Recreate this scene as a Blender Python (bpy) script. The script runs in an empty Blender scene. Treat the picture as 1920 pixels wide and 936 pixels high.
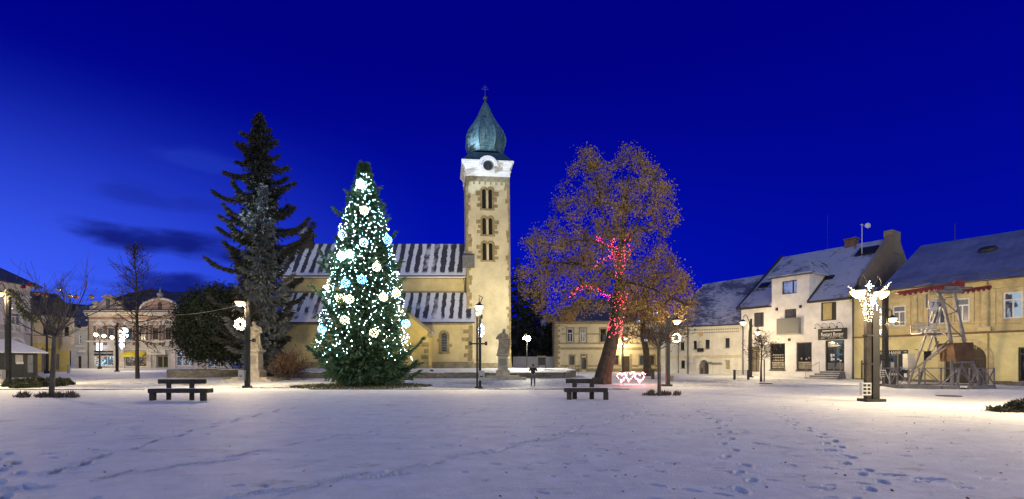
import bpy, math, random
import numpy as np
from mathutils import Vector, Matrix

sc = bpy.context.scene
COL = sc.collection
R = random.Random(11)
NR = np.random.default_rng(5)
PI = math.pi
CZ, HZ, F = 1.6, 686.0, 960.0        # eye height, horizon row and focal length measured on the photograph


def gz(y):
    return min(max(0.0, 0.025 * (y - 36.0)), 1.4)


def gY(py):
    d = py - HZ
    Y = 1536.0 / d
    if Y > 36:
        Y = 2400.0 / (d + 24.0)
    return Y


def at(px, py, Y):
    return Vector(((px - 960) / F * Y, Y, CZ + (HZ - py) / F * Y))


def gpt(px, py):
    Y = gY(py)
    return Vector(((px - 960) / F * Y, Y, gz(Y)))


def gxy(px, Y):
    return Vector(((px - 960) / F * Y, Y, gz(Y)))


# ------------------------------------------------------------------ mesh builder
class MB:
    def __init__(s):
        s.v = []
        s.f = []

    def add(s, vs, fs):
        o = len(s.v)
        s.v.extend([tuple(v) for v in vs])
        s.f.extend([tuple(i + o for i in f) for f in fs])
        return s

    def obox(s, c, a, b, h):
        c, a, b, h = Vector(c), Vector(a), Vector(b), Vector(h)
        vs = [c + a * i + b * j + h * k for k in (-1, 1) for j in (-1, 1) for i in (-1, 1)]
        return s.add(vs, [(0, 2, 3, 1), (4, 5, 7, 6), (0, 1, 5, 4), (1, 3, 7, 5), (3, 2, 6, 7), (2, 0, 4, 6)])

    def box(s, x0, x1, y0, y1, z0, z1):
        return s.obox(((x0 + x1) / 2, (y0 + y1) / 2, (z0 + z1) / 2), ((x1 - x0) / 2, 0, 0), (0, (y1 - y0) / 2, 0), (0, 0, (z1 - z0) / 2))

    def bar(s, a, b, w, h=None):
        a, b = Vector(a), Vector(b)
        d = b - a
        h = w if h is None else h
        up = Vector((0, 0, 1)) if abs(d.normalized().z) < .95 else Vector((0, 1, 0))
        sd = d.cross(up).normalized()
        u2 = sd.cross(d).normalized()
        return s.obox((a + b) / 2, d / 2, sd * w / 2, u2 * h / 2)

    def tube(s, pts, r, n=6):
        pts = [Vector(p) for p in pts]
        if not isinstance(r, (list, tuple)):
            r = [r] * len(pts)
        rings = []
        ref = Vector((0.13, 0.31, 0.94)).normalized()
        for i, p in enumerate(pts):
            d = (pts[min(i + 1, len(pts) - 1)] - pts[max(i - 1, 0)]).normalized()
            rf = ref if abs(d.dot(ref)) < .93 else Vector((1, 0, 0))
            a = d.cross(rf).normalized()
            b = d.cross(a).normalized()
            rings.append([p + (a * math.cos(2 * PI * k / n) + b * math.sin(2 * PI * k / n)) * r[i] for k in range(n)])
        vs = [q for g in rings for q in g]
        fs = []
        for i in range(len(pts) - 1):
            for k in range(n):
                k2 = (k + 1) % n
                fs.append((i * n + k, i * n + k2, (i + 1) * n + k2, (i + 1) * n + k))
        fs.append(tuple(range(n - 1, -1, -1)))
        fs.append(tuple((len(pts) - 1) * n + k for k in range(n)))
        return s.add(vs, fs)

    def lathe(s, c, prof, n=12, rot=0.0, sx=1.0, sy=1.0, wob=None):
        c = Vector(c)
        vs = []
        for (r, z) in prof:
            for k in range(n):
                a = rot + 2 * PI * k / n
                rr = r * (wob(a, z) if wob else 1.0)
                vs.append((c.x + rr * sx * math.cos(a), c.y + rr * sy * math.sin(a), c.z + z))
        fs = []
        for i in range(len(prof) - 1):
            for k in range(n):
                k2 = (k + 1) % n
                fs.append((i * n + k, i * n + k2, (i + 1) * n + k2, (i + 1) * n + k))
        fs.append(tuple(range(n - 1, -1, -1)))
        fs.append(tuple((len(prof) - 1) * n + k for k in range(n)))
        return s.add(vs, fs)

    def ball(s, c, r, n=10, m=6, sx=1, sy=1, sz=1):
        prof = [(max(1e-4, r * math.sin(PI * i / m)), -r * sz * math.cos(PI * i / m)) for i in range(m + 1)]
        return s.lathe(c, prof, n, 0, sx, sy)

    def octa(s, c, r):
        x, y, z = c
        return s.add([(x - r, y, z), (x + r, y, z), (x, y - r, z), (x, y + r, z), (x, y, z - r), (x, y, z + r)],
                     [(0, 2, 5), (2, 1, 5), (1, 3, 5), (3, 0, 5), (2, 0, 4), (1, 2, 4), (3, 1, 4), (0, 3, 4)])

    def poly(s, pts):
        return s.add(pts, [tuple(range(len(pts)))])

    def slab(s, pts, t):
        n = len(pts)
        top = [Vector(p) for p in pts]
        bot = [p - Vector((0, 0, t)) for p in top]
        fs = [tuple(range(n)), tuple(range(2 * n - 1, n - 1, -1))]
        for k in range(n):
            fs.append((k, (k + 1) % n, n + (k + 1) % n, n + k))
        return s.add(top + bot, fs)

    def prism(s, pts, off):
        n = len(pts)
        a = [Vector(p) for p in pts]
        b = [p + Vector(off) for p in a]
        fs = [tuple(range(n)), tuple(range(2 * n - 1, n - 1, -1))]
        for k in range(n):
            fs.append((k, (k + 1) % n, n + (k + 1) % n, n + k))
        return s.add(a + b, fs)

    def cards(s, P, D, W):
        """leaf or needle spray: one small diamond per row (base, two flanks, tip)"""
        n = len(P)
        V = np.empty((n, 4, 3))
        V[:, 0] = P
        V[:, 1] = P + D * .45 + W
        V[:, 2] = P + D
        V[:, 3] = P + D * .45 - W
        o = len(s.v)
        s.v.extend(map(tuple, V.reshape(-1, 3).tolist()))
        s.f.extend([(o + 4 * i, o + 4 * i + 1, o + 4 * i + 2, o + 4 * i + 3) for i in range(n)])
        return s

    def build2(s, other, name, mat, mat2, parent=None):
        """one mesh of two materials: the bulbs on their wire"""
        k = len(s.f)
        s.add(other.v, other.f)
        o = s.build(name, mat, parent)
        o.data.materials.append(mat2)
        for p in o.data.polygons[k:]: p.material_index = 1
        return o

    def build(s, name, mat, parent=None, smooth=False):
        me = bpy.data.meshes.new(name)
        off = root_loc(parent)
        me.from_pydata([(x - off[0], y - off[1], z - off[2]) for (x, y, z) in s.v], [], s.f)
        me.materials.append(mat)
        if smooth:
            me.polygons.foreach_set('use_smooth', [True] * len(me.polygons))
        me.update()
        o = bpy.data.objects.new(name, me)
        COL.objects.link(o)
        if parent is not None:
            o.parent = parent
        return o


def root_loc(o):
    if o is None:
        return (0, 0, 0)
    while o.parent is not None:
        o = o.parent
    return tuple(o.location)


def runs(f, parent, name, mat, gaps, end, z0, z1, d0, d1):
    """one piece of a band or plinth between each pair of openings"""
    u = 0
    for (a, b) in sorted(gaps) + [(end, end)]:
        if a - u > .05:
            mb = MB()
            f.box(mb, u, a, z0, z1, d0, d1)
            mb.build(name, mat, parent)
        u = max(u, b)


def tag(o, label=None, cat=None, group=None, kind=None):
    if label: o['label'] = label
    if cat: o['category'] = cat
    if group: o['group'] = group
    if kind: o['kind'] = kind
    return o


def thing(name, loc, label, cat, group=None):
    o = bpy.data.objects.new(name, None)
    o.empty_display_size = .3
    COL.objects.link(o)
    o.location = loc
    return tag(o, label, cat, group)


def single(mb, name, mat, loc, label, cat, group=None, smooth=False):
    """a thing that is one mesh, its origin at its base"""
    o = mb.build(name, mat, None, smooth)
    o.data.transform(Matrix.Translation(-Vector(loc)))
    o.location = loc
    return tag(o, label, cat, group)


def copy_tree(o, parent=None):
    c = o.copy()
    COL.objects.link(c)
    if parent is not None:
        c.parent = parent
    for ch in list(o.children):
        copy_tree(ch, c)
    return c


def lamp_light(name, loc, power, col, parent=None, radius=.12, spot=None, target=None, blend=.6):
    l = bpy.data.lights.new(name, 'SPOT' if spot else 'POINT')
    l.energy = power
    l.color = col
    l.shadow_soft_size = radius
    if spot:
        l.spot_size = spot
        l.spot_blend = blend
    o = bpy.data.objects.new(name, l)
    COL.objects.link(o)
    o.location = Vector(loc) - Vector(root_loc(parent))
    if parent is not None:
        o.parent = parent
    if target is not None:
        o.rotation_euler = (Vector(target) - Vector(loc)).to_track_quat('-Z', 'Y').to_euler()
    return o


# ------------------------------------------------------------------ materials
MC = {}


class NT:
    def __init__(s, name):
        s.m = bpy.data.materials.new(name)
        s.m.use_nodes = True
        s.t = s.m.node_tree
        s.b = s.t.nodes['Principled BSDF']
        tc = s.t.nodes.new('ShaderNodeTexCoord')
        s.co = tc.outputs['Object']

    def node(s, typ, **kw):
        n = s.t.nodes.new(typ)
        for k, v in kw.items():
            setattr(n, k, v)
        return n

    def plug(s, sock, v):
        if isinstance(v, (int, float)):
            sock.default_value = v
        elif isinstance(v, (tuple, list)):
            sock.default_value = tuple(v) + ((1,) if len(v) == 3 and sock.type == 'RGBA' else ())
        else:
            s.t.links.new(v, sock)

    def noise(s, scale, detail=4, rough=.55, co=None):
        n = s.node('ShaderNodeTexNoise')
        n.inputs['Scale'].default_value = scale
        n.inputs['Detail'].default_value = detail
        n.inputs['Roughness'].default_value = rough
        s.t.links.new(co or s.co, n.inputs['Vector'])
        return n.outputs['Fac']

    def math(s, op, a, b=0.0, c=0.0):
        n = s.node('ShaderNodeMath', operation=op)
        s.plug(n.inputs[0], a)
        s.plug(n.inputs[1], b)
        s.plug(n.inputs[2], c)
        return n.outputs[0]

    def step(s, v, lo, hi, a=0.0, b=1.0):
        n = s.node('ShaderNodeMapRange', interpolation_type='SMOOTHSTEP')
        s.plug(n.inputs['Value'], v)
        for k, q in (('From Min', lo), ('From Max', hi), ('To Min', a), ('To Max', b)):
            n.inputs[k].default_value = q
        return n.outputs[0]

    def mix(s, f, a, b):
        n = s.node('ShaderNodeMix', data_type='RGBA')
        s.plug(n.inputs[0], f)
        s.plug(n.inputs[6], a)
        s.plug(n.inputs[7], b)
        return n.outputs[2]

    def scaled(s, sx, sy, sz):
        n = s.node('ShaderNodeMapping')
        n.inputs['Scale'].default_value = (sx, sy, sz)
        s.t.links.new(s.co, n.inputs['Vector'])
        return n.outputs[0]

    def xyz(s):
        n = s.node('ShaderNodeSeparateXYZ')
        s.t.links.new(s.co, n.inputs[0])
        return n.outputs

    def bump(s, h, strength=.3, dist=.05):
        n = s.node('ShaderNodeBump')
        n.inputs['Strength'].default_value = strength
        n.inputs['Distance'].default_value = dist
        s.t.links.new(h, n.inputs['Height'])
        s.t.links.new(n.outputs[0], s.b.inputs['Normal'])

    def set(s, **kw):
        for k, v in kw.items():
            s.plug(s.b.inputs[k.replace('_', ' ')], v)
        return s.m


def sc3(c, k):
    return tuple(min(1, x * k) for x in c)


def M(name, col, rough=.8, var=.2, scale=1.5, bump=0.0, bscale=18, metal=0.0, spec=.4, streak=False):
    """plain surface with uneven tone and a little relief"""
    if name in MC: return MC[name]
    n = NT(name)
    f = n.noise(scale, 6, .65, n.scaled(1, 1, .25) if streak else None)
    f2 = n.noise(scale * 7.3, 3, .5)
    c = n.mix(n.step(f, .3, .7), sc3(col, 1 - var), sc3(col, 1 + var))
    c = n.mix(n.math('MULTIPLY', n.step(f2, .5, .8), var), c, sc3(col, .55))
    if bump:
        n.bump(n.noise(bscale, 4), bump, .03)
    MC[name] = n.set(Base_Color=c, Roughness=rough, Metallic=metal, Specular_IOR_Level=spec)
    return MC[name]


def ME(name, col, strength):
    if name in MC: return MC[name]
    n = NT(name)
    MC[name] = n.set(Base_Color=(.8, .8, .8), Emission_Color=col, Emission_Strength=strength)
    return MC[name]


def M_plaster(name, col, dirt=(.25, .22, .17)):
    """lime plaster: blotchy, rain streaks, dirtier towards patches"""
    if name in MC: return MC[name]
    n = NT(name)
    a = n.noise(.35, 6, .7)
    b = n.noise(.9, 5, .7, n.scaled(2.2, 2.2, .18))
    c = n.mix(n.step(a, .3, .72), sc3(col, .74), sc3(col, 1.1))
    c = n.mix(n.math('MULTIPLY', n.step(b, .52, .78), .45), c, sc3(col, .6))
    c = n.mix(n.math('MULTIPLY', n.step(n.noise(.22, 8, .75), .6, .78), .35), c, dirt)
    n.bump(n.noise(9, 6, .7), .35, .02)
    MC[name] = n.set(Base_Color=c, Roughness=.9, Specular_IOR_Level=.2)
    return MC[name]


def M_leaf(name, c1, c2, scale=1.2, trans=.0):
    if name in MC: return MC[name]
    n = NT(name)
    c = n.mix(n.step(n.noise(scale, 4), .32, .68), c1, c2)
    c = n.mix(n.step(n.noise(14, 2), .45, .75), c, sc3(c2, 1.25))
    MC[name] = n.set(Base_Color=c, Roughness=.75, Specular_IOR_Level=.25)
    return MC[name]


def M_stone(name, col, scale=2.2, mort=(.16, .15, .13)):
    """rubble masonry"""
    if name in MC: return MC[name]
    n = NT(name)
    v = n.node('ShaderNodeTexVoronoi', feature='DISTANCE_TO_EDGE')
    v.inputs['Scale'].default_value = scale
    mp = n.scaled(1, 1, 2.2)
    n.t.links.new(mp, v.inputs['Vector'])
    v2 = n.node('ShaderNodeTexVoronoi')
    v2.inputs['Scale'].default_value = scale
    n.t.links.new(mp, v2.inputs['Vector'])
    sp = n.node('ShaderNodeSeparateColor')
    n.t.links.new(v2.outputs['Color'], sp.inputs[0])
    c = n.mix(sp.outputs[0], sc3(col, .6), sc3(col, 1.35))
    c = n.mix(n.step(v.outputs['Distance'], .02, .09), mort, c)
    n.bump(n.step(v.outputs['Distance'], .0, .12), .8, .06)
    MC[name] = n.set(Base_Color=c, Roughness=.92)
    return MC[name]


SNOW = (.78, .79, .84)


def M_roofsnow(name, dark, thr=.45, scale=.5, seam=None):
    """roof covering with a thin broken layer of snow, thr = how much lies bare"""
    if name in MC: return MC[name]
    n = NT(name)
    a = n.noise(scale, 7, .65)
    b = n.noise(2.2, 4, .6, n.scaled(1, 1, 3.0))
    m = n.step(n.math('ADD', a, n.math('MULTIPLY', n.math('SUBTRACT', b, .5), .55)), thr - .1, thr + .1)
    c = n.mix(m, sc3(dark, 1.0), n.mix(n.noise(3, 4), (.30, .32, .42), (.46, .48, .58)))
    n.bump(n.math('ADD', m, n.math('MULTIPLY', n.noise(9, 3), .4)), .4, .05)
    MC[name] = n.set(Base_Color=c, Roughness=.7)
    return MC[name]


def M_roofstripe(name, period, shift, zlo, zhi, bare=.5):
    """sheet roof on which snow clings along the seams and the dark bays have slid clear"""
    n = NT(name)
    x, y, z = n.xyz()
    w = n.noise(.9, 5, .7)
    w2 = n.noise(3.5, 4, .7)
    xx = n.math('ADD', n.math('MULTIPLY', x, 1 / period), n.math('ADD', n.math('MULTIPLY', w, .5), shift))
    t = n.math('FRACT', n.math('ADD', xx, 40.0))
    d = n.math('MULTIPLY', n.math('ABSOLUTE', n.math('SUBTRACT', t, .5)), 2)
    d = n.math('ADD', d, n.math('MULTIPLY', n.math('SUBTRACT', w2, .5), .55))
    d = n.math('ADD', d, n.math('MULTIPLY', n.math('SUBTRACT', n.noise(.28, 3), .5), .9))
    m = n.step(d, bare, bare + .1)
    zr = n.math('MULTIPLY', n.math('SUBTRACT', z, zlo), 1 / (zhi - zlo))
    zr2 = n.math('ADD', zr, n.math('MULTIPLY', n.math('SUBTRACT', w2, .5), .2))
    m = n.math('MAXIMUM', m, n.step(zr2, .14, .07))
    patch = n.step(n.noise(.16, 3), .54, .62)
    m = n.math('MAXIMUM', m, n.math('MULTIPLY', patch, n.step(w2, .3, .42)))
    seam = n.step(n.math('ABSOLUTE', n.math('SUBTRACT', n.math('FRACT', n.math('MULTIPLY', x, 1.6)), .5)), .46, .49)
    dk = n.mix(seam, n.mix(n.noise(2, 4), (.025, .028, .033), (.055, .058, .065)), (.09, .09, .1))
    c = n.mix(m, dk, n.mix(n.noise(4, 4), sc3(SNOW, .75), sc3(SNOW, .98)))
    n.bump(m, .5, .05)
    return n.set(Base_Color=c, Roughness=.6)


GLASS = NT('window_glass')
_r = GLASS.noise(1.2, 2)
GLASS = GLASS.set(Base_Color=(.012, .014, .02), Roughness=.06, Specular_IOR_Level=1.0)
GLASSM = NT('sky_reflecting_glass')
GLASSM = GLASSM.set(Base_Color=(.55, .6, .7), Roughness=.04, Metallic=.9)
GLASSC = NT('curtained_glass')
GLASSC = GLASSC.set(Base_Color=GLASSC.mix(GLASSC.noise(2.5, 3, .5, GLASSC.scaled(6, 6, .4)), (.05, .05, .06), (.22, .22, .24)), Roughness=.25, Specular_IOR_Level=.9)


def M_shop(name, tint, strength, scale=2.6):
    """lit shop interior seen through the pane: shelves and goods"""
    n = NT(name)
    v = n.node('ShaderNodeTexVoronoi', distance='CHEBYCHEV')
    v.inputs['Scale'].default_value = scale
    n.t.links.new(n.scaled(1.0, 1.0, .7), v.inputs['Vector'])
    sp = n.node('ShaderNodeSeparateColor')
    n.t.links.new(v.outputs['Color'], sp.inputs[0])
    c = n.mix(n.step(sp.outputs[0], .35, .8), sc3(tint, .12), tint)
    c = n.mix(n.step(sp.outputs[1], .75, .85), c, (.6, .3, .1))
    c = n.mix(n.step(n.noise(5, 4), .45, .6), sc3(tint, .08), c)
    return n.set(Base_Color=(.02, .02, .02), Roughness=.1, Emission_Color=c, Emission_Strength=strength)


# ------------------------------------------------------------------ facades
class Fac:
    """a vertical wall plane from P0 to P1 (plan); u runs along it, dd is the distance out of it towards the square"""
    def __init__(s, P0, P1):
        s.P = Vector((P0[0], P0[1]))
        q = Vector((P1[0], P1[1])) - s.P
        s.L = q.length
        s.d = q / s.L
        n = Vector((-s.d.y, s.d.x))
        if n.dot(-s.P) < 0: n = -n
        s.n = n

    def w(s, u, z, dd=0.0):
        p = s.P + s.d * u + s.n * dd
        return Vector((p.x, p.y, z))

    def uz(s, px, py):
        k = (px - 960) / F
        c = k * s.d.y - 1.0 * s.d.x
        t = (s.P.x * s.d.y - s.P.y * s.d.x) / c
        u = (Vector((k * t, t)) - s.P).dot(s.d)
        return u, CZ + (HZ - py) / F * t

    def rect(s, x0, y0, x1, y1):
        """photo rectangle (given at its middle column) to metres on the wall"""
        ym = (y0 + y1) / 2
        u0 = s.uz(x0, ym)[0]
        u1 = s.uz(x1, ym)[0]
        xm = (x0 + x1) / 2
        return (u0, u1, s.uz(xm, y1)[1], s.uz(xm, y0)[1])

    def box(s, mb, u0, u1, z0, z1, d0, d1):
        c = s.w((u0 + u1) / 2, (z0 + z1) / 2, (d0 + d1) / 2)
        mb.obox(c, Vector((s.d.x, s.d.y, 0)) * (u1 - u0) / 2, Vector((s.n.x, s.n.y, 0)) * (d1 - d0) / 2, (0, 0, (z1 - z0) / 2))

    def arc(s, u0, u1, zs, rise, n=10):
        c, h = (u0 + u1) / 2, (u1 - u0) / 2
        return [(c - h * math.cos(PI * i / n), zs + rise * math.sin(PI * i / n)) for i in range(n + 1)]

    def wall(s, mb, u0, u1, z0, z1, holes, depth=.22):
        us = sorted(set([u0, u1] + [h[0] for h in holes] + [h[1] for h in holes]))
        zs = sorted(set([z0, z1] + [h[2] for h in holes] + [h[3] for h in holes]))
        for i in range(len(us) - 1):
            for j in range(len(zs) - 1):
                uc, zc = (us[i] + us[i + 1]) / 2, (zs[j] + zs[j + 1]) / 2
                if any(h[0] < uc < h[1] and h[2] < zc < h[3] for h in holes): continue
                mb.poly([s.w(us[i], zs[j]), s.w(us[i + 1], zs[j]), s.w(us[i + 1], zs[j + 1]), s.w(us[i], zs[j + 1])])
        for h in holes:
            a, b, c, e = h[:4]
            rise = h[4] if len(h) > 4 else 0
            loop = [(a, c), (b, c), (b, e - rise)]
            if rise:
                arc = s.arc(a, b, e - rise, rise)
                mid = len(arc) // 2
                mb.poly([s.w(*q) for q in [(a, e)] + arc[:mid + 1][::-1]])
                mb.poly([s.w(*q) for q in [(b, e)] + arc[mid:][::-1][:]][::-1])
                loop += arc[::-1][1:-1]
            loop.append((a, e - rise))
            for k in range(len(loop)):
                p, q = loop[k], loop[(k + 1) % len(loop)]
                mb.poly([s.w(p[0], p[1]), s.w(q[0], q[1]), s.w(q[0], q[1], -depth), s.w(p[0], p[1], -depth)])

    def block(s, mb, u0, u1, z0, z1, D, holes, depth=.22):
        s.wall(mb, u0, u1, z0, z1, holes, depth)
        for (a, da, b, db) in ((u0, 0, u0, -D), (u0, -D, u1, -D), (u1, -D, u1, 0)):
            mb.poly([s.w(a, z0, da), s.w(b, z0, db), s.w(b, z1, db), s.w(a, z1, da)])

    def window(s, parent, r, mf, pane, cols=2, rows=1, rec=.16, fw=.07, rise=0, split=None, name='window', sill=None, pl='pane', sur=None):
        """frame as the part, its pane as the sub-part"""
        a, b, c, e = r[:4]
        mb = MB()
        g = .004
        a += g; b -= g; c += g; e -= g
        if rise:
            arc = s.arc(a, b, e - rise, rise, 10)
            inn = s.arc(a + fw, b - fw, e - rise, rise - fw, 10)
            outer = [(a, c)] + arc + [(b, c)]
            inner = [(a + fw, c + fw)] + inn + [(b - fw, c + fw)]
            for k in range(len(outer)):
                k2 = (k + 1) % len(outer)
                mb.prism([s.w(*outer[k], -rec), s.w(*outer[k2], -rec), s.w(*inner[k2], -rec), s.w(*inner[k], -rec)], Vector((s.n.x, s.n.y, 0)) * .06)
            pp = [(a + .01, c + .01)] + s.arc(a + .01, b - .01, e - rise, rise - .01, 10) + [(b - .01, c + .01)]
        else:
            s.box(mb, a, a + fw, c, e, -rec, -rec + .06)
            s.box(mb, b - fw, b, c, e, -rec, -rec + .06)
            s.box(mb, a + fw, b - fw, c, c + fw, -rec, -rec + .058)
            s.box(mb, a + fw, b - fw, e - fw, e, -rec, -rec + .058)
            pp = [(a + .01, c + .01), (b - .01, c + .01), (b - .01, e - .01), (a + .01, e - .01)]
        top = e - rise - fw
        if split:
            zz = c + (e - c) * split
            s.box(mb, a + fw, b - fw, zz - fw * .5, zz + fw * .5, -rec, -rec + .056)
            top = zz - fw * .5
        for k in range(1, cols):
            u = a + (b - a) * k / cols
            s.box(mb, u - fw * .45, u + fw * .45, c + fw, top, -rec, -rec + .054)
        for k in range(1, rows):
            z = c + (top - c) * k / rows
            s.box(mb, a + fw, b - fw, z - fw * .3, z + fw * .3, -rec, -rec + .05)
        w = mb.build(name, mf, parent)
        p = MB()
        p.poly([s.w(u, z, -rec + .015) for (u, z) in pp])
        p.build(pl, pane, w)
        if sur is not None:
            q = MB()
            s.surround(q, r, *sur[1:])
            q.build('surround', sur[0], w)
        if sill is not None:
            q = MB()
            s.box(q, a - .08, b + .08, c - .09, c - .012, -rec + .02, .09)
            q.build('sill', sill, w)
        return w

    def surround(s, mb, r, w=.2, p=.05, hood=0.0):
        a, b, c, e = r[:4]
        s.box(mb, a - w, a, c, e, -.01, p)
        s.box(mb, b, b + w, c, e, -.01, p)
        s.box(mb, a - w, b + w, e, e + w, -.01, p + .003)
        s.box(mb, a - w * 1.15, b + w * 1.15, c - w * .7, c, -.01, p + .05)
        if hood:
            s.box(mb, a - w * 1.4, b + w * 1.4, e + w + .003, e + w + hood, -.01, p + .1)

    def archband(s, mb, u0, u1, zs, rise, w, d0, d1, n=12, legs=0.0):
        o = s.arc(u0 - w, u1 + w, zs, rise + w, n)
        i = s.arc(u0, u1, zs, rise, n)
        nn = Vector((s.n.x, s.n.y, 0)) * (d1 - d0)
        for k in range(n):
            mb.prism([s.w(*o[k], d0), s.w(*o[k + 1], d0), s.w(*i[k + 1], d0), s.w(*i[k], d0)], nn)
        if legs:
            s.box(mb, u0 - w, u0, zs - legs, zs, d0, d1)
            s.box(mb, u1, u1 + w, zs - legs, zs, d0, d1)

    def text(s, parent, body, u, z, size, mat, dd=.03, name='lettering', sx=1.0, ext=.008):
        cu = bpy.data.curves.new('t', 'FONT')
        cu.body = body
        cu.size = size
        cu.align_x = 'CENTER'
        cu.align_y = 'CENTER'
        cu.extrude = ext
        cu.resolution_u = 3
        to = bpy.data.objects.new('t', cu)
        COL.objects.link(to)
        dg = bpy.context.evaluated_depsgraph_get()
        me = bpy.data.meshes.new_from_object(to.evaluated_get(dg))
        bpy.data.objects.remove(to)
        mb = MB()
        mb.add([s.w(u + v.co.x * sx, z + v.co.y, dd + v.co.z) for v in me.vertices], [tuple(p.vertices) for p in me.polygons])
        bpy.data.meshes.remove(me)
        return mb.build(name, mat, parent)


# ------------------------------------------------------------------ trees
def nrm(A):
    return A / np.maximum(1e-9, np.linalg.norm(A, axis=1, keepdims=True))


def grow(trunk, targets, rng, step=.45, tip=.012, expo=2.3, wander=.12, inward=.35):
    """branching from a trunk or limb skeleton [(pt, parent index)] to every target, radii by the pipe rule"""
    P = [np.array(p, float) for p, _ in trunk]
    par = [q for _, q in trunk]
    base = np.array(P)
    d0 = np.min(np.linalg.norm(targets[:, None] - base[None], axis=2), axis=1)
    depth = [0.0] * len(P)
    for i, q in enumerate(par):
        depth[i] = 0 if q < 0 else depth[q] + float(np.linalg.norm(P[i] - P[q]))
    tips = []
    for ti in np.argsort(d0):
        t = targets[ti]
        A = np.array(P)
        dist = np.linalg.norm(A - t, axis=1)
        cost = dist + inward * np.maximum(0, A[:, 2] - t[2]) * .8 + .05 * np.array(depth)
        j = int(np.argmin(cost))
        L = dist[j]
        n = max(1, int(L / step))
        a = P[j]
        prev = j
        side = rng.normal(0, 1, 3) * L * wander
        for k in range(1, n + 1):
            f = k / n
            q = a + (t - a) * f + side * math.sin(PI * f) * .6 + rng.normal(0, .02, 3) + np.array([0, 0, .10 * L * math.sin(PI * f)])
            P.append(q)
            par.append(prev)
            depth.append(depth[prev] + L / n)
            prev = len(P) - 1
        tips.append(prev)
    n = len(P)
    acc = np.zeros(n)
    ch = np.zeros(n, int)
    for i in range(n):
        if par[i] >= 0: ch[par[i]] += 1
    for i in range(n - 1, -1, -1):
        if acc[i] == 0: acc[i] = tip ** expo
        if par[i] >= 0: acc[par[i]] += acc[i]
    # limb nodes may come before their descendants: accumulate by depth order instead
    order = sorted(range(n), key=lambda i: -depth[i])
    acc[:] = 0
    for i in order:
        if acc[i] == 0: acc[i] = tip ** expo
        if par[i] >= 0: acc[par[i]] += acc[i]
    return np.array(P), par, acc ** (1 / expo), tips


def branches(mb, P, par, rad, rmax=9, first=0, n=5, rmin=.0):
    for i in range(len(P)):
        q = par[i]
        if q < 0: continue
        r0, r1 = min(rmax, rad[q]), min(rmax, rad[i])
        r0 = min(r0, r1 * 1.5)
        k = n if r1 > .04 else 3
        mb.tube([P[q], P[i]], [max(rmin, r0), max(rmin, r1)], k)


def spruce(crown, trunk, base, H, prof, rng, nb, spray=.4, dens=26, droop=.25, up=.25, hang=.8, tips=(), width=.16, z0=.05, wide=.10):
    """conifer: boughs on a mast, each hung with needle sprays.  prof(t) = bough length at height fraction t"""
    bx, by, bz = base
    trunk.tube([(bx, by, bz), (bx, by, bz + H * .5), (bx, by, bz + H * .98)], [H * .013 + .08, H * .008 + .04, .02], 8)
    L_ = []
    for i in range(nb):
        t = z0 + (1 - z0) * (1 - (1 - (i + .5) / nb) ** 1.0) * .985
        L_.append((t, i * 2.39996 + rng.uniform(-.4, .4), prof(t) * rng.uniform(.62, 1.08)))
    for (t, a, L) in tips: L_.append((t, a, L))
    for (t, a, L) in L_:
        if L < .05: continue
        h = bz + t * H
        n = max(6, int(L * dens))
        sp_ = spray * (.5 + .5 * min(1, L / 1.3))
        s = rng.uniform(.06, 1.0, n) ** .75
        dr = droop * rng.uniform(.3, 1.7)
        up_ = up * rng.uniform(.1, 1.5)
        hg = hang * rng.uniform(.6, 1.3)
        ca, sa = math.cos(a), math.sin(a)
        r = L * s
        z = h + L * (-dr * np.sin(s * PI * .8) * 1.0 + up_ * s ** 3)
        P = np.stack([bx + ca * r, by + sa * r, z], 1)
        lat = (1 - s) * .22 * L + wide
        off = rng.normal(0, 1, n) * lat * .6
        P[:, 0] += -sa * off
        P[:, 1] += ca * off
        P[:, 2] -= np.abs(off) * .25 + rng.uniform(0, .12, n)
        D = np.stack([ca * (.35 + s) - sa * off / (lat + .05), sa * (.35 + s) + ca * off / (lat + .05), -hg * (1 - .6 * s) + up_ * 1.4 * s ** 3], 1) + rng.normal(0, .35, (n, 3))
        D = nrm(D) * (sp_ * rng.uniform(.6, 1.25, n))[:, None]
        W = nrm(np.cross(D, rng.normal(0, 1, (n, 3)))) * (sp_ * width * rng.uniform(.7, 1.3, n))[:, None]
        crown.cards(P, D, W)
        ss = [0, .35, .7, .95]
        trunk.tube([(bx + ca * L * q, by + sa * L * q, h + L * (-dr * math.sin(q * PI * .8) + up_ * q ** 3)) for q in ss], [.012 * L + .015, .009 * L + .01, .005 * L + .006, .004], 3)


def leaves_at(mb, C, rng, n, spread, size, droop=.3, width=.45):
    """n little leaves round each centre"""
    k = len(C)
    P = np.repeat(C, n, 0) + rng.normal(0, spread, (k * n, 3))
    D = nrm(rng.normal(0, 1, (k * n, 3)) + np.array([0, 0, -droop])) * (size * rng.uniform(.6, 1.3, k * n))[:, None]
    W = nrm(np.cross(D, rng.normal(0, 1, (k * n, 3)))) * (size * width * rng.uniform(.6, 1.2, k * n))[:, None]
    mb.cards(P, D, W)

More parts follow.
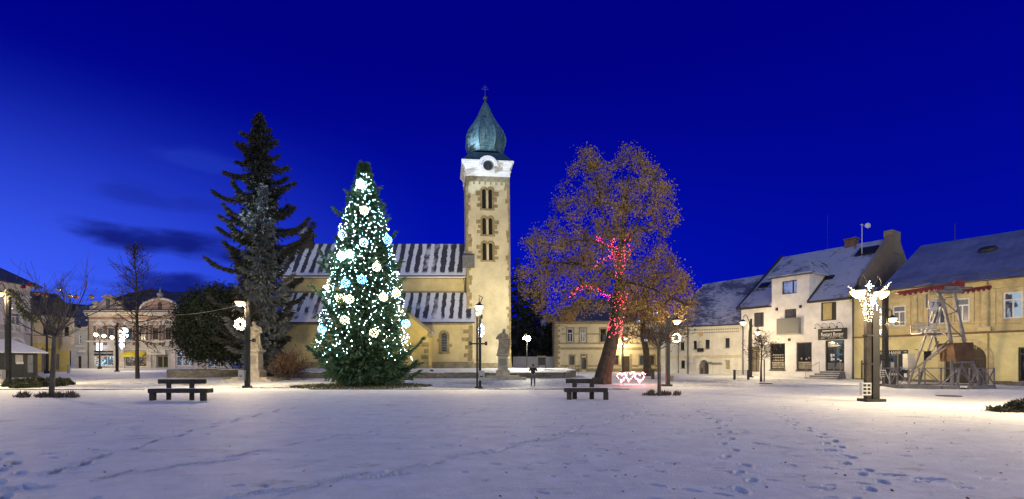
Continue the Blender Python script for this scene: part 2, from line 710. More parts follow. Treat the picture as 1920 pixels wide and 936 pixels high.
# ================================================================== camera, sky, afterglow
cam = bpy.data.cameras.new('camera')
cam.sensor_width = 36
cam.lens = 18.0
cam.shift_y = (HZ - 468) / 1920
cam.clip_end = 20000
co = bpy.data.objects.new('camera', cam)
COL.objects.link(co)
co.location = (0, 0, CZ)
co.rotation_euler = (PI / 2, 0, 0)
sc.camera = co
sc.view_settings.view_transform = 'Standard'
sc.view_settings.look = 'None'
sc.view_settings.exposure = 0.12
sc.view_settings.gamma = 1
sc.cycles.use_denoising = True
sc.cycles.max_bounces = 5
sc.cycles.diffuse_bounces = 3
sc.cycles.glossy_bounces = 3
sc.cycles.sample_clamp_indirect = 4
sc.cycles.use_light_tree = True

wd = bpy.data.worlds.new('World')
sc.world = wd
wd.use_nodes = True
wt = wd.node_tree
wt.nodes.clear()


def wn(t, **kw):
    n = wt.nodes.new(t)
    for k, v in kw.items(): setattr(n, k, v)
    return n


def wp(s, v):
    if isinstance(v, (int, float)): s.default_value = v
    elif isinstance(v, tuple): s.default_value = v + ((1,) if len(v) == 3 and s.type == 'RGBA' else ())
    else: wt.links.new(v, s)


def wm(op, a, b=0.0):
    n = wn('ShaderNodeMath', operation=op)
    wp(n.inputs[0], a)
    wp(n.inputs[1], b)
    return n.outputs[0]


def ws(v, lo, hi, a=0.0, b=1.0):
    n = wn('ShaderNodeMapRange', interpolation_type='SMOOTHSTEP')
    wp(n.inputs['Value'], v)
    for k, q in (('From Min', lo), ('From Max', hi), ('To Min', a), ('To Max', b)): n.inputs[k].default_value = q
    return n.outputs[0]


def wx(f, a, b):
    n = wn('ShaderNodeMix', data_type='RGBA')
    wp(n.inputs[0], f); wp(n.inputs[6], a); wp(n.inputs[7], b)
    return n.outputs[2]


tc = wn('ShaderNodeTexCoord')
sp = wn('ShaderNodeSeparateXYZ')
wt.links.new(tc.outputs['Generated'], sp.inputs[0])
dx, dy, dz = sp.outputs
# deep blue to the east, paler towards the northern horizon, lavender afterglow in the west (behind the viewer)
east = wx(ws(dz, .02, .56), (.0004, .007, .46), (.0001, .0004, .20))
east = wx(wm('MULTIPLY', ws(dx, .05, .6), .45), east, (.0001, .0008, .22))
glow = wm('MULTIPLY', ws(dx, -.12, -.78), ws(dz, .44, .0))
east = wx(glow, east, (.055, .135, 1.0))
# low dark clouds lying over the northern hills
mpn = wn('ShaderNodeMapping')
mpn.inputs['Scale'].default_value = (4, 4, 13)
wt.links.new(tc.outputs['Generated'], mpn.inputs['Vector'])
nz = wn('ShaderNodeTexNoise')
nz.inputs['Scale'].default_value = 2.2
nz.inputs['Detail'].default_value = 7
wt.links.new(mpn.outputs[0], nz.inputs['Vector'])
nf = nz.outputs['Fac']


def cloud(ax, az, rx, rz):
    """a cloud bank around the direction (ax, 1, az)"""
    k = 1 / math.sqrt(ax * ax + 1 + az * az)
    q = wm('ADD', wm('POWER', wm('DIVIDE', wm('SUBTRACT', dx, ax * k), rx), 2.0), wm('POWER', wm('DIVIDE', wm('SUBTRACT', dz, az * k), rz), 2.0))
    return ws(wm('ADD', q, wm('MULTIPLY', wm('SUBTRACT', nf, .5), 7.0)), 1.9, -.4)


c = cloud(-.64, .24, .075, .022)
c = wm('MAXIMUM', c, cloud(-.68, .155, .085, .02))
c = wm('MAXIMUM', c, cloud(-.57, .12, .16, .035))
c = wm('MAXIMUM', c, wm('MULTIPLY', cloud(-.66, .32, .06, .02), .35))
front = ws(dy, .05, .3)
east = wx(wm('MULTIPLY', wm('MULTIPLY', c, front), .9), east, (.004, .008, .15))
haze = wm('MULTIPLY', wm('MULTIPLY', cloud(-.60, .405, .05, .02), front), .18)
east = wx(haze, east, (.03, .08, .6))
west = wx(ws(dz, .0, .6), (.60, .70, .70), (.13, .18, .46))
colr = wx(ws(dy, .22, -.35), east, west)
bg = wn('ShaderNodeBackground')
wt.links.new(colr, bg.inputs[0])
bg.inputs[1].default_value = 1.0
sky = wn('ShaderNodeTexSky')
sky.sky_type = 'NISHITA'
sky.sun_disc = False
sky.sun_elevation = math.radians(-4)
sky.sun_rotation = math.radians(180)
bg2 = wn('ShaderNodeBackground')
wt.links.new(sky.outputs[0], bg2.inputs[0])
bg2.inputs[1].default_value = .003
ad = wn('ShaderNodeAddShader')
wo = wn('ShaderNodeOutputWorld')
wt.links.new(bg.outputs[0], ad.inputs[0])
wt.links.new(bg2.outputs[0], ad.inputs[1])
wt.links.new(ad.outputs[0], wo.inputs[0])

sl = bpy.data.lights.new('afterglow', 'SUN')
sl.energy = .16
sl.color = (.84, .92, 1.0)
sl.angle = math.radians(40)
so = bpy.data.objects.new('afterglow', sl)
COL.objects.link(so)
so.rotation_euler = Vector((.25, 1, -.42)).to_track_quat('-Z', 'Y').to_euler()
so.location = (0, -20, 30)

# ================================================================== ground
def vnoise(x, y, s, seed):
    r = np.random.default_rng(seed)
    T = r.random((256, 256))
    u, v = x / s, y / s
    i, j = np.floor(u).astype(int), np.floor(v).astype(int)
    a, b = u - i, v - j
    a, b = a * a * (3 - 2 * a), b * b * (3 - 2 * b)
    g = lambda p, q: T[p % 256, q % 256]
    return (g(i, j) * (1 - a) + g(i + 1, j) * a) * (1 - b) + (g(i, j + 1) * (1 - a) + g(i + 1, j + 1) * a) * b - .5


rows = [-60, -20, -5, 2, 4]
y = 5.2
while y < 30:
    rows.append(y); y *= 1.0052
while y < 130:
    rows.append(y); y *= 1.02
rows += [160, 220, 350, 600, 1200, 3000, 8000]
rows = np.array(rows)
cc = np.concatenate([[-40, -8, -3, -1.6], np.linspace(-1.12, 1.12, 820), [1.6, 3, 8, 40]])
Yg, Cg = np.meshgrid(rows, cc, indexing='ij')
Xg = Cg * np.maximum(Yg, 6.0)
Zg = np.clip(.025 * (Yg - 36), 0, 1.4)
fade = np.clip((60 - Yg) / 30, 0, 1) * (Yg > 4.5)
Zg = Zg + fade * (.03 * vnoise(Xg, Yg, 4.1, 1) + .012 * vnoise(Xg, Yg, .9, 2) + .008 * vnoise(Xg, Yg, .33, 3) + .006 * vnoise(Xg, Yg, .12, 4))
near = (Yg > 4.8) & (Yg < 30) & (np.abs(Cg) < 1.15)


def dent(x, y, ang, la, lb, dep, rim=.25):
    """press an elongated mark into the snow, with a low rim thrown up along one side"""
    m = near & (np.abs(Xg - x) < la * 2.2) & (np.abs(Yg - y) < la * 2.2)
    if not m.any(): return
    ca, sa = math.cos(ang), math.sin(ang)
    u = (Xg[m] - x) * ca + (Yg[m] - y) * sa
    v = -(Xg[m] - x) * sa + (Yg[m] - y) * ca
    q = (u / la) ** 2 + (v / lb) ** 2
    Zg[m] += -dep * 1.3 * np.exp(-q ** 3 * .7) + dep * 1.3 * rim * np.exp(-((np.sqrt(q) - 1.4) / .26) ** 2)


def trail(pts, stride, la, lb, dep, wob=.12, drag=0.0):
    P = [gpt(px, py) for px, py in pts]
    k = 0
    for a, b in zip(P, P[1:]):
        L = (b - a).length
        n = max(1, int(round(L / stride)))
        an = math.atan2(b.y - a.y, b.x - a.x)
        for i in range(n):
            q = a + (b - a) * (i + .5) / n
            k += 1
            sd = (.10 if k % 2 else -.10) + R.uniform(-wob, wob) * .3
            x, yy = q.x - math.sin(an) * sd + R.uniform(-.03, .03), q.y + math.cos(an) * sd
            dent(x, yy, an + R.uniform(-.12, .12), la * R.uniform(.85, 1.15), lb, dep * R.uniform(.7, 1.2))
            if drag: dent(x + math.cos(an) * la * 1.3, yy + math.sin(an) * la * 1.3, an, drag, lb * .6, dep * .6)


z1 = lambda L: [(a / 2, 700 + b / 2) for a, b in L]
z2 = lambda L: [(960 + a / 2, 700 + b / 2) for a, b in L]
trail(z1([(840, 470), (1060, 440), (1220, 405), (1340, 382), (1450, 372), (1550, 350), (1690, 315), (1800, 300), (1910, 270)]) + z2([(100, 255), (170, 237), (270, 200), (360, 188), (430, 158), (500, 140)]), .74, .19, .055, .075, drag=.24)
trail(z1([(200, 385), (320, 330), (440, 300), (530, 270), (690, 228), (800, 195), (920, 168), (1070, 135), (1200, 115)]), .75, .17, .06, .075, drag=.16)
trail(z1([(380, 405), (520, 365), (650, 345), (740, 338), (850, 322), (1000, 288)]), .8, .18, .05, .07, drag=.2)
trail(z1([(1080, 275), (1210, 245), (1400, 215), (1500, 190), (1700, 160), (1800, 140), (1910, 122)]), .75, .2, .055, .07, drag=.2)
trail(z1([(30, 480), (60, 440), (15, 330), (20, 295)]), .6, .16, .06, .06)
trail(z1([(0, 440), (170, 432)]), .6, .2, .06, .05)
trail(z2([(920, 470), (860, 410), (885, 362), (825, 325), (845, 300), (800, 275), (820, 255), (785, 235), (805, 215), (775, 200), (790, 190), (745, 175), (725, 155), (700, 135)]), .62, .14, .062, .045, wob=.05)
trail(z2([(1400, 455), (1330, 390), (1320, 370), (1270, 330), (1240, 300), (1200, 270), (1170, 235), (1110, 210), (1060, 190), (1030, 170), (1000, 150)]), .6, .13, .06, .04)
trail(z2([(880, 262), (960, 270), (1080, 282), (1240, 300), (1330, 325)]), .6, .18, .05, .035)
trail(z2([(1380, 385), (1480, 390), (1600, 395)]), .6, .18, .07, .05)
for k in range(420):                       # the trampled, older marks all over the square
    yy = 6 + 22 * R.random() ** 1.3
    xx = R.uniform(-1.05, 1.05) * yy
    if xx < 0 and R.random() < .55: continue
    dent(xx, yy, R.uniform(-.9, .5), R.uniform(.06, .14), R.uniform(.03, .055), R.uniform(.015, .032))
nr, ncc = Xg.shape
V = np.stack([Xg, Yg, Zg], 2).reshape(-1, 3).astype(np.float32)
idx = np.arange(nr * ncc).reshape(nr, ncc)
Q = np.stack([idx[:-1, :-1], idx[:-1, 1:], idx[1:, 1:], idx[1:, :-1]], 2).reshape(-1)
me = bpy.data.meshes.new('ground')
me.vertices.add(len(V))
me.vertices.foreach_set('co', V.reshape(-1))
me.loops.add(len(Q))
me.loops.foreach_set('vertex_index', Q.astype(np.int32))
me.polygons.add(len(Q) // 4)
me.polygons.foreach_set('loop_start', np.arange(0, len(Q), 4, dtype=np.int32))
me.polygons.foreach_set('use_smooth', np.ones(len(Q) // 4, bool))
me.update(calc_edges=True)
me.validate()
n = NT('trodden_snow')
x_, y_, z_ = n.xyz()
a = n.noise(.16, 7, .62)
b = n.noise(1.6, 6, .65)
fine = n.noise(26, 5, .65)
snowc = n.mix(n.step(b, .3, .7), (.64, .67, .66), (.80, .83, .82))
snowc = n.mix(n.math('MULTIPLY', n.step(fine, .52, .72), .22), snowc, (.45, .46, .5))
grassy = n.mix(n.noise(5, 4), (.05, .05, .025), (.12, .11, .06))
zone = n.math('MULTIPLY', n.step(y_, 35.0, 38.0), n.step(y_, 56.0, 50.0))
thin = n.math('MULTIPLY', n.math('MULTIPLY', zone, n.step(n.math('ADD', a, n.math('MULTIPLY', n.math('SUBTRACT', n.noise(3.2, 5, .7), .5), .9)), .50, .64)), .62)
stone = n.mix(n.noise(3, 3), (.16, .15, .14), (.27, .25, .23))
worn = n.math('MULTIPLY', n.step(n.math('ADD', n.noise(.45, 6, .7, n.scaled(1, 2.6, 1)), n.math('MULTIPLY', n.math('SUBTRACT', b, .5), .7)), .56, .72), .5)
snowc = n.mix(worn, snowc, stone)
n.bump(n.math('ADD', fine, n.math('MULTIPLY', n.noise(70, 4), .7)), .75, .025)
gm = n.set(Base_Color=n.mix(thin, snowc, grassy), Roughness=.62, Specular_IOR_Level=.3)
me.materials.append(gm)
g = bpy.data.objects.new('ground', me)
COL.objects.link(g)
tag(g, kind='structure')

# snow-dusted wooded hills north of the town, haze put into the bluish colour
hm = NT('wooded_hill')
hm = hm.set(Base_Color=hm.mix(hm.step(hm.noise(.02, 8, .7), .4, .65), (.010, .013, .028), (.035, .042, .075)), Roughness=1.0)
mb = MB()
prof = [(-20, 560), (60, 566), (120, 568), (165, 572), (200, 563), (235, 552), (262, 545), (285, 541), (310, 545), (345, 556), (400, 570), (470, 577), (560, 585), (700, 596), (900, 605), (1100, 612), (1400, 612), (1700, 615), (2000, 610)]
vs, fs = [], []
for i, (px, py) in enumerate(prof):
    t = at(px, py, 720.0)
    vs += [(t.x * .93, 640, 1.0), (t.x * .96, 680, t.z * .55), (t.x, 720, t.z), (t.x * 1.1, 860, 1.0)]
for i in range(len(prof) - 1):
    for k in range(3): fs.append((4 * i + k, 4 * i + 4 + k, 4 * i + 5 + k, 4 * i + 1 + k))
mb.add(vs, fs)
tag(mb.build('hills', hm, None, True), kind='structure')

kerbm = M('kerb_stone', (.13, .125, .12), .85, .3, 3)
for (pa, pb, py, hh) in ((580, 1180, 730.5, .07), (-60, 270, 731, .06)):
    Y = gY(py)
    mb = MB()
    n_ = 40
    for k in range(n_):
        xa = (pa + (pb - pa) * k / n_ - 960) / F * Y
        xb = (pa + (pb - pa) * (k + 1) / n_ - 960) / F * Y
        mb.box(xa + .01, xb - .01, Y - .07, Y + .07, gz(Y) - .1, gz(Y) + hh * (.6 + .4 * R.random()))
    tag(mb.build('kerb', kerbm), kind='structure')

# raised terrace in front of the church, snow covered
TZ = lambda Y: .93 + .075 * max(0, min(5.2, Y - 51.2))
mb = MB()
pts = [(-21.5, 51.25), (5.0, 51.25), (6.3, 54.0), (6.0, 58.0), (4.5, 72.0), (-34.0, 72.0), (-34.0, 56.4)]
inner = [(-21.5, 56.4), (5.6, 56.4)]
mb.add([(-21.5, 51.25, TZ(51.2)), (5.0, 51.25, TZ(51.2)), (6.3, 54, TZ(54)), (6.0, 56.4, TZ(56.4)), (4.5, 72, TZ(60)), (-34, 72, TZ(60)), (-34, 56.4, TZ(56.4)), (-24, 53, TZ(53))],
       [(0, 1, 2, 3, 6, 7), (3, 4, 5, 6)])
tag(mb.build('terrain', gm), kind='structure')
rub = M_stone('rubble_masonry', (.17, .155, .125), 3.0)
capm = M('wall_coping_snow', SNOW, .7, .12, 2.5)
base = Vector((-8, 51, gz(51)))
t = thing('stone_wall', base, 'low rubble stone wall with snowy top along the church lawn', 'wall')
path = [(-34.5, 56.2), (-24.2, 52.7), (-21.5, 51.0), (5.1, 51.0), (6.5, 53.9), (6.2, 57.5)]
mw, mc = MB(), MB()
for (a0, b0), (a1, b1) in zip(path, path[1:]):
    d = Vector((a1 - a0, b1 - b0, 0))
    L = d.length
    d.normalize()
    nn = Vector((d.y, -d.x, 0))
    k = max(1, int(L / 1.4))
    for i in range(k):
        p, q = Vector((a0, b0, 0)) + d * (L * i / k), Vector((a0, b0, 0)) + d * (L * (i + 1) / k + .02)
        m_ = (p + q) / 2
        z0, z1_ = gz(m_.y) - .2, TZ(m_.y) + R.uniform(-.05, .03)
        mw.obox(((p + q) / 2) + Vector((0, 0, (z0 + z1_) / 2)), (q - p) / 2, nn * (.22 + R.uniform(-.02, .02)), (0, 0, (z1_ - z0) / 2))
        mc.obox(((p + q) / 2) + Vector((0, 0, z1_ + .025)), (q - p) / 2 * .98, nn * .2, (0, 0, .024))
mw.build('masonry', rub, t)
mc.build('snow_coping', capm, t)

# ================================================================== the church
ochre = M_plaster('church_plaster', (.56, .46, .24), (.3, .25, .14))
ochre2 = M_plaster('porch_plaster', (.50, .39, .13), (.3, .22, .09))
sand = M('sandstone', (.235, .185, .095), .9, .3, 2.2, .4, 14)
sandd = M('sandstone_band', (.21, .18, .12), .9, .3, 2.2, .4, 14)
darkw = M('dark_timber', (.035, .03, .028), .8, .3, 4)
leadm = M('lead_glazing', (.03, .035, .045), .25, .4, 6, spec=.9)
iron = M('black_iron', (.02, .02, .022), .55, .3, 5)
dslate = M('dark_slate', (.035, .04, .05), .6, .35, 1.5, .5, 12)
whitep = M_plaster('white_limewash', (.74, .74, .74), (.5, .5, .5))

YN, YA, YR = 62.0, 59.2, 65.4
DN = YR - YN
xL, xR = at(528, 0, YN).x, at(872, 0, YN).x
base = Vector((-14, YN, TZ(60)))
ch = thing('church', base, 'ochre stone church nave with dark snow striped roofs behind the lit fir', 'church')
zc0, zc1 = at(0, 551, YN).z, at(0, 519, YN).z
zr = at(0, 459, YR).z
fn = Fac((xL, YN), (xR, YN))
mb = MB()
fn.block(mb, 0, fn.L, TZ(60) - .3, zc1, 2 * DN, [])
# gable triangles
for u in (0, fn.L):
    mb.poly([fn.w(u, zc1, 0), fn.w(u, zc1, -2 * DN), fn.w(u, zr - .2, -DN)])
mb.build('nave_wall', ochre, ch)
mb = MB()
ov = .45
sl_ = (zr - zc1) / DN
mb.slab([(xL - .3, YN - ov, zc1 - ov * sl_ * .3 + .12), (xR + .1, YN - ov, zc1 - ov * sl_ * .3 + .12), (xR + .05, YR, zr + .1), (xL - .3, YR, zr + .1)], .14)
mb.slab([(xL - .3, YN + 2 * DN + ov, zc1), (xL - .3, YR + .003, zr + .1), (xR + .05, YR + .003, zr + .1), (xR + .05, YN + 2 * DN + ov, zc1)], .14)
nr_ = mb.build('nave_roof', M_roofstripe('nave_roof_sheet', 1.06, .02, zc1 - TZ(60), zr - TZ(60), .5), ch)
mb = MB()
fn.box(mb, -.2, fn.L, zc1 - .22, zc1 - .03, 0, .3)
fn.box(mb, -.2, fn.L, zc0 + .12, zc0 + .3, 0, .12)
mb.build('cornice', sandd, ch)
mb = MB()
mb.tube([(xL - .3, YN - .52, zc1 + .0), (xR, YN - .52, zc1 + .0)], .07, 6)
mb.tube([(xR - .25, YN - .4, zc1), (xR - .1, YN - .12, zc1 - .5), (xR - .05, YN - .12, zc0 + .2)], .05, 6)
mb.build('gutter', iron, ch)
# south aisle
xa0, xa1 = at(528, 0, YA).x, at(886, 0, YA).x
za1 = at(0, 604, YA).z
za0 = TZ(56.4) - .3
zat = zc0 + .12
fa = Fac((xa0, YA), (xa1, YA))
lan = fa.rect(823.5, 619, 840.5, 665)
lw = fa.rect(826.6, 623, 838.5, 660)
lw2 = (lw[0], lw[1], lw[2], lw[3], .42)
mb = MB()
fa.wall(mb, 0, fa.L, za0, za1, [lw2], .35)
mb.poly([fa.w(fa.L, za0, 0), fa.w(fa.L, za0, YA - YN), fa.w(fa.L, zat - .15, YA - YN), fa.w(fa.L, za1, 0)])
mb.poly([fa.w(0, za0, 0), fa.w(0, za0, YA - YN), fa.w(0, zat - .15, YA - YN), fa.w(0, za1, 0)])
mb.build('aisle_wall', ochre, ch)
mb = MB()
mb.slab([(xa0 - .3, YA - .4, za1 - .02), (xa1 + .35, YA - .4, za1 - .02), (xa1 + .05, YN - .03, zat), (xa0 - .3, YN - .03, zat)], .13)
mb.build('aisle_roof', M_roofstripe('aisle_roof_sheet', 1.0, .31, za1 - TZ(60), zat - TZ(60), .46), ch)
mb = MB()
fa.box(mb, 0, fa.L, za1 - .32, za1 - .14, 0, .18)
fa.box(mb, 0, fa.L + .06, TZ(56.4) - .2, TZ(56.4) + .62, 0, .10)
fa.box(mb, 0, fa.L + .09, TZ(56.4) + .62, TZ(56.4) + .74, 0, .05)
mb.build('plinth', sandd, ch)
mb = MB()
mb.tube([(xa0, YA - .46, za1 - .1), (xa1 + .3, YA - .46, za1 - .1)], .07, 6)
mb.build('gutter', iron, ch)
mb = MB()                                           # long and short corner stones
z = TZ(56.4) + .8
k = 0
while z < za1 - .5:
    w_ = R.uniform(.8, 1.25) if k % 2 else R.uniform(.42, .6)
    fa.box(mb, fa.L - w_, fa.L + .02, z, z + .46, -.1, .025)
    z += .46
    k += 1
mb.build('corner_stones', sand, ch)
mb = MB()
fa.archband(mb, lw[0], lw[1], lw[3] - .42, .42, .26, -.02, .035, 10, legs=lw[3] - .42 - lw[2])
fa.box(mb, lw[0] - .3, lw[1] + .3, lw[2] - .26, lw[2], -.02, .05)
fa.box(mb, lw[1] + .26, lw[1] + .55, lw[2] + .55, lw[2] + .95, -.02, .03)
fa.box(mb, lw[0] - .42, lw[0] - .26, lw[2] + 1.2, lw[2] + 1.5, -.02, .03)
mb.build('window_surround', sand, ch)
fa.window(ch, lw2, sand, leadm, cols=1, rows=6, rec=.3, fw=.08, rise=.42)
# porch with a gabled parapet
YP = 56.6
xp0, xp1 = at(688, 0, YP).x, at(803, 0, YP).x
xpm = (xp0 + xp1) / 2
zp1, zpm = at(0, 622, YP).z, at(0, 572, YP).z
zpb = TZ(53.4) - .3
mb = MB()
mb.prism([(xp0, YP, zpb), (xp1, YP, zpb), (xp1, YP, zp1), (xpm, YP, zpm), (xp0, YP, zp1)], (0, YA - YP - .02, 0))
mb.build('porch_wall', ochre2, ch)
mb = MB()
mb.slab([(xp0 - .35, YP + .5, zp1 - .05), (xpm, YP + .5, zpm + .1), (xpm, YA + 1.2, zpm + .1), (xp0 - .35, YA + .0, zp1 - .05)], .12)
mb.slab([(xpm + .003, YP + .5, zpm + .1), (xp1 + .3, YP + .5, zp1 - .05), (xp1 + .3, YA + .0, zp1 - .05), (xpm + .003, YA + 1.2, zpm + .1)], .12)
mb.build('porch_roof', M_roofsnow('porch_roof_snow', (.04, .04, .045), .36), ch)
mb = MB()
for s in (-1, 1):
    a_, b_ = Vector((xpm, YP + .22, zpm + .12)), Vector((xpm + s * (xp1 - xpm + .25), YP + .22, zp1 - .02))
    mb.bar(a_, b_, .55, .3)
    e = xpm + s * (xp1 - xpm)
    mb.box(e - .12, e + .32 if s > 0 else e + .12, YP - .1, YP + .5, zp1 - .62, zp1 - .22)
mb.build('parapet', sandd, ch)
mb = MB()
for (zz, w_) in ((zpb + .9, .5), (zpb + 1.5, .8), (zpb + 2.2, .45), (zpb + 2.9, .75)):
    mb.box(xp1 - w_, xp1 + .02, YP - .025, YP + .2, zz, zz + .5)
mb.build('corner_stones', sand, ch)
mb = MB()
mb.box(xp0 - .05, xp1 + .06, YP - .08, YA - .05, zpb, zpb + .85)
mb.build('plinth', sand, ch)
# ridge turret
tx = at(576, 0, YR).x
mb = MB()
zt0, zt1 = zr - .6, at(0, 441, YR).z
mb.lathe((tx, YR, 0), [(.95, zt0), (.9, zt0 + .9), (.82, zt0 + .95), (.82, zt1 - .25), (.9, zt1 - .2), (.9, zt1)], 8, PI / 8)
tu = mb.build('turret', M('weathered_shingle', (.06, .05, .045), .85, .35, 3, .5), ch)
mb = MB()
zt2 = at(0, 420, YR).z
mb.lathe((tx, YR, zt1), [(1.28, -.05), (1.2, .08), (.95, .3), (.85, .42), (.72, .75), (.42, 1.05), (.18, 1.35), (.05, zt2 - zt1), (.02, zt2 - zt1 + .9)], 8, PI / 8)
mb.build('turret_cap', M_roofsnow('turret_cap_snow', (.05, .045, .05), .56, 1.0), tu)
for k in range(8):
    mb = MB()
    a = PI / 4 * k
    c_ = Vector((tx + .765 * math.cos(a), YR + .765 * math.sin(a), (zt0 + .95 + zt1) / 2))
    mb.obox(c_, Vector((-math.sin(a), math.cos(a), 0)) * .2, Vector((math.cos(a), math.sin(a), 0)) * .02, (0, 0, .5))
    mb.build('dark_infill', iron, tu)

# ------------------------------------------------------------------ the bell tower
YT = 60.5
xt = at(912.5, 0, YT).x
base = Vector((xt, YT + 2.6, TZ(60)))
tw = thing('bell_tower', base, 'tall pale stone church tower with a blue copper onion dome', 'tower')
hw = 2.58
stone = M_plaster('tower_plaster', (.52, .46, .31), (.27, .23, .15))
zb, zfr, zco, ztop = TZ(60) - .3, at(0, 331, YT).z, at(0, 326, YT).z, at(0, 303, YT).z
y0, y1 = YT, YT + 2 * hw
ff = Fac((xt - hw, YT), (xt + hw, YT))
cx = ff.L / 2
pairs = [(353, 391.5), (407, 440), (454, 488)]
holes = []
wdt, gap = .52, .115
for (a, b) in pairs:
    zt_, zb_ = at(0, a, YT).z, at(0, b, YT).z
    for s in (-1, 1):
        c_ = cx + s * (gap + wdt / 2) - .08
        holes.append((c_ - wdt / 2, c_ + wdt / 2, zb_, zt_, wdt / 2))
mb = MB()
ff.block(mb, 0, ff.L, zb, zfr, 2 * hw, holes, .5)
mb.build('shaft', stone, tw)
mb = MB()
for h in holes:
    s = h[0] < cx - .08
    ff.box(mb, h[0] + .01, h[1] - .01, h[2], h[3] - .02, -.49, -.47)
mb.build('dark_infill', M('belfry_shade', (.012, .012, .014), .9, .3, 4), tw)  # near-black sheets: the shade inside the belfry put into colour
for h in holes:
    ff.window(tw, h, sand, MC['belfry_shade'], cols=1, rows=1, rec=.36, fw=.05, rise=h[4], name='window')
for k, (a, b) in enumerate(pairs):
    mb = MB()
    l, r = holes[2 * k], holes[2 * k + 1]
    ff.archband(mb, l[0], l[1], l[3] - wdt / 2, wdt / 2, .19, -.02, .04, 10)
    ff.archband(mb, r[0], r[1], r[3] - wdt / 2, wdt / 2, .19, -.02, .043, 10)
    ff.box(mb, l[0] - .2, l[0], l[2], l[3] - wdt / 2, -.02, .04)
    ff.box(mb, r[1], r[1] + .2, l[2], l[3] - wdt / 2, -.02, .04)
    ff.box(mb, l[0] - .25, r[1] + .25, l[2] - .2, l[2], -.02, .08)
    hh = l[3] - wdt / 2 - l[2]
    for (q, e, ww, s) in ((.08, .2, .42, -1), (.42, .2, .3, -1), (.7, .25, .5, -1), (.06, .18, .42, 1), (.35, .3, .3, 1), (.68, .26, .52, 1)):
        u = l[0] - .2 if s < 0 else r[1] + .2
        ff.box(mb, u - ww if s < 0 else u, u if s < 0 else u + ww, l[2] + hh * q, l[2] + hh * (q + e), -.02, .032)
    mb.build('window_surround', sand, tw)
mb = MB()
for k in range(3):
    l, r = holes[2 * k], holes[2 * k + 1]
    mb = MB()
    mb.tube([ff.w((l[1] + r[0]) / 2, l[2], -.12), ff.w((l[1] + r[0]) / 2, l[3] - wdt / 2, -.12)], .08, 8)
    mb.build('colonnette', M('pale_stone', (.5, .46, .36), .8, .15, 3), tw)
mb = MB()                                           # irregular quoins on all four corners and the toothed frieze
fl = Fac((xt - hw, YT + 2 * hw), (xt - hw, YT))
fl.n = Vector((-1, 0))
fr_ = Fac((xt + hw, YT), (xt + hw, YT + 2 * hw))
fr_.n = Vector((1, 0))
mbs = {-1: MB(), 1: MB()}
z = zb
while z < zfr - 1.0:
    h_ = R.uniform(.32, .62)
    for s in (-1, 1):
        mb = mbs[s]
        w_ = R.choice((.22, .3, .62, .5, .26, .8)) * R.uniform(.85, 1.15)
        w2_ = R.choice((.2, .3, .6))
        if s < 0:
            ff.box(mb, -.021, w_, z, z + h_, -.3, .024)
            fl.box(mb, fl.L - w2_, fl.L - .3, z, z + h_ * .98, -.2, .021)
        else:
            ff.box(mb, ff.L - w_ * .75, ff.L + .021, z, z + h_, -.3, .024)
            fr_.box(mb, .3, w2_ + .05, z, z + h_ * .98, -.2, .021)
    z += h_
for mb in mbs.values(): mb.build('corner_stones', sand, tw)
mb = MB()
for f_ in (ff, fl, fr_):
    f_.box(mb, .0 if f_ is ff else .03, f_.L - (0 if f_ is ff else .03), zfr - .62, zfr, -.05, .03)
    for k in range(8):
        u = .28 + (f_.L - .56) * k / 7
        f_.box(mb, u - .09, u + .09, zfr - .98, zfr - .62, -.05, .027)
mb.build('frieze', sandd, tw)
mb = MB()                                           # white attic with moulded cornice
zA = zfr
for (g0, za_, zb2) in ((.06, zA, zA + .5), (.16, zA + .5, zA + .66), (.08, zA + .66, ztop - .62), (.2, ztop - .62, ztop - .45), (.32, ztop - .45, ztop - .22), (.48, ztop - .22, ztop)):
    mb.box(xt - hw - g0, xt + hw + g0, y0 - g0, y1 + g0, za_, zb2)
mb.build('attic_cornice', whitep, tw)
czk = at(0, 313.5, YT).z
mb = MB()
for (fx) in (ff,):
    fx.archband(mb, cx - .82, cx + .82, czk, .82, .34, .02, .56, 14)
    fx.archband(mb, cx - .62, cx + .62, czk, .62, .2, .02, .5, 14)
    arc = fx.arc(cx - .82, cx + .82, czk, .82, 14)
    mb.prism([fx.w(u, z, .02) for u, z in arc] + [fx.w(cx + .82, czk - .75, .02), fx.w(cx - .82, czk - .75, .02)], Vector((0, -.42, 0)))
mb.build('clock_hood', whitep, tw)
mb = MB()
ring = [(cx + .55 * math.cos(2 * PI * k / 24), czk - .02 + .55 * math.sin(2 * PI * k / 24)) for k in range(24)]
mb.prism([ff.w(u, z, .46) for u, z in ring], Vector((0, -.06, 0)))
ck = mb.build('clock_face', M('dark_clock_face', (.015, .018, .03), .4, .3, 5), tw)
mb = MB()
for k in range(12):
    a = PI / 6 * k
    p = ff.w(cx + .46 * math.cos(a), czk - .02 + .46 * math.sin(a), .535)
    mb.octa(p, .03)
for k in range(24):
    a, b = 2 * PI * k / 24, 2 * PI * (k + 1) / 24
    mb.bar(ff.w(cx + .56 * math.cos(a), czk - .02 + .56 * math.sin(a), .54), ff.w(cx + .56 * math.cos(b), czk - .02 + .56 * math.sin(b), .54), .04)
mb.build('dial_ring', M('dull_brass', (.16, .14, .1), .5, .2, 4), ck)
mb = MB()
mb.bar(ff.w(cx, czk - .02, .545), ff.w(cx - .2, czk - .28, .545), .045, .01)
mb.bar(ff.w(cx, czk - .02, .56), ff.w(cx + .1, czk - .45, .56), .03, .01)
mb.build('clock_hand', M('dull_brass', (.16, .14, .1), .5, .2, 4), ck)
copn = NT('blue_copper')
cps = copn.noise(.8, 6, .7, copn.scaled(2.5, 2.5, .35))
copn.bump(copn.noise(6, 4), .4, .04)
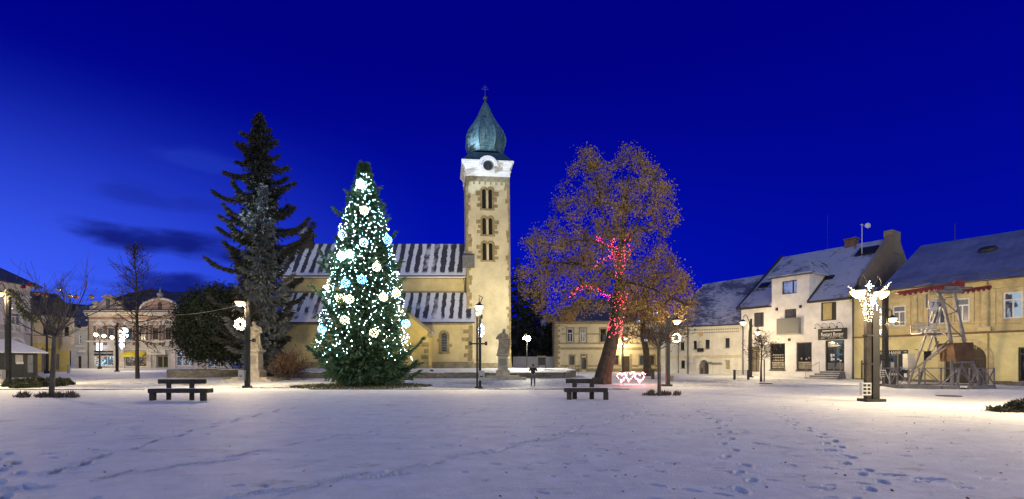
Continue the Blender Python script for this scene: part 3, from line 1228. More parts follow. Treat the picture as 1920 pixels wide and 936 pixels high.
vb = copn.node('ShaderNodeTexBrick')
vb.inputs['Scale'].default_value = 1.3
vb.inputs['Mortar Size'].default_value = .012
copper = copn.set(Base_Color=copn.mix(copn.step(copn.noise(1.6, 5, .7), .52, .72), copn.mix(copn.step(cps, .3, .7), (.04, .105, .13), (.16, .27, .29)), (.022, .045, .055)), Roughness=.55, Metallic=.15)
yc = (y0 + y1) / 2
px_ = lambda q: q * (YT + hw) / F
zz = lambda py: at(0, py, YT + hw).z
mb = MB()
S8 = 1 / math.cos(PI / 8)
# square skirt flaring to the cornice, then octagonal neck and onion
mb.lathe((xt, yc, 0), [((hw + .5) * 1.414, ztop + .005), ((hw + .28) * 1.414, ztop + .16), (2.55 * 1.414, ztop + .55), (2.2 * 1.414, ztop + 1.0), (2.0 * 1.414, ztop + 1.3)], 4, PI / 4)
mb.build('skirt_roof', M('dark_copper', (.025, .06, .085), .5, .3, 2, .3, 10), tw)
mb = MB()
zn = ztop + 1.0
on = [(32, 293), (32, 290), (32.5, 287), (34.5, 283), (37, 278), (38.4, 272), (38.2, 266), (36.2, 258), (32.6, 250), (28.2, 243), (23.6, 236), (19.2, 229), (15.2, 221.5), (11.6, 213.5), (8.0, 205.5), (4.8, 198.5), (2.2, 193), (1.2, 189)]
mb.lathe((xt, yc, 0), [(px_(r) * 1.03, zz(py)) for r, py in on], 8, PI / 8)
mb.build('onion_dome', copper, tw)
mb = MB()
for k in range(8):
    a = PI / 8 + PI / 4 * k
    mb.tube([(xt + px_(r) * 1.035 * math.cos(a), yc + px_(r) * 1.035 * math.sin(a), zz(py)) for r, py in on[2:-1]], .05, 4)
mb.lathe((xt, yc, 0), [(px_(34), zz(289.5)), (px_(35), zz(288)), (px_(34), zz(286.5))], 8, PI / 8)
mb.build('dome_ribs', copper, tw)
mb = MB()
mb.ball((xt, yc, zz(185)), px_(4.3), 12, 8, sz=1.1)
mb.lathe((xt, yc, 0), [(px_(2.0), zz(192)), (px_(1.6), zz(189)), (px_(2.2), zz(188))], 8)
mb.tube([(xt, yc, zz(181)), (xt, yc, zz(160))], .035, 6)
mb.bar((xt - .42, yc, zz(168)), (xt + .42, yc, zz(168)), .06)
mb.bar((xt - .26, yc, zz(164)), (xt + .26, yc, zz(164)), .05)
mb.build('finial_cross', M('gilt_iron', (.12, .12, .14), .4, .2, 4, metal=.6), tw)
mb = MB()
ff.box(mb, -.5, .9, at(0, 503, YT).z, at(0, 481, YT).z, .02, .5)
mb.poly([ff.w(-.5, at(0, 481, YT).z + .003, .5), ff.w(.9, at(0, 481, YT).z + .003, .5), ff.w(.9, at(0, 476, YT).z, .02), ff.w(-.5, at(0, 476, YT).z, .02)])
mb.build('lead_flashing', M('grey_lead', (.09, .09, .10), .6, .2, 3), tw)
mb = MB()
for f_ in (ff, fl, fr_):
    f_.box(mb, -.08 if f_ is ff else .005, f_.L + (.08 if f_ is ff else -.005), zb, zb + .9, -.02, .08)
mb.build('plinth', sandd, tw)
tw.rotation_euler = (0, math.radians(-.55), math.radians(7.5))

# ================================================================== houses round the square
cream = M_plaster('cream_plaster', (.58, .51, .33))
sandtrim = M('plaster_trim', (.27, .22, .13), .9, .2, 2)
whitew = M_plaster('white_render', (.74, .71, .68), (.45, .42, .4))
oldwhite = M_plaster('old_limewash', (.70, .66, .55), (.42, .38, .28))
yellowlow = M_plaster('yellow_render', (.70, .61, .30), (.34, .27, .12))
yellowup = M_plaster('buff_render', (.60, .49, .25), (.3, .23, .11))
bufftrim = M('buff_moulding', (.50, .41, .22), .9, .2, 2)
pinkp = M_plaster('rose_grey_plaster', (.42, .33, .30), (.25, .2, .18))
pinktrim = M('pale_stucco', (.60, .53, .48), .9, .15, 2.5)
greyp = M_plaster('grey_rusticated_plaster', (.50, .48, .46), (.3, .28, .27))
darkframe = M('dark_window_frame', (.03, .025, .022), .5, .3, 5)
brownframe = M('brown_timber_frame', (.07, .045, .03), .6, .3, 5)
whiteframe = M('white_window_frame', (.72, .72, .72), .5, .08, 5)
stonesill = M('stone_sill', (.30, .27, .22), .9, .2, 4)
tin = M('tin_gutter', (.05, .05, .055), .5, .3, 4)
lettr = M('pale_lettering', (.75, .72, .66), .6, .05, 4)
gold = M('gold_lettering', (.30, .24, .10), .5, .1, 4)
blackb = M('black_board', (.018, .017, .018), .5, .3, 4)
woodd = M('dark_door_timber', (.05, .035, .022), .6, .35, 4, .3, 20)
notew = M('paper_notice', (.7, .69, .66), .8, .1, 6)


def quoins(f, uside, sgn, z0, z1, mat, parent, name='corner_stones', hh=.36):
    mb = MB()
    z, k = z0, 0
    while z < z1 - .2:
        w_ = (.72 if k % 2 else .45) * R.uniform(.92, 1.06)
        h_ = min(hh, z1 - z)
        u0, u1 = (uside - .01, uside + w_) if sgn > 0 else (uside - w_, uside + .01)
        f.box(mb, u0, u1, z + .01, z + h_ - .01, -.02, .035)
        z += hh
        k += 1
    return mb.build(name, mat, parent)


# ------------------------------------------------------------------ the parsonage right of the tower
YP_ = 68.0
fp = Fac((at(1040, 0, YP_).x, YP_), (at(1266, 0, YP_).x, YP_))
b0 = gz(YP_) - .4
zE = at(0, 601, YP_).z
ps = thing('town_house', fp.w(fp.L / 2, gz(YP_)), 'long cream two storey house with brown bands behind the leaning linden', 'house')
W = []
for x in (1069, 1093, 1131, 1173, 1215, 1256):
    W.append(fp.rect(x - 5.2, 616.5, x + 5.2, 641))
G = []
for x in (1072.5, 1155, 1203.5, 1222.5):
    G.append(fp.rect(x - 4.2, 667, x + 4.2, 684))
D1 = fp.rect(1090.5, 666, 1099.5, 692)
D2 = fp.rect(1169, 668, 1180.5, 697)
D3 = fp.rect(1253, 671, 1261, 697)
mb = MB()
fp.block(mb, 0, fp.L, b0, zE, 11, W + G + [D1, D2, D3], .25)
mb.build('wall', cream, ps)
for i, r in enumerate(W):
    fp.window(ps, r, whiteframe if i in (0, 1) else brownframe, GLASSC if i % 2 else GLASS, cols=2, split=.66, sur=(sandtrim, .2, .05))
for r in G:
    fp.window(ps, r, brownframe, GLASS, cols=2, split=.7, sur=(sandtrim, .16, .05))
fp.window(ps, D1, brownframe, GLASS, cols=2, split=.75, sur=(sandtrim, .16, .05))
for r in (D2, D3):
    fp.window(ps, r, woodd, woodd, cols=2, split=.8, name='door', pl='door_leaf')
mb = MB()
fp.box(mb, D2[0] - .3, D2[0], D2[2], D2[3] + .3, -.01, .06)
fp.box(mb, D2[1], D2[1] + .3, D2[2], D2[3] + .3, -.01, .06)
mb.build('door_surround', sandtrim, ps)
for (ya, yb, p) in ((642.5, 645.5, .06), (651.5, 655.5, .12), (604.5, 608, .1)):
    mb = MB()
    fp.box(mb, 0, fp.L, at(0, yb, YP_).z, at(0, ya, YP_).z, -.01, p)
    mb.build('string_course', sandtrim, ps)
runs(fp, ps, 'string_course', sandtrim, [(0, .8)] + [(r[0] - .2, r[1] + .2) for r in W], fp.L, at(0, 627.5, YP_).z, at(0, 625, YP_).z, -.01, .04)
runs(fp, ps, 'string_course', sandtrim, [(0, .8)] + [(r[0] - .16, r[1] + .16) for r in G + [D1]] + [(D2[0] - .3, D2[1] + .3), (D3[0], D3[1])], fp.L, at(0, 688, YP_).z, at(0, 684.5, YP_).z, -.01, .04)
quoins(fp, .0, 1, b0 + 1, zE - .6, sandtrim, ps)
runs(fp, ps, 'plinth', sandd, [(D1[0], D1[1]), (D2[0] - .3, D2[1] + .3), (D3[0], D3[1])], fp.L, b0, at(0, 691, YP_).z, -.01, .05)
x0, x1 = fp.P.x - .6, fp.P.x + fp.L + .6
zR_ = at(0, 560, YP_ + 5.5).z
mb = MB()
mb.slab([(x0, YP_ - .55, zE - .05), (x1, YP_ - .55, zE - .05), (x1 - 4.5, YP_ + 5.5, zR_), (x0 + 4.5, YP_ + 5.5, zR_)], .12)
mb.slab([(x0, YP_ - .55, zE - .05), (x0 + 4.5, YP_ + 5.5, zR_), (x0, YP_ + 11.5, zE - .05)], .12)
mb.slab([(x1, YP_ - .55, zE - .05), (x1, YP_ + 11.5, zE - .05), (x1 - 4.5, YP_ + 5.5, zR_)], .12)
mb.build('roof', M_roofsnow('parsonage_roof', (.045, .05, .075), .66, .4), ps)
mb = MB()
fp.box(mb, -.2, fp.L + .2, zE - .3, zE - .1, 0, .35)
mb.build('eaves', sandtrim, ps)
u, z = fp.uz(1163, 645)
mb = MB()
mb.tube([fp.w(u, z + .9, 0), fp.w(u, z + 1.0, .5), fp.w(u, z + .75, .9), fp.w(u, z + .3, .9)], .04, 6)
wl = mb.build('wall_lamp', iron, ps)
mb = MB()
mb.ball(fp.w(u, z + .1, .9), .2, 10, 6)
mb.build('globe', ME('warm_glass', (1, .78, .42), 14), wl)
lamp_light('wall_lamp_light', fp.w(u, z - .25, 1.0), 260, (1, .74, .38), wl, .1)
# low garden wall and side wing between tower and parsonage
mb = MB()
xa, xb = at(962, 0, 70).x, at(1041, 0, 70).x
mb.box(xa, xb, 70, 70.4, gz(70) - .3, gz(70) + 2.0)
gw = single(mb, 'garden_wall', greyp, ((xa + xb) / 2, 70.2, gz(70) - .3), 'grey garden wall between church tower and cream house, under dark spruces', 'wall')
mb = MB()
xa, xb = at(1019, 0, 74).x, at(1042, 0, 74).x
mb.box(xa, xb, 74, 80, gz(74) - .3, at(0, 612, 74).z)
mb.prism([(xa - .3, 73.6, at(0, 612, 74).z + .004), (xb + .3, 73.6, at(0, 612, 74).z + .004), (xb + .3, 80, at(0, 612, 74).z + 2.2), (xa - .3, 80, at(0, 612, 74).z + 2.2)], (0, 0, .12))
single(mb, 'outbuilding', greyp, ((xa + xb) / 2, 77, gz(74) - .3), 'grey windowless outbuilding at the left end of the cream house', 'house')

# ------------------------------------------------------------------ long whitewashed house with the arched gateway
Pa, Pb, Pc, Pd = (19.6, 63.2), (26.2, 58.5), (32.6, 49.0), (40.6, 37.5)
fl1 = Fac(Pa, Pb)
b0 = gz(60) - .35
zE = fl1.uz(1345, 610)[1]
lh = thing('town_house', fl1.w(fl1.L / 2, gz(60)), 'low whitewashed house with arched gateway and bluish snowy roof', 'house')
LW = [fl1.rect(*r) for r in ((1276, 642, 1283, 657), (1300.5, 639, 1306.5, 655), (1322.5, 637, 1330.5, 654), (1360, 634, 1368, 652), (1277, 676, 1284, 690.5))]
LB = fl1.rect(1359, 675, 1368.5, 693.5)
LG = fl1.rect(1310.5, 675, 1329, 703)
LG = (LG[0], LG[1], b0 + .02, LG[3], (LG[1] - LG[0]) * .62)
mb = MB()
fl1.block(mb, -1.2, fl1.L, b0, zE, 12, LW + [LB, LG], .4)
mb.build('wall', oldwhite, lh)
for r in LW: fl1.window(lh, r, darkframe, GLASS, cols=2, rec=.22, sill=stonesill, fw=.06)
fl1.window(lh, LB, oldwhite, M('boarded_window', (.4, .35, .2), .8, .2, 4), cols=1, rec=.25, sur=(M('pale_trim', (.68, .64, .55), .9, .12, 3), .2, .04))
mb = MB()
fl1.archband(mb, LG[0], LG[1], LG[3] - LG[4], LG[4], .32, -.01, .05, 12, legs=LG[3] - LG[4] - LG[2])
mb.build('gate_surround', M('pale_trim', (.68, .64, .55), .9, .12, 3), lh)
mb = MB()
arc = fl1.arc(LG[0] + .01, LG[1] - .01, LG[3] - LG[4], LG[4] - .01, 12)
mb.prism([fl1.w(u, z, -.38) for u, z in [(LG[0] + .01, LG[2] + .01)] + arc + [(LG[1] - .01, LG[2] + .01)]], Vector((fl1.n.x, fl1.n.y, 0)) * -.05)
gt = mb.build('gate', M('grey_gate_boards', (.20, .18, .15), .85, .3, 3, .4, 20), lh)
for (a_, b_, c_, d_) in ((.12, .34, .18, .5), (.5, .9, .08, .9)):
    mb = MB()
    U = LG[1] - LG[0]
    fl1.box(mb, LG[0] + U * a_, LG[0] + U * b_, LG[2] + .1 + c_, LG[2] + .3 + 1.5 * d_, -.37, -.34)
    mb.build('gate_panel', M('grey_gate_panel', (.08, .07, .06), .8, .3, 4), gt)
mb = MB()
zs0, zs1 = fl1.uz(1345, 624)[1], fl1.uz(1345, 621.2)[1]
for row in range(2):
    for k in range(34):
        u = 1.2 + (fl1.L - 1.4) * k / 34
        fl1.box(mb, u, u + .11, zs0 + row * .32, zs0 + row * .32 + .13, -.01, .03)
mb.build('frieze_pattern', M('blue_grey_frieze', (.16, .16, .2), .9, .1, 4), lh)
mb = MB()
zbd = fl1.uz(1345, 669)[1]
fl1.box(mb, -1.2, fl1.L, zbd - .18, zbd + .18, -.01, .03)
mb.build('string_course', M('buff_band', (.56, .49, .33), .9, .15, 2), lh)
for xq in (1290.5, 1272.5, 1393.5):
    u = fl1.uz(xq, 660)[0]
    mb = MB()
    mb.tube([fl1.w(u, b0, .12), fl1.w(u, zE - .5, .12), fl1.w(u, zE - .1, .5)], .07 if xq > 1280 else .045, 6)
    mb.build('downpipe', tin, lh)
mb = MB()
mb.tube([fl1.w(-1.4, zE - .06, .62), fl1.w(fl1.L, zE - .06, .62)], .08, 6)
mb.build('gutter', tin, lh)
zRr = 13.0
A1 = fl1.w(-1.6, zE, .6); A2 = fl1.w(fl1.L - .05, zE, .6)
B1 = fl1.w(2.2, zRr - .6, -7.0); B2 = fl1.w(fl1.L + 2.5, zRr, -7.0)
C1 = fl1.w(-1.6, zE, -13); C2 = fl1.w(fl1.L + 2, zE, -13)
mb = MB()
mb.slab([A1, A2, B2, B1], .14)
mb.slab([A1, B1, C1], .14)
mb.slab([B1, B2, C2, C1], .14)
mb.build('roof', M_roofsnow('long_house_roof', (.07, .08, .14), .50, .3), lh)
# painted niche with figure, round sign and lamp board
mb = MB()
u, z = fl1.uz(1314, 655)
fl1.box(mb, u - .35, u + .35, z - .32, z + .12, 0, .25)
nb_ = mb.build('niche_box', blackb, lh)
mb = MB()
mb.lathe(fl1.w(u, z + .13, .13), [(.26, 0), (.24, .25), (.12, .5), (.1, .55), (.15, .68), (.1, .82), (.02, .86)], 10)
mb.build('bust', M('pale_carving', (.5, .46, .36), .9, .2, 6), nb_, True)
mb = MB()
c_ = fl1.w(u, z + 1.75, .02)
mb.prism([fl1.w(u + .27 * math.cos(q * PI / 8), z + 1.75 + .27 * math.sin(q * PI / 8), .01) for q in range(16)], Vector((fl1.n.x, fl1.n.y, 0)) * .05)
mb.build('sun_disc', M('ochre_disc', (.5, .33, .12), .8, .2, 5), lh)
u, z = fl1.uz(1338, 681)
mb = MB()
fl1.box(mb, u - .55, u - .2, z - .14, z + .14, 0, .3)
fl1.box(mb, u - .18, u + .95, z - .18, z + .06, 0, .12)
mb.build('wall_sign', M('grey_wall_sign', (.2, .19, .16), .7, .2, 5), lh)
mb = MB()
u, z = fl1.uz(1297, 677)
mb.prism([fl1.w(u + .26 * math.cos(q * PI / 8), z + .26 * math.sin(q * PI / 8), .45) for q in range(16)], Vector((fl1.d.x, fl1.d.y, 0)) * .1)
mb.tube([fl1.w(u, z, 0), fl1.w(u + .03, z, .3)], .03, 5)
mb.build('round_sign', M('white_round_sign', (.7, .68, .66), .5, .1, 5), lh)

# ------------------------------------------------------------------ white three storey house with the burger shop
fb = Fac(Pb, Pc)
b0 = gz(52) - .5
bh = thing('town_house', fb.w(fb.L / 2, gz(54)), 'white rendered house with flush dormer and black burger shop sign', 'house')
zE = 8.35
dL, dR = fb.uz(1447, 545)[0], fb.uz(1517, 545)[0]
zD = fb.uz(1481, 515)[1]
BW = [fb.rect(*r) for r in ((1413, 586, 1432, 613), (1466, 526, 1494, 551), (1471, 579.5, 1493, 601), (1539, 566.5, 1568, 601))]
SW = [fb.rect(*r) for r in ((1443.5, 644, 1472, 693), (1493, 642, 1522, 694))]
DR = fb.rect(1547, 638, 1583, 696)
DR = (DR[0], DR[1], DR[2], DR[3])
DS = fb.rect(1409, 650, 1424, 697)
wz = [BW[0], BW[2], BW[3]] + SW + [DR, DS]
mb = MB()
fb.block(mb, 0, fb.L, b0, zE, 18, wz, .25)
fb.wall(mb, dL, dR, zE, zD, [BW[1]], .25)
for u, s in ((dL, -1), (dR, 1)):
    mb.poly([fb.w(u, zE - .3, 0), fb.w(u, zD, 0), fb.w(u, zD, -4.4), fb.w(u, zE - .3, -4.4)])
mb.build('wall', whitew, bh)
for i, r in enumerate(BW):
    fb.window(bh, r, darkframe, GLASSM if i != 3 else M('drawn_blind', (.42, .34, .16), .7, .15, 3), cols=1, rec=.2, fw=.09)
for i, r in enumerate(BW):
    mb = MB()
    fb.box(mb, r[0] + (r[1] - r[0]) * .68, r[0] + (r[1] - r[0]) * .75, r[2] + .1, r[3] - .1, -.2, -.12)
    if i == 3: fb.box(mb, r[0] + (r[1] - r[0]) * .752, r[1] - .1, r[2] + .1, r[3] - .1, -.19, -.15)
    mb.build('mullion', darkframe, bh)
for r in SW:
    w_ = fb.window(bh, r, darkframe, GLASS, cols=1, rec=.2, fw=.09, name='shop_window')
    mb = MB()
    U, H_ = r[1] - r[0], r[3] - r[2]
    if r is SW[0]:
        for q in range(3):
            for k in range(5):
                fb.box(mb, r[0] + U * (.14 + .15 * k), r[0] + U * (.25 + .15 * k), r[2] + H_ * (.33 + .1 * q), r[2] + H_ * (.385 + .1 * q), -.182, -.165)
        for q in range(4): fb.box(mb, r[0] + .14, r[1] - .14, r[2] + .14 + H_ * .065 * q, r[2] + .14 + H_ * (.065 * q + .05), -.182, -.165)
    else:
        for q in range(4): fb.box(mb, r[0] + .14, r[1] - .14, r[2] + .14 + H_ * .065 * q, r[2] + .14 + H_ * (.065 * q + .052), -.182, -.165)
        for (a_, b_, s_) in ((.25, .38, .09), (.55, .36, .11), (.75, .4, .07)):
            fb.box(mb, r[0] + U * a_, r[0] + U * (a_ + s_), r[2] + H_ * b_, r[2] + H_ * (b_ + .07), -.182, -.165)
    mb.build('display_board', M('window_display', (.26, .23, .18), .7, .4, 3), w_)
    mb = MB()
    fb.box(mb, r[0] - .05, r[1] + .08, r[2] - .13, r[2] - .01, -.1, .07)
    mb.build('sill', darkframe, w_)
dw = fb.window(bh, DR, darkframe, GLASS, cols=2, rec=.24, fw=.1, split=.78, name='shop_door')
mb = MB()
U, H_ = DR[1] - DR[0], DR[3] - DR[2]
for (a_, b_, c_, d_) in ((.24, .33, .53, .62), (.36, .45, .54, .61), (.25, .34, .40, .5), (.36, .44, .41, .48), (.6, .7, .42, .46), (.72, .82, .38, .42)):
    fb.box(mb, DR[0] + U * a_, DR[0] + U * b_, DR[2] + H_ * (c_ - .06), DR[2] + H_ * (d_ - .06), -.218, -.205)
mb.build('notice', notew, dw)
mb = MB()
fb.box(mb, DR[0] + .14, DR[0] + U * .46, DR[2] + .15, DR[2] + H_ * .27, -.218, -.2)
fb.box(mb, DR[0] + U * .54, DR[1] - .14, DR[2] + .15, DR[2] + H_ * .27, -.218, -.2)
mb.build('door_panel', M('grey_door_panel', (.12, .12, .12), .6, .2, 5), dw)
fb.window(bh, DS, darkframe, M('brown_doorway', (.2, .16, .1), .6, .3, 3), cols=2, rec=.22, split=.8, name='door', pl='door_leaf')  # plain brown tone for the door pane
# dormer roof, main roof, gable
dep = 9.2
zRg = 15.15
slope = (zRg - zE) / dep
mb = MB()
e = .45
o1 = fb.w(-.25, zE - e * slope * .6, e); o2 = fb.w(dL - .02, zE - e * slope * .6, e)
o3 = fb.w(dR + .02, zE - e * slope * .6, e); o4 = fb.w(fb.L - .35, zE - e * slope * .6, e)
kd = 3.4
mb.slab([o1, o2, fb.w(dL - .02, zE + slope * kd, -kd), fb.w(dL - .02, zRg - .02, -dep), fb.w(-.25, zRg - .02, -dep)], .16)
mb.slab([o3, o4, fb.w(fb.L - .35, zRg, -dep), fb.w(dR + .02, zRg, -dep)], .16)
mb.slab([fb.w(dL, zE + slope * 3.0, -3.0), fb.w(dR, zE + slope * 3.0, -3.0), fb.w(dR, zRg - .01, -dep), fb.w(dL, zRg - .01, -dep)], .16)
mb.slab([fb.w(-.25, zRg - .02, -dep - .003), fb.w(fb.L - .35, zRg - .02, -dep - .003), fb.w(fb.L - .35, zE, -18.3), fb.w(-.25, zE, -18.3)], .16)
rs = M_roofsnow('burger_house_roof', (.045, .05, .07), .37, .45)
rf = mb.build('roof', rs, bh)
mb = MB()
zDm = zD + 1.75
dm = (dL + dR) / 2
mb.slab([fb.w(dL - .3, zD - .02, .35), fb.w(dR + .3, zD - .02, .35), fb.w(dR - 1.1, zDm, -2.2), fb.w(dL + 1.1, zDm, -2.2)], .12)
mb.slab([fb.w(dR + .303, zD - .02, .35), fb.w(dR + .303, zD - .02, -3.8), fb.w(dR - 1.1, zDm + .05, -6.0), fb.w(dR - 1.097, zDm, -2.2)], .12)
mb.slab([fb.w(dL - .303, zD - .02, .35), fb.w(dL + 1.097, zDm, -2.2), fb.w(dL + 1.1, zDm + .05, -6.0), fb.w(dL - .303, zD - .02, -3.8)], .12)
mb.slab([fb.w(dL + 1.103, zDm, -2.203), fb.w(dR - 1.103, zDm, -2.203), fb.w(dR - 1.1, zDm + .05, -6.2), fb.w(dL + 1.1, zDm + .05, -6.2)], .12)
mb.build('dormer_roof', M_roofsnow('dormer_roof_snow', (.05, .055, .07), .40, .6), bh)
mb = MB()
fb.box(mb, dL - .32, dR + .32, zD - .2, zD - .14, -.1, .38)
fb.box(mb, -.25, dL - .03, zE - .38, zE - .2, -.02, .5)
fb.box(mb, dR + .03, fb.L, zE - .38, zE - .2, -.02, .5)
mb.bar(fb.w(dR + .12, zE - .25, .5), fb.w(dR + .12, zE + slope * 3.9, -3.7), .12, .25)
mb.bar(fb.w(-.27, zE - .3, .5), fb.w(-.27, zRg + .1, -dep), .14, .3)
mb.build('eaves', darkframe, bh)
brick = M_plaster('bare_gable_masonry', (.26, .20, .14), (.12, .09, .07))
mb = MB()
nn = Vector((fb.d.x, fb.d.y, 0)) * .5
L_ = fb.L - .33
mb.prism([fb.w(L_, b0, -.2), fb.w(L_, zE + .15, -.05), fb.w(L_, zRg + .35, -dep + .4), fb.w(L_, zRg + .3, -dep - 1.0), fb.w(L_, zE - .5, -17.9), fb.w(L_, b0, -17.9)], nn)
gb = mb.build('gable_wall', brick, bh)
mb = MB()
q0, q1 = -dep - 1.5, -dep + .5
c0 = fb.w(fb.L - .2, zRg - 1.2, (q0 + q1) / 2)
mb.obox(c0 + Vector((0, 0, .75)), Vector((fb.d.x, fb.d.y, 0)) * .42, Vector((fb.n.x, fb.n.y, 0)) * 1.0, (0, 0, 1.2))
mb.build('chimney', brick, gb)
mb = MB()
c0 = fb.w(fb.L * .66, zRg - .25, -dep)
mb.obox(c0, Vector((fb.d.x, fb.d.y, 0)) * .55, Vector((fb.n.x, fb.n.y, 0)) * .45, (0, 0, .8))
mb.obox(c0 + Vector((0, 0, .88)), Vector((fb.d.x, fb.d.y, 0)) * .65, Vector((fb.n.x, fb.n.y, 0)) * .55, (0, 0, .07))
mb.build('chimney', M('chimney_brick', (.15, .085, .065), .9, .3, 3, .4, 12), rf)
# roof hatches
for (us, dd, w_, h_) in ((.86, -7.2, .9, .8), (.66, -3.2, .8, .35), (.07, -3.4, .55, .5)):
    mb = MB()
    u = fb.L * us
    c0 = fb.w(u, zE + slope * -dd + .12, dd)
    ax = Vector((fb.d.x, fb.d.y, 0))
    up = (Vector((-fb.n.x, -fb.n.y, 0)) + Vector((0, 0, slope))).normalized()
    mb.obox(c0, ax * w_, up * h_, ax.cross(up).normalized() * .1)
    mb.build('roof_hatch', blackb, rf)
# aerial with dish, lightning rod
mb = MB()
p = fb.w(fb.L * .84, zE + slope * 6.6, -6.6)
mb.tube([p, p + Vector((0, 0, 3.4))], .04, 5)
mb.lathe(p + Vector((.45, -.25, 3.15)), [(.02, -.3), (.25, -.2), (.3, .0), (.25, .2), (.02, .3)], 10, 0, 1, .3)
mb.tube([p + Vector((-.2, 0, 3.3)), p + Vector((.5, -.1, 3.2))], .03, 4)
mb.build('aerial', M('pale_metal', (.55, .55, .57), .4, .15, 5), rf)
mb = MB()
p = fb.w(fb.L * .44, zRg - .2, -dep)
mb.tube([p, p + Vector((0, 0, 4.2))], .03, 4)
mb.build('lightning_rod', iron, rf)
# glass balcony under the middle window, small lamps
mb = MB()
r = fb.rect(1461, 597, 1502, 626)
fb.box(mb, r[0], r[1], r[2], r[3], .5, .53)
fb.box(mb, r[0], r[0] + .02, r[2], r[3], .0, .497)
fb.box(mb, r[1] - .02, r[1], r[2], r[3], .0, .497)
gn = NT('grey_balcony_glass')
mb.build('balcony_screen', gn.set(Base_Color=(.35, .35, .33), Roughness=.15, Transmission_Weight=.55, IOR=1.1), bh)
mb = MB()
r2 = fb.rect(1472, 602, 1493, 624)
fb.box(mb, r2[0], r2[1], r2[2], r2[3], .0, .02)
mb.build('balcony_door', M('balcony_back', (.16, .15, .10), .5, .3, 3), bh)
mb = MB()
fb.box(mb, r[0] - .03, r[1] + .03, r[2] - .1, r[2] - .003, 0, .56)
mb.build('balcony_slab', M('grey_slab', (.3, .3, .3), .8, .1, 3), bh)
for (x, yy) in ((1457, 580), (1480.5, 637), (1501.5, 575)):
    mb = MB()
    u, z = fb.uz(x, yy)
    fb.box(mb, u - .1, u + .1, z - .14, z + .14, 0, .16)
    mb.build('wall_fitting', iron, bh)
# SIGN
sr = fb.rect(1535, 616, 1589, 637)
sg = MB()
fb.box(sg, sr[0], sr[1], sr[2], sr[3], .03, .14)
sgn = tag(sg.build('shop_sign', blackb), 'black shop sign reading Restart Burger above the stepped entrance', 'sign')
sgn.data.transform(Matrix.Translation(-fb.w((sr[0] + sr[1]) / 2, sr[2], .03)))
sgn.location = fb.w((sr[0] + sr[1]) / 2, sr[2], .03)
U, H_ = sr[1] - sr[0], sr[3] - sr[2]
um = (sr[0] + sr[1]) / 2
fb.text(sgn, 'Restart Burger', um, sr[2] + H_ * .48, H_ * .44, lettr, .145, sx=min(1.0, U * .84 / (H_ * .44 * 6.4)))
fb.text(sgn, 'BEER   ·   BURGERS   ·   GRILL', um, sr[2] + H_ * .15, H_ * .15, M('dim_lettering', (.4, .38, .35), .6, .05, 4), .145)
mb = MB()
fb.box(mb, um - U * .36, um + U * .36, sr[2] + H_ * .262, sr[2] + H_ * .28, .14, .15)
fb.box(mb, um - U * .34, um - .12, sr[2] + H_ * .77, sr[2] + H_ * .84, .14, .15)
fb.box(mb, um + .12, um + U * .32, sr[2] + H_ * .77, sr[2] + H_ * .86, .14, .15)
mb.octa(fb.w(um, sr[2] + H_ * .8, .15), .1)
mb.build('sign_ornament', lettr, sgn)
for q in (.02, .27, .53, .79):
    mb = MB()
    u = sr[0] + U * q
    mb.tube([fb.w(u + .25, sr[3] - .05, .02), fb.w(u + .15, sr[3] + .4, .25), fb.w(u, sr[3] + .55, .45), fb.w(u - .12, sr[3] + .4, .6), fb.w(u - .1, sr[3] + .15, .65)], .02, 5)
    mb.lathe(fb.w(u - .1, sr[3] + .02, .65), [(.1, 0), (.09, .08), (.02, .16)], 8)
    mb.build('sign_lamp', iron, sgn)
# entrance steps with rails
st = thing('entrance_steps', fb.w((DR[0] + DR[1]) / 2, gz(50)), 'snowy stone steps with handrails at the burger shop door', 'steps')
mb = MB()
zd = DR[2] - .02
zg = gz(50) - .1
ns = 4
ul, ur = fb.uz(1531, 705)[0], fb.uz(1585, 705)[0]
for k in range(ns):
    zt_ = zd - (zd - zg) * k / ns
    fb.box(mb, DR[0] - .1 - .33 * k, DR[1] + .05 + .04 * k, zt_ - (zd - zg) / ns, zt_, .003 * k, .9 + .32 * k)
mb.build('tread', M('step_stone', (.14, .13, .13), .85, .25, 3), st)
mb = MB()
for k in range(ns):
    zt_ = zd - (zd - zg) * k / ns
    fb.box(mb, DR[0] - .08 - .33 * k, DR[1] + .0 + .04 * k, zt_ + .003, zt_ + .03, .62 + .32 * k, .88 + .32 * k)
mb.build('snow_cover', capm, st)
for u in (DR[0] - .25, DR[1] - .1):
    mb = MB()
    pts = [fb.w(u, zd, .6), fb.w(u, zd + .95, .6), fb.w(u - .7 if u < DR[0] else u, zg + .95, 1.9), fb.w(u - .7 if u < DR[0] else u, zg + .05, 1.9)]
    mb.tube(pts, .03, 6)
    mb.build('handrail', M('grey_rail', (.2, .19, .19), .5, .2, 5), st)

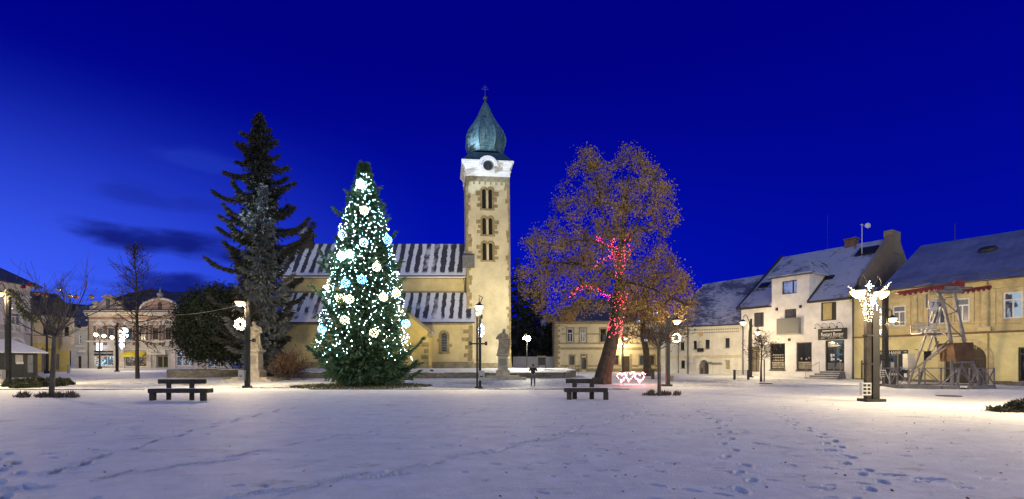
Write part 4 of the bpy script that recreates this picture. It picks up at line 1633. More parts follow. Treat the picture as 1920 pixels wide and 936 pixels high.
# ------------------------------------------------------------------ yellow house on the right
fy = Fac(Pc, Pd)
b0 = gz(40) - .3
zE = 8.72
yh = thing('town_house', fy.w(fy.L / 2, gz(42)), 'ochre yellow house with half columns, arched gate and plain blue roof', 'house')
YW = [fy.rect(*r) for r in ((1673.5, 573, 1698.5, 612), (1745, 563, 1777, 608), (1790, 559, 1818.5, 604), (1880.5, 547, 1918.5, 597))]
SHP = fy.rect(1640, 657, 1683, 700)
SHD = fy.rect(1683.5, 657, 1703, 712)
SHD = (SHD[0], SHD[1], b0 + .45, SHP[3])
ARC = fy.rect(1771, 644, 1850, 715)
ARC = (ARC[0], ARC[1], b0 + .03, ARC[3], 1.25)
DRR = fy.rect(1909, 651, 1945, 716)
zb0, zb1 = fy.uz(1760, 631)[1], fy.uz(1760, 624)[1]
mb = MB()
fy.wall(mb, 0, fy.L, b0, zb0, [SHP, SHD, ARC, DRR], .3)
mb.build('lower_wall', yellowlow, yh)
mb = MB()
fy.block(mb, 0, fy.L, zb0, zE, 16, YW, .25)
mb.build('upper_wall', yellowup, yh)
mb = MB()
fy.box(mb, 0, fy.L, zb0 - .1, zb0 + .1, -.01, .07)
mb.build('band', M('pale_yellow_band', (.62, .52, .27), .9, .12, 3), yh)
mb = MB()
fy.box(mb, 0, fy.L, zb0 + .1, zb0 + .26, -.01, .16)
mb.build('string_course', M('dark_string', (.17, .12, .07), .9, .2, 3), yh)
mb = MB()
zc = fy.uz(1760, 551)[1]
for (za_, zb2, p) in ((zE - .98, zE - .86, .16), (zE - .86, zE - .5, .06), (zE - .5, zE - .34, .24), (zE - .34, zE - .14, .45)):
    fy.box(mb, -.2, fy.L, za_, zb2, -.01, p)
mb.build('cornice', bufftrim, yh)
for r in YW:
    mb = MB()
    a, b = r[0] - .5, r[1] + .5
    fy.box(mb, a - .16, a, r[2] - .6, zE - 1.2, -.01, .05)
    fy.box(mb, b, b + .16, r[2] - .6, zE - 1.2, -.01, .05)
    fy.box(mb, a - .16, b + .16, zE - 1.2, zE - 1.06, -.01, .09)
    mb.build('wall_panel', bufftrim, yh)
for i, r in enumerate(YW):
    fy.window(yh, r, whiteframe, GLASSM if i == 3 else GLASSC if i in (0, 2) else GLASS, cols=2, rec=.12, fw=.11, split=.70, sur=(bufftrim, .28, .06))
for (x0_, x1_) in ((1708, 1722), (1838, 1857), (1972, 1996)):
    u0, u1 = fy.uz(x0_, 590)[0], fy.uz(x1_, 590)[0]
    uc = (u0 + u1) / 2
    rr = min(.5, (u1 - u0) / 2)
    mb = MB()
    mb.lathe(fy.w(uc, zb0 + .62, .02), [(rr, 0), (rr * .97, 1.5), (rr * .92, zE - 1.25 - zb0 - .62), (rr * 1.08, zE - 1.2 - zb0 - .62), (rr * 1.08, zE - 1.0 - zb0 - .62)], 16)
    fy.box(mb, uc - rr - .1, uc + rr + .1, zb0 + .265, zb0 + .62, -.02, rr + .14)
    fy.box(mb, uc - rr - .32, uc - rr - .02, zb0 + .265, zE - 1.0, -.02, .08)
    fy.box(mb, uc + rr + .02, uc + rr + .32, zb0 + .265, zE - 1.0, -.02, .08)
    mb.build('half_column', bufftrim, yh)
mb = MB()
fy.archband(mb, ARC[0], ARC[1], ARC[3] - ARC[4], ARC[4], .42, -.01, .09, 16, legs=ARC[3] - ARC[4] - ARC[2])
mb.build('gate_surround', bufftrim, yh)
mb = MB()
arc = fy.arc(ARC[0] + .01, ARC[1] - .01, ARC[3] - ARC[4], ARC[4] - .01, 14)
mb.prism([fy.w(u, z, -.28) for u, z in [(ARC[0] + .01, ARC[2] + .01)] + arc + [(ARC[1] - .01, ARC[2] + .01)]], Vector((fy.n.x, fy.n.y, 0)) * -.06)
gt = mb.build('gate', M('dark_gate', (.022, .016, .013), .5, .35, 3, .3, 16), yh)
uu, zz_ = fy.uz(1827, 652)
fy.text(gt, 'UM', uu, zz_, .46, gold, -.27, sx=1.25)
mb = MB()
for k in range(1, 4):
    u = ARC[0] + (ARC[1] - ARC[0]) * k / 4
    fy.box(mb, u - .04, u + .04, ARC[2] + .05, ARC[3] - ARC[4] - .1, -.277, -.24)
fy.box(mb, ARC[0] + .05, ARC[1] - .05, ARC[3] - ARC[4] - .1, ARC[3] - ARC[4] + .02, -.277, -.22)
mb.build('gate_rail', woodd, gt)
sw_ = fy.window(yh, SHP, darkframe, GLASS, cols=1, rec=.12, fw=.09, name='shop_window')
mb = MB()
U, H_ = SHP[1] - SHP[0], SHP[3] - SHP[2]
fy.box(mb, SHP[0] + .1, SHP[1] - .1, SHP[3] - H_ * .24, SHP[3] - .1, -.1, -.06)
mb.build('fascia_board', blackb, sw_)
fy.text(sw_, 'BECH  HANE', (SHP[0] + SHP[1]) / 2 + .15, SHP[3] - H_ * .115, .36, lettr, -.055, sx=.95)
fy.text(sw_, 'MODA · SALON', (SHP[0] + SHP[1]) / 2 + .35, SHP[3] - H_ * .2, .16, M('dim_lettering', (.4, .38, .35), .6, .05, 4), -.055)
mb = MB()
p0 = SHP[0] + U * .36
mb.prism([fy.w(p0 - .05, SHP[2] + H_ * .7, -.1), fy.w(p0 + .12, SHP[2] + H_ * .7, -.1), fy.w(p0 + .3, SHP[2] + .2, -.1), fy.w(p0 - .32, SHP[2] + .2, -.1)], Vector((fy.n.x, fy.n.y, 0)) * .03)
fy.box(mb, SHP[0] + U * .7, SHP[0] + U * .84, SHP[2] + H_ * .25, SHP[2] + H_ * .48, -.1, -.07)
mb.build('window_display', M('grey_dress', (.4, .38, .35), .8, .25, 3), sw_)
sd = fy.window(yh, SHD, darkframe, GLASS, cols=1, rec=.14, fw=.1, name='shop_door')
mb = MB()
U, H_ = SHD[1] - SHD[0], SHD[3] - SHD[2]
for (a_, b_, c_, d_) in ((.62, .86, .55, .65), (.55, .72, .48, .52), (.66, .9, .36, .44), (.55, .85, .12, .24)):
    fy.box(mb, SHD[0] + U * a_, SHD[0] + U * b_, SHD[2] + H_ * c_, SHD[2] + H_ * d_, -.12, -.105)
mb.bar(fy.w(SHD[0] + U * .2, SHD[2] + H_ * .46, -.11), fy.w(SHD[0] + U * .38, SHD[2] + H_ * .40, -.11), .05, .02)
mb.bar(fy.w(SHD[0] + U * .38, SHD[2] + H_ * .40, -.108), fy.w(SHD[0] + U * .2, SHD[2] + H_ * .33, -.108), .05, .02)
mb.build('notice', notew, sd)
ddd = fy.window(yh, DRR, woodd, GLASS, cols=2, rec=.2, fw=.12, split=.8, name='door')
mb = MB()
fy.box(mb, DRR[0] + .3, DRR[0] + .75, DRR[2] + 1.0, DRR[2] + 1.5, -.18, -.17)
mb.build('poster', M('red_poster', (.4, .05, .04), .6, .3, 5), ddd)
mb = MB()
for k in range(3):
    fy.box(mb, DRR[0] - .25 - .3 * k, DRR[1] + .2, b0, DRR[2] - .01 - .14 * k, .003 * k, .4 + .3 * k)
mb.build('doorstep', M('step_stone', (.14, .13, .13), .85, .25, 3), yh)
runs(fy, yh, 'plinth', M('dark_plinth', (.13, .11, .08), .9, .25, 3), [(ARC[0] - .42, ARC[1] + .42), (DRR[0] - .3, DRR[1] + .3), (SHD[0], SHD[1])], fy.L, b0, gz(42) + .25, -.01, .05)
u = fy.uz(1853.5, 660)[0]
mb = MB()
mb.tube([fy.w(u, b0, .1), fy.w(u, zb0, .1), fy.w(u, zb0 + .2, .24), fy.w(u, zE - .6, .15), fy.w(u, zE - .2, .55)], .05, 6)
mb.build('downpipe', M('painted_pipe', (.25, .2, .1), .7, .2, 3), yh)
mb = MB()
mb.tube([fy.w(.1, b0, .14), fy.w(.1, zE - .8, .14), fy.w(.1, zE - .3, .5)], .09, 6)
mb.build('downpipe', tin, yh)
u = fy.uz(1616.5, 690)[0]
mb = MB()
fy.box(mb, u - .05, u + .05, b0, fy.uz(1616.5, 676)[1], 0, .12)
mb.build('downpipe', tin, yh)
dpY, zYr = 8.0, 13.6
sY = (zYr - zE) / dpY
mb = MB()
mb.slab([fy.w(2.35, zE - .25, .62), fy.w(fy.L + .4, zE - .25, .62), fy.w(fy.L + .4, zYr, -dpY), fy.w(2.95, zYr, -dpY)], .14)
mb.slab([fy.w(2.95, zYr, -dpY - .003), fy.w(fy.L + .4, zYr, -dpY - .003), fy.w(fy.L + .4, zE, -16.4), fy.w(2.35, zE, -16.4)], .14)
mb.poly([fy.w(2.4, zE - .2, 0), fy.w(2.97, zYr - .12, -dpY), fy.w(2.4, zE - .2, -16)])
mb.slab([fy.w(.22, zE + .06, .5), fy.w(2.5, zE + .06, .5), fy.w(2.5, zE + .06, -16), fy.w(.22, zE + .06, -16)], .1)
n = NT('plain_sheet_roof')
n.co = n.node('ShaderNodeMapping').outputs[0]
mpn_ = n.co.node
mpn_.inputs['Rotation'].default_value = (0, 0, -math.atan2(fy.d.y, fy.d.x))
tcn = [q for q in n.t.nodes if q.type == 'TEX_COORD'][0]
n.t.links.new(tcn.outputs['Object'], mpn_.inputs['Vector'])
x_, y_, z_ = n.xyz()
seam = n.step(n.math('ABSOLUTE', n.math('SUBTRACT', n.math('FRACT', n.math('MULTIPLY', x_, 1.5)), .5)), .45, .49)
cov = n.step(n.noise(.5, 6, .65), .3, .7)
c = n.mix(cov, (.085, .11, .22), (.16, .19, .34))
n.bump(seam, .6, .04)
rfy = mb.build('roof', n.set(Base_Color=n.mix(n.math('MULTIPLY', seam, .6), c, (.12, .13, .16)), Roughness=.55), yh)
mb = MB()
for k in range(26):
    u = 2.6 + (fy.L - 2.6) * (k + .5) / 26
    p = fy.w(u, zE + .35 * sY + .02, -.35)
    mb.obox(p, Vector((fy.d.x, fy.d.y, 0)) * .05, Vector((fy.n.x, fy.n.y, 0)) * .05, (0, 0, .14))
mb.bar(fy.w(2.5, zE + .35 * sY + .14, -.35), fy.w(fy.L, zE + .35 * sY + .14, -.35), .06)
mb.build('snow_guard', tin, rfy)
mb = MB()
u, _ = fy.uz(1820, 478)
p = fy.w(8.7, zE + sY * 4.6 + .18, -4.6)
ax = Vector((fy.d.x, fy.d.y, 0))
up = (Vector((-fy.n.x, -fy.n.y, 0)) + Vector((0, 0, sY))).normalized()
mb.lathe((0, 0, 0), [(.7, 0), (.55, .18), (.1, .26)], 14, 0, 1.0, .6)
mb.v = [tuple(p + ax * x + up * y + ax.cross(up) * z) for x, y, z in mb.v]
mb.build('roof_hatch', blackb, rfy)
mb = MB()
mb.tube([fy.w(fy.L * .40, zYr, -dpY), fy.w(fy.L * .40, zYr + 1.6, -dpY)], .035, 4)
mb.build('lightning_rod', iron, rfy)
mb = MB()
mb.tube([fy.w(0, zE - .28, .68), fy.w(fy.L + .3, zE - .28, .68)], .09, 6)
mb.build('gutter', tin, yh)
mb = MB()
u, z = fy.uz(1663, 552)
fy.box(mb, u - .3, u + .3, z - .12, z + .16, .35, .8)
fl_ = mb.build('floodlight', iron, yh)

# ------------------------------------------------------------------ rose-grey palace in the far left corner
YQ = 84.0
fq = Fac((at(165, 0, YQ).x, YQ), (at(436, 0, YQ).x, YQ))
b0 = gz(YQ) - .4
zE = at(0, 584, YQ).z
pl = thing('palace', fq.w(fq.L / 2, gz(YQ)), 'rose grey town palace with round arched gable and lit shop windows', 'house')
PW = [fq.rect(x - w_, y_a, x + w_, 637) for x, w_, y_a in ((187, 5.5, 616), (208, 5.5, 616), (242.5, 5, 616), (267, 5, 615.5), (291.5, 5, 615), (315.5, 5, 615), (340, 5, 615), (364, 5, 615), (389, 5, 615), (413, 5, 615))]
S1 = fq.rect(176.5, 668, 213, 686)
S2 = fq.rect(233, 668, 275.5, 688.5)
S2 = (S2[0], S2[1], S2[2], S2[3])
DQ = fq.rect(293, 664, 315, 690)
S3 = fq.rect(330, 658, 366, 686.5)
S4 = fq.rect(391, 670, 424, 688)
mb = MB()
zbelt = at(0, 641, YQ).z
fq.wall(mb, 0, fq.L, b0, zbelt, [S1, S2, DQ, S3, S4], .3)
mb.build('lower_wall', M_plaster('pale_grey_render', (.52, .48, .44), (.3, .27, .25)), pl)
mb = MB()
fq.block(mb, 0, fq.L, zbelt, zE, 14, PW, .25)
mb.build('upper_wall', pinkp, pl)
for i, r in enumerate(PW):
    fq.window(pl, r, brownframe, GLASS if i % 3 else GLASSC, cols=2, rec=.16, split=.72)
for i, r in enumerate(PW):
    mb = MB()
    a, b = r[0], r[1]
    fq.box(mb, a - .16, b + .16, r[2] - .16, r[2], -.01, .12)
    fq.box(mb, a - .5, b + .5, r[3] + .5, r[3] + .66, -.01, .16)
    if i < 2:
        mb.prism([fq.w(a - .55, r[3] + .66, .0), fq.w(b + .55, r[3] + .66, 0), fq.w((a + b) / 2, r[3] + 1.35, 0)], Vector((fq.n.x, fq.n.y, 0)) * .14)
    else:
        fq.archband(mb, a - .28, b + .28, r[3] + .66, .5, .2, .0, .15, 10)
    mb.build('window_hood', pinktrim, pl)
for r in PW:
    for u in (r[0] - .46, r[1] + .16):
        mb = MB()
        fq.box(mb, u, u + .3, r[2] - .9, r[3] + .45, -.01, .1)
        mb.build('window_pilaster', M('brown_stucco', (.15, .11, .095), .9, .25, 3), pl)
mb = MB()
for (ya, yb, p) in ((638.8, 641.8, .2), (599.5, 601.5, .12), (583, 587, .6), (587, 590, .4), (590, 592, .25)):
    fq.box(mb, -.3, fq.L + .2, at(0, yb, YQ).z + .002, at(0, ya, YQ).z, -.01, p)
for k in range(60):
    u = fq.L * (k + .5) / 60
    fq.box(mb, u - .1, u + .1, at(0, 594.5, YQ).z, at(0, 592, YQ).z, -.01, .2)
mb.build('cornice', pinktrim, pl)
mb = MB()
fq.box(mb, 0, fq.L, at(0, 598, YQ).z, at(0, 595, YQ).z, -.01, .04)
mb.build('frieze', M('rose_frieze', (.33, .19, .15), .9, .4, 1.2), pl)
for k, x in enumerate((230, 280, 326, 368, 388)):
    u = fq.uz(x, 670)[0]
    mb = MB()
    fq.box(mb, u - .35, u + .35, b0, at(0, 655, YQ).z, -.01, .16)
    mb.build('shopfront_pier', pinktrim, pl)
mb = MB()
fq.box(mb, 6.0, fq.L, at(0, 656.5, YQ).z, at(0, 654.5, YQ).z, -.01, .2)
mb.build('shopfront_cornice', pinktrim, pl)
mb = MB()
xa = fq.uz(248, 648)[0]
for k, chx in enumerate('LIPTÁČIK'):
    pass
u0 = fq.uz(262, 647.5)[0]
u1 = fq.uz(362, 647.5)[0]
for k, chx in enumerate('LIPTÁČIK'):
    fq.text(pl, chx, u0 + (u1 - u0) * k / 7, at(0, 648, YQ).z, .92, M('dark_letter', (.06, .05, .045), .7, .2, 4), .05, name='letter')
cold = M_shop('cold_shop_interior', (.45, .75, 1.0), 1.6, 2.2)
warmS = M_shop('dim_shop_interior', (.55, .6, .65), .55, 1.6)
mixS = M_shop('toy_shop_interior', (.35, .5, .8), .9, 3.2)
fq.window(pl, S1, whiteframe, cold, cols=3, rec=.15, fw=.1, name='shop_window')
fq.window(pl, S2, whiteframe, warmS, cols=2, rec=.15, fw=.14, name='shop_window')
fq.window(pl, S3, whiteframe, mixS, cols=3, rec=.15, fw=.14, split=.62, name='shop_window')
fq.window(pl, S4, whiteframe, mixS, cols=3, rec=.15, fw=.14, name='shop_window')
fq.window(pl, DQ, M('grey_door_frame', (.3, .29, .28), .6, .1, 4), GLASS, cols=2, rec=.28, fw=.16, split=.86, name='shop_door')
for k in range(3):
    mb = MB()
    a, b = S1[0] + (S1[1] - S1[0]) * k / 3 + .06, S1[0] + (S1[1] - S1[0]) * (k + 1) / 3 - .06
    fq.box(mb, a, b, at(0, 666.5, YQ).z, at(0, 658, YQ).z, .0, .08)
    mb.build('fascia_board', blackb, pl)
mb = MB()
for k in range(3):
    a = S1[0] + (S1[1] - S1[0]) * (k + .5) / 3
    fq.box(mb, a - .5, a + .5, at(0, 662.6, YQ).z, at(0, 661.6, YQ).z, .08, .095)
mb.build('fascia_lettering', lettr, pl)
r = fq.rect(277, 658.5, 312, 665)
mb = MB()
fq.box(mb, r[0], r[1], r[2] - .05, r[3] + .15, .05, .3)
bd = mb.build('sign_board', M('pale_sign_board', (.6, .56, .5), .7, .1, 4), pl)
fq.text(bd, 'PALOMA', (r[0] + r[1]) / 2, (r[2] + r[3]) / 2 + .05, .42, M('grey_lettering', (.18, .17, .17), .6, .1, 4), .305)
aw = fq.rect(234, 659.5, 276, 668)
mb = MB()
mb.prism([fq.w(aw[0], aw[3], .03), fq.w(aw[0], aw[2] + .1, 1.0), fq.w(aw[0], aw[2] - .12, 1.0), fq.w(aw[0], aw[2] - .12, .9), fq.w(aw[0], aw[3] - .2, .03)], Vector((fq.d.x, fq.d.y, 0)) * (aw[1] - aw[0]))
mb.build('awning', M('yellow_awning', (.48, .40, .04), .7, .3, 1.5), pl)
lb = fq.rect(190.5, 644, 199.5, 657.5)
mb = MB()
fq.box(mb, lb[0], lb[1], lb[2], lb[3], .9, 1.05)
mb.tube([fq.w(lb[0] + .1, lb[3] - .1, 0), fq.w(lb[0] + .1, lb[3] - .1, .9)], .03, 4)
mb.build('light_box', ME('lit_sign_box', (.78, .84, 1.0), 3.0), pl)
mb = MB()
mb.tube([fq.w(.15, b0, .12), fq.w(.15, zE - .8, .12), fq.w(.15, zE - .3, .5)], .09, 6)
mb.build('downpipe', tin, pl)
# roof, small gabled attic window with two urns, large segmental gable
mb = MB()
zRq = at(0, 548, YQ + 7).z
mb.slab([fq.w(-.5, zE - .02, .6), fq.w(fq.L + .3, zE - .02, .6), fq.w(fq.L - 2, zRq, -6.5), fq.w(5.5, zRq, -6.5)], .14)
mb.slab([fq.w(-.5, zE - .02, .6), fq.w(5.5, zRq, -6.5), fq.w(-.5, zE, -14.4)], .14)
mb.slab([fq.w(5.5, zRq, -6.503), fq.w(fq.L - 2, zRq, -6.503), fq.w(fq.L + .3, zE, -14.4), fq.w(-.5, zE, -14.4)], .14)
mb.build('roof', M('blue_black_roof', (.035, .038, .055), .6, .35, .8, .3, 8), pl)
mb = MB()
zp_ = at(0, 574, YQ).z
fq.box(mb, .3, fq.uz(231, 580)[0], zE + .005, zp_, -.5, .05)
uc = fq.uz(203, 565)[0]
mb.prism([fq.w(uc - 2.0, zp_ + .003, .0), fq.w(uc + 2.0, zp_ + .003, 0), fq.w(uc + .62, zp_ + 1.25, 0), fq.w(uc - .62, zp_ + 1.25, 0)], Vector((fq.n.x, fq.n.y, 0)) * -.4)
fq.box(mb, uc - .62, uc + .62, zp_ + 1.25, at(0, 558, YQ).z, -.5, .08)
fq.box(mb, uc - .95, uc + .95, at(0, 558, YQ).z, at(0, 556, YQ).z, -.6, .25)
mb.prism([fq.w(uc - .9, at(0, 556, YQ).z + .003, .2), fq.w(uc + .9, at(0, 556, YQ).z + .003, .2), fq.w(uc + .5, at(0, 553, YQ).z, .2), fq.w(uc - .5, at(0, 553, YQ).z, .2)], Vector((fq.n.x, fq.n.y, 0)) * -.7)
at_ = mb.build('attic_gable', pinkp, pl)
mb = MB()
fq.box(mb, uc - .3, uc + .3, zE + .4, at(0, 561, YQ).z, .05, .1)
mb.build('attic_window', GLASS, at_)
for x in (178, 224):
    u = fq.uz(x, 570)[0]
    mb = MB()
    mb.lathe(fq.w(u, zp_ - .5, -.1), [(.3, 0), (.5, .25), (.55, .5), (.3, .7), (.28, .8), (.5, 1.05), (.5, 1.3), (.3, 1.35)], 12)
    mb.build('urn', M('stone_urn', (.33, .28, .25), .9, .25, 4), at_, True)
ua, ub = fq.uz(266, 575)[0], fq.uz(334, 575)[0]
za_ = zE + .01
rise = at(0, 562.5, YQ).z - za_
mb = MB()
arc = fq.arc(ua, ub, za_, rise, 20)
mb.prism([fq.w(u, z, .02) for u, z in arc], Vector((fq.n.x, fq.n.y, 0)) * -.5)
rg = mb.build('round_gable', M_plaster('rose_gable_plaster', (.40, .27, .22), (.25, .17, .14)), pl)
mb = MB()
fq.archband(mb, ua, ub, za_, rise, .35, -.4, .28, 20)
mb.build('gable_moulding', pinktrim, rg)
mb = MB()
uc = (ua + ub) / 2
arc = fq.arc(uc - .32, uc + .32, za_ + 1.2, .32, 8)
mb.prism([fq.w(u, z, .02) for u, z in [(uc - .32, za_ + .35)] + arc + [(uc + .32, za_ + .35)]], Vector((fq.n.x, fq.n.y, 0)) * .05)
mb.build('oculus', brownframe, rg)
mb = MB()
mb.lathe(fq.w(uc, za_ + rise + .25, -.05), [(.55, 0), (.5, .15), (.3, .25), (.45, .5), (.5, .75), (.25, .95), (.12, 1.0), (.18, 1.25), (.05, 1.5), (.03, 1.9)], 12)
mb.build('finial', M('stone_urn', (.33, .28, .25), .9, .25, 4), rg, True)

# ------------------------------------------------------------------ grey classicist house cut by the left edge
XD, YD = -57.4, 61.0
fd = Fac((XD, 28), (XD, YD))
b0 = gz(58) - .5
zE = 11.1
gh = thing('town_house', fd.w(fd.L - 5, gz(56)), 'pale grey stuccoed house with blind arches cut off by the left edge', 'house')
mb = MB()
wins, arcs = [], []
for k in range(5):
    uc = fd.L - 1.75 - 3.3 * k
    wins.append((uc - .55, uc + .55, fd.uz(48, 611)[1], fd.uz(48, 589)[1]))
    arcs.append(uc)
fd.block(mb, 0, fd.L, b0, zE, 13, wins, .25)
mb.build('wall', greyp, gh)
for r in wins: fd.window(gh, r, whiteframe, GLASSC, cols=2, rec=.15, split=.7)
lt = M('light_stucco', (.58, .55, .54), .9, .14, 2.5)
for r in wins:
    mb = MB()
    fd.surround(mb, r, .2, .06, .0)
    fd.archband(mb, r[0] - .35, r[1] + .35, r[3] + .45, .55, .22, -.01, .14, 10)
    mb.build('window_hood', lt, gh)
mb = MB()
za_, zb_ = fd.uz(48, 625)[1], fd.uz(48, 610)[1]
for (z0, z1_, p) in ((za_, za_ + .2, .14), (zb_ - .1, zb_ + .06, .1), (zE - 2.3, zE - 2.15, .1), (zE - 1.45, zE - 1.25, .16), (zE - .35, zE - .16, .35), (zE - .16, zE - .02, .55)):
    fd.box(mb, -.1, fd.L + .05, z0, z1_, -.01, p)
for k in range(18):
    u = fd.L - .1 - k * .95
    fd.box(mb, u - .12, u + .12, za_ + .2, zb_ - .1, -.01, .08)
mb.build('cornice', lt, gh)
for uc in arcs:
    mb = MB()
    fd.archband(mb, uc - 1.1, uc + 1.1, fd.uz(48, 655)[1], 1.1, .3, -.01, .1, 14, legs=1.8)
    mb.build('blind_arch', lt, gh)
for k in range(5):
    mb = MB()
    u = fd.L - .12 - 3.3 * k
    fd.box(mb, u - .28, u + .1, zb_ + .06, zE - 2.3, -.01, .09)
    mb.build('pilaster', lt, gh)
mb = MB()
u = fd.L + .06
mb.tube([fd.w(u, b0, .12), fd.w(u, zE - .9, .12), fd.w(u, zE - .2, .75)], .08, 6)
mb.build('downpipe', tin, gh)
mb = MB()
A = fd.w(fd.L + .8, zE - .02, .85); B = fd.w(-1, zE - .02, .85)
Rr = fd.w(fd.L - 7.0, 16.6, -6.8); R2 = fd.w(6, 16.6, -6.8)
C = fd.w(fd.L + .8, zE - .02, -13.8); D_ = fd.w(-1, zE - .02, -13.8)
mb.slab([B, A, Rr, R2], .16)
mb.slab([A, C, Rr], .16)
mb.slab([R2, Rr, C, D_], .16)
mb.build('roof', M('slate_blue_roof', (.06, .07, .10), .6, .3, 1.0, .4, 10), gh)
# floodlight on its eaves that is trained on the tower
fx = fd.w(4.5, zE + .35, 1.0)
FLOOD_AT = fx

# ------------------------------------------------------------------ small yellow house with oriel and its grey neighbour
YE = 68.5
fe = Fac((-64.2, 63.1), (-60.45, 70.0))
b0 = gz(YE) - .4
zE = at(0, 593.5, 69).z
eh = thing('town_house', fe.w(fe.L / 2, gz(YE)), 'small cream house with yellow rusticated ground floor beside the kiosk', 'house')
EW = [fe.rect(81, 611, 96, 628)]
ED = [fe.rect(78, 664, 92, 697), fe.rect(104, 664, 111, 693)]
ED[0] = (ED[0][0], ED[0][1], b0 + .3, ED[0][3])
zM = at(0, 645, YE).z
mb = MB()
fe.block(mb, 0, fe.L, zM, zE, 10, EW, .2)
mb.build('upper_wall', M_plaster('pale_cream_render', (.60, .52, .36)), eh)
mb = MB()
fe.block(mb, 0, fe.L, b0, zM, 10, ED, .3)
mb.build('lower_wall', M_plaster('mustard_render', (.52, .43, .13)), eh)
mb = MB()
for j in range(8):
    z = b0 + .5 + j * .44
    if z > zM - .3: break
    for k in range(7):
        u = k * .95 + (.45 if j % 2 else 0)
        a, b = u + .02, u + .93
        if b > fe.L: continue
        if any(a < q[1] + .05 and b > q[0] - .05 and z < q[3] for q in ED): continue
        fe.box(mb, a, b, z + .02, z + .42, -.01, .035)
mb.build('rusticated_block', M('mustard_blocks', (.50, .41, .13), .9, .2, 2.5), eh)  # raised rustication blocks of the render, all in one mesh
fe.window(eh, EW[0], brownframe, GLASS, cols=2, rec=.14, split=.7, sill=stonesill)
fe.window(eh, ED[0], brownframe, GLASSC, cols=2, rec=.22, split=.85, name='door', pl='door_leaf')
fe.window(eh, ED[1], M('grey_shutter_frame', (.2, .19, .17), .8, .1, 4), M('grey_shutter', (.22, .2, .18), .8, .2, 4), cols=1, rec=.2, name='door', pl='door_leaf')
mb = MB()
ua, ub = fe.uz(111, 620)[0], fe.uz(133, 620)[0]
zo = at(0, 645, YE).z
mb.prism([fe.w(ua, zo, 1.0), fe.w(ub, zo, 1.0), fe.w(ub, zE - .01, 1.0), fe.w(ua, zE - .01, 1.0)], Vector((fe.n.x, fe.n.y, 0)) * -1.02)
mb.prism([fe.w(ua, zo - .003, 1.0), fe.w(ua, zo - .003, .01), fe.w(ua, zo - .9, .01)], Vector((fe.d.x, fe.d.y, 0)) * (ub - ua))
orl = mb.build('oriel', M_plaster('oriel_render', (.62, .54, .38)), eh)
wr = fe.rect(121, 613, 129, 630)
ff2 = Fac(fe.P + fe.n * 1.0, fe.P + fe.n * 1.0 + fe.d * fe.L)
wr = ff2.rect(121, 613, 129, 630)
mb = MB()
ff2.box(mb, wr[0], wr[1], wr[2], wr[3], .003, .03)
mb.build('oriel_window', GLASS, orl)
mb = MB()
zr_ = at(0, 552, 73).z
mb.slab([fe.w(-.3, zE - .02, 1.15), fe.w(fe.L + .5, zE - .02, 1.15), fe.w(fe.L + .5, zr_, -5), fe.w(-.3, zr_, -5)], .14)
mb.slab([fe.w(-.3, zr_, -5.003), fe.w(fe.L + .5, zr_, -5.003), fe.w(fe.L + .5, zE, -10.3), fe.w(-.3, zE, -10.3)], .14)
rfe = mb.build('roof', M('dark_tile_roof', (.04, .04, .055), .75, .35, 1.2, .6, 9), eh)
for (x, hgt) in ((107, 1.7), (85, 1.3)):
    u = fe.uz(x, 580)[0]
    mb = MB()
    mb.prism([fe.w(u - 1.2, zE + .5, -.2), fe.w(u + 1.2, zE + .5, -.2), fe.w(u, zE + .7 + hgt, -.2)], Vector((-fe.n.x, -fe.n.y, 0)) * 3.5)
    mb.build('dormer', M('dark_tile_roof', (.04, .04, .055), .75, .35, 1.2, .6, 9), rfe)
u, z = fe.uz(92, 655)
fe.text(eh, 'Kaviareň', u, z, .42, iron, .04)

YF = 84.0
ff3 = Fac((at(133, 0, YF).x, YF), (at(166, 0, YF).x, YF))
b0 = gz(YF) - .4
zE = at(0, 612, YF).z
nh = thing('town_house', ff3.w(ff3.L / 2, gz(YF)), 'narrow grey house with a pilaster and hanging sign left of the palace', 'house')
NW = [ff3.rect(148, 628, 152.5, 645)]
ND = ff3.rect(146.5, 668, 152.5, 692)
mb = MB()
ff3.block(mb, 0, ff3.L - .05, b0, zE, 9, NW + [ND], .2)
mb.build('wall', M_plaster('pale_grey_wash', (.50, .46, .40)), nh)
ff3.window(nh, NW[0], whiteframe, GLASSC, cols=1, rec=.12, split=.6)
ff3.window(nh, ND, woodd, woodd, cols=1, rec=.2, split=.75, name='door', pl='door_leaf')
mb = MB()
ff3.box(mb, NW[0][0] - .5, NW[0][1] + .5, NW[0][2] - .55, NW[0][2] - .2, -.01, .2)
ff3.box(mb, 0, ff3.L, zE - .3, zE, -.01, .25)
mb.build('cornice', pinktrim, nh)
mb = MB()
u, z = ff3.uz(159, 659)
ff3.box(mb, u - .55, u + .55, z - .15, z + .18, .5, .56)
mb.tube([ff3.w(u, z + .2, 0), ff3.w(u, z + .2, .53)], .03, 4)
mb.build('hanging_sign', M('pale_sign_board', (.6, .56, .5), .7, .1, 4), nh)
mb = MB()
zr_ = at(0, 574, YF + 5).z
mb.slab([ff3.w(-2.5, zE, .5), ff3.w(ff3.L + .0, zE, .5), ff3.w(ff3.L + .0, zr_, -5), ff3.w(-2.5, zr_, -5)], .14)
mb.slab([ff3.w(-2.5, zr_, -5.003), ff3.w(ff3.L + .0, zr_, -5.003), ff3.w(ff3.L, zE, -9.4), ff3.w(-2.5, zE, -9.4)], .14)
mb.build('roof', M('slate_blue_roof', (.06, .07, .10), .6, .3, 1.0, .4, 10), nh)
mb = MB()
for (a, da, b, db) in ((0, 2.5, 0, 9),):
    pass

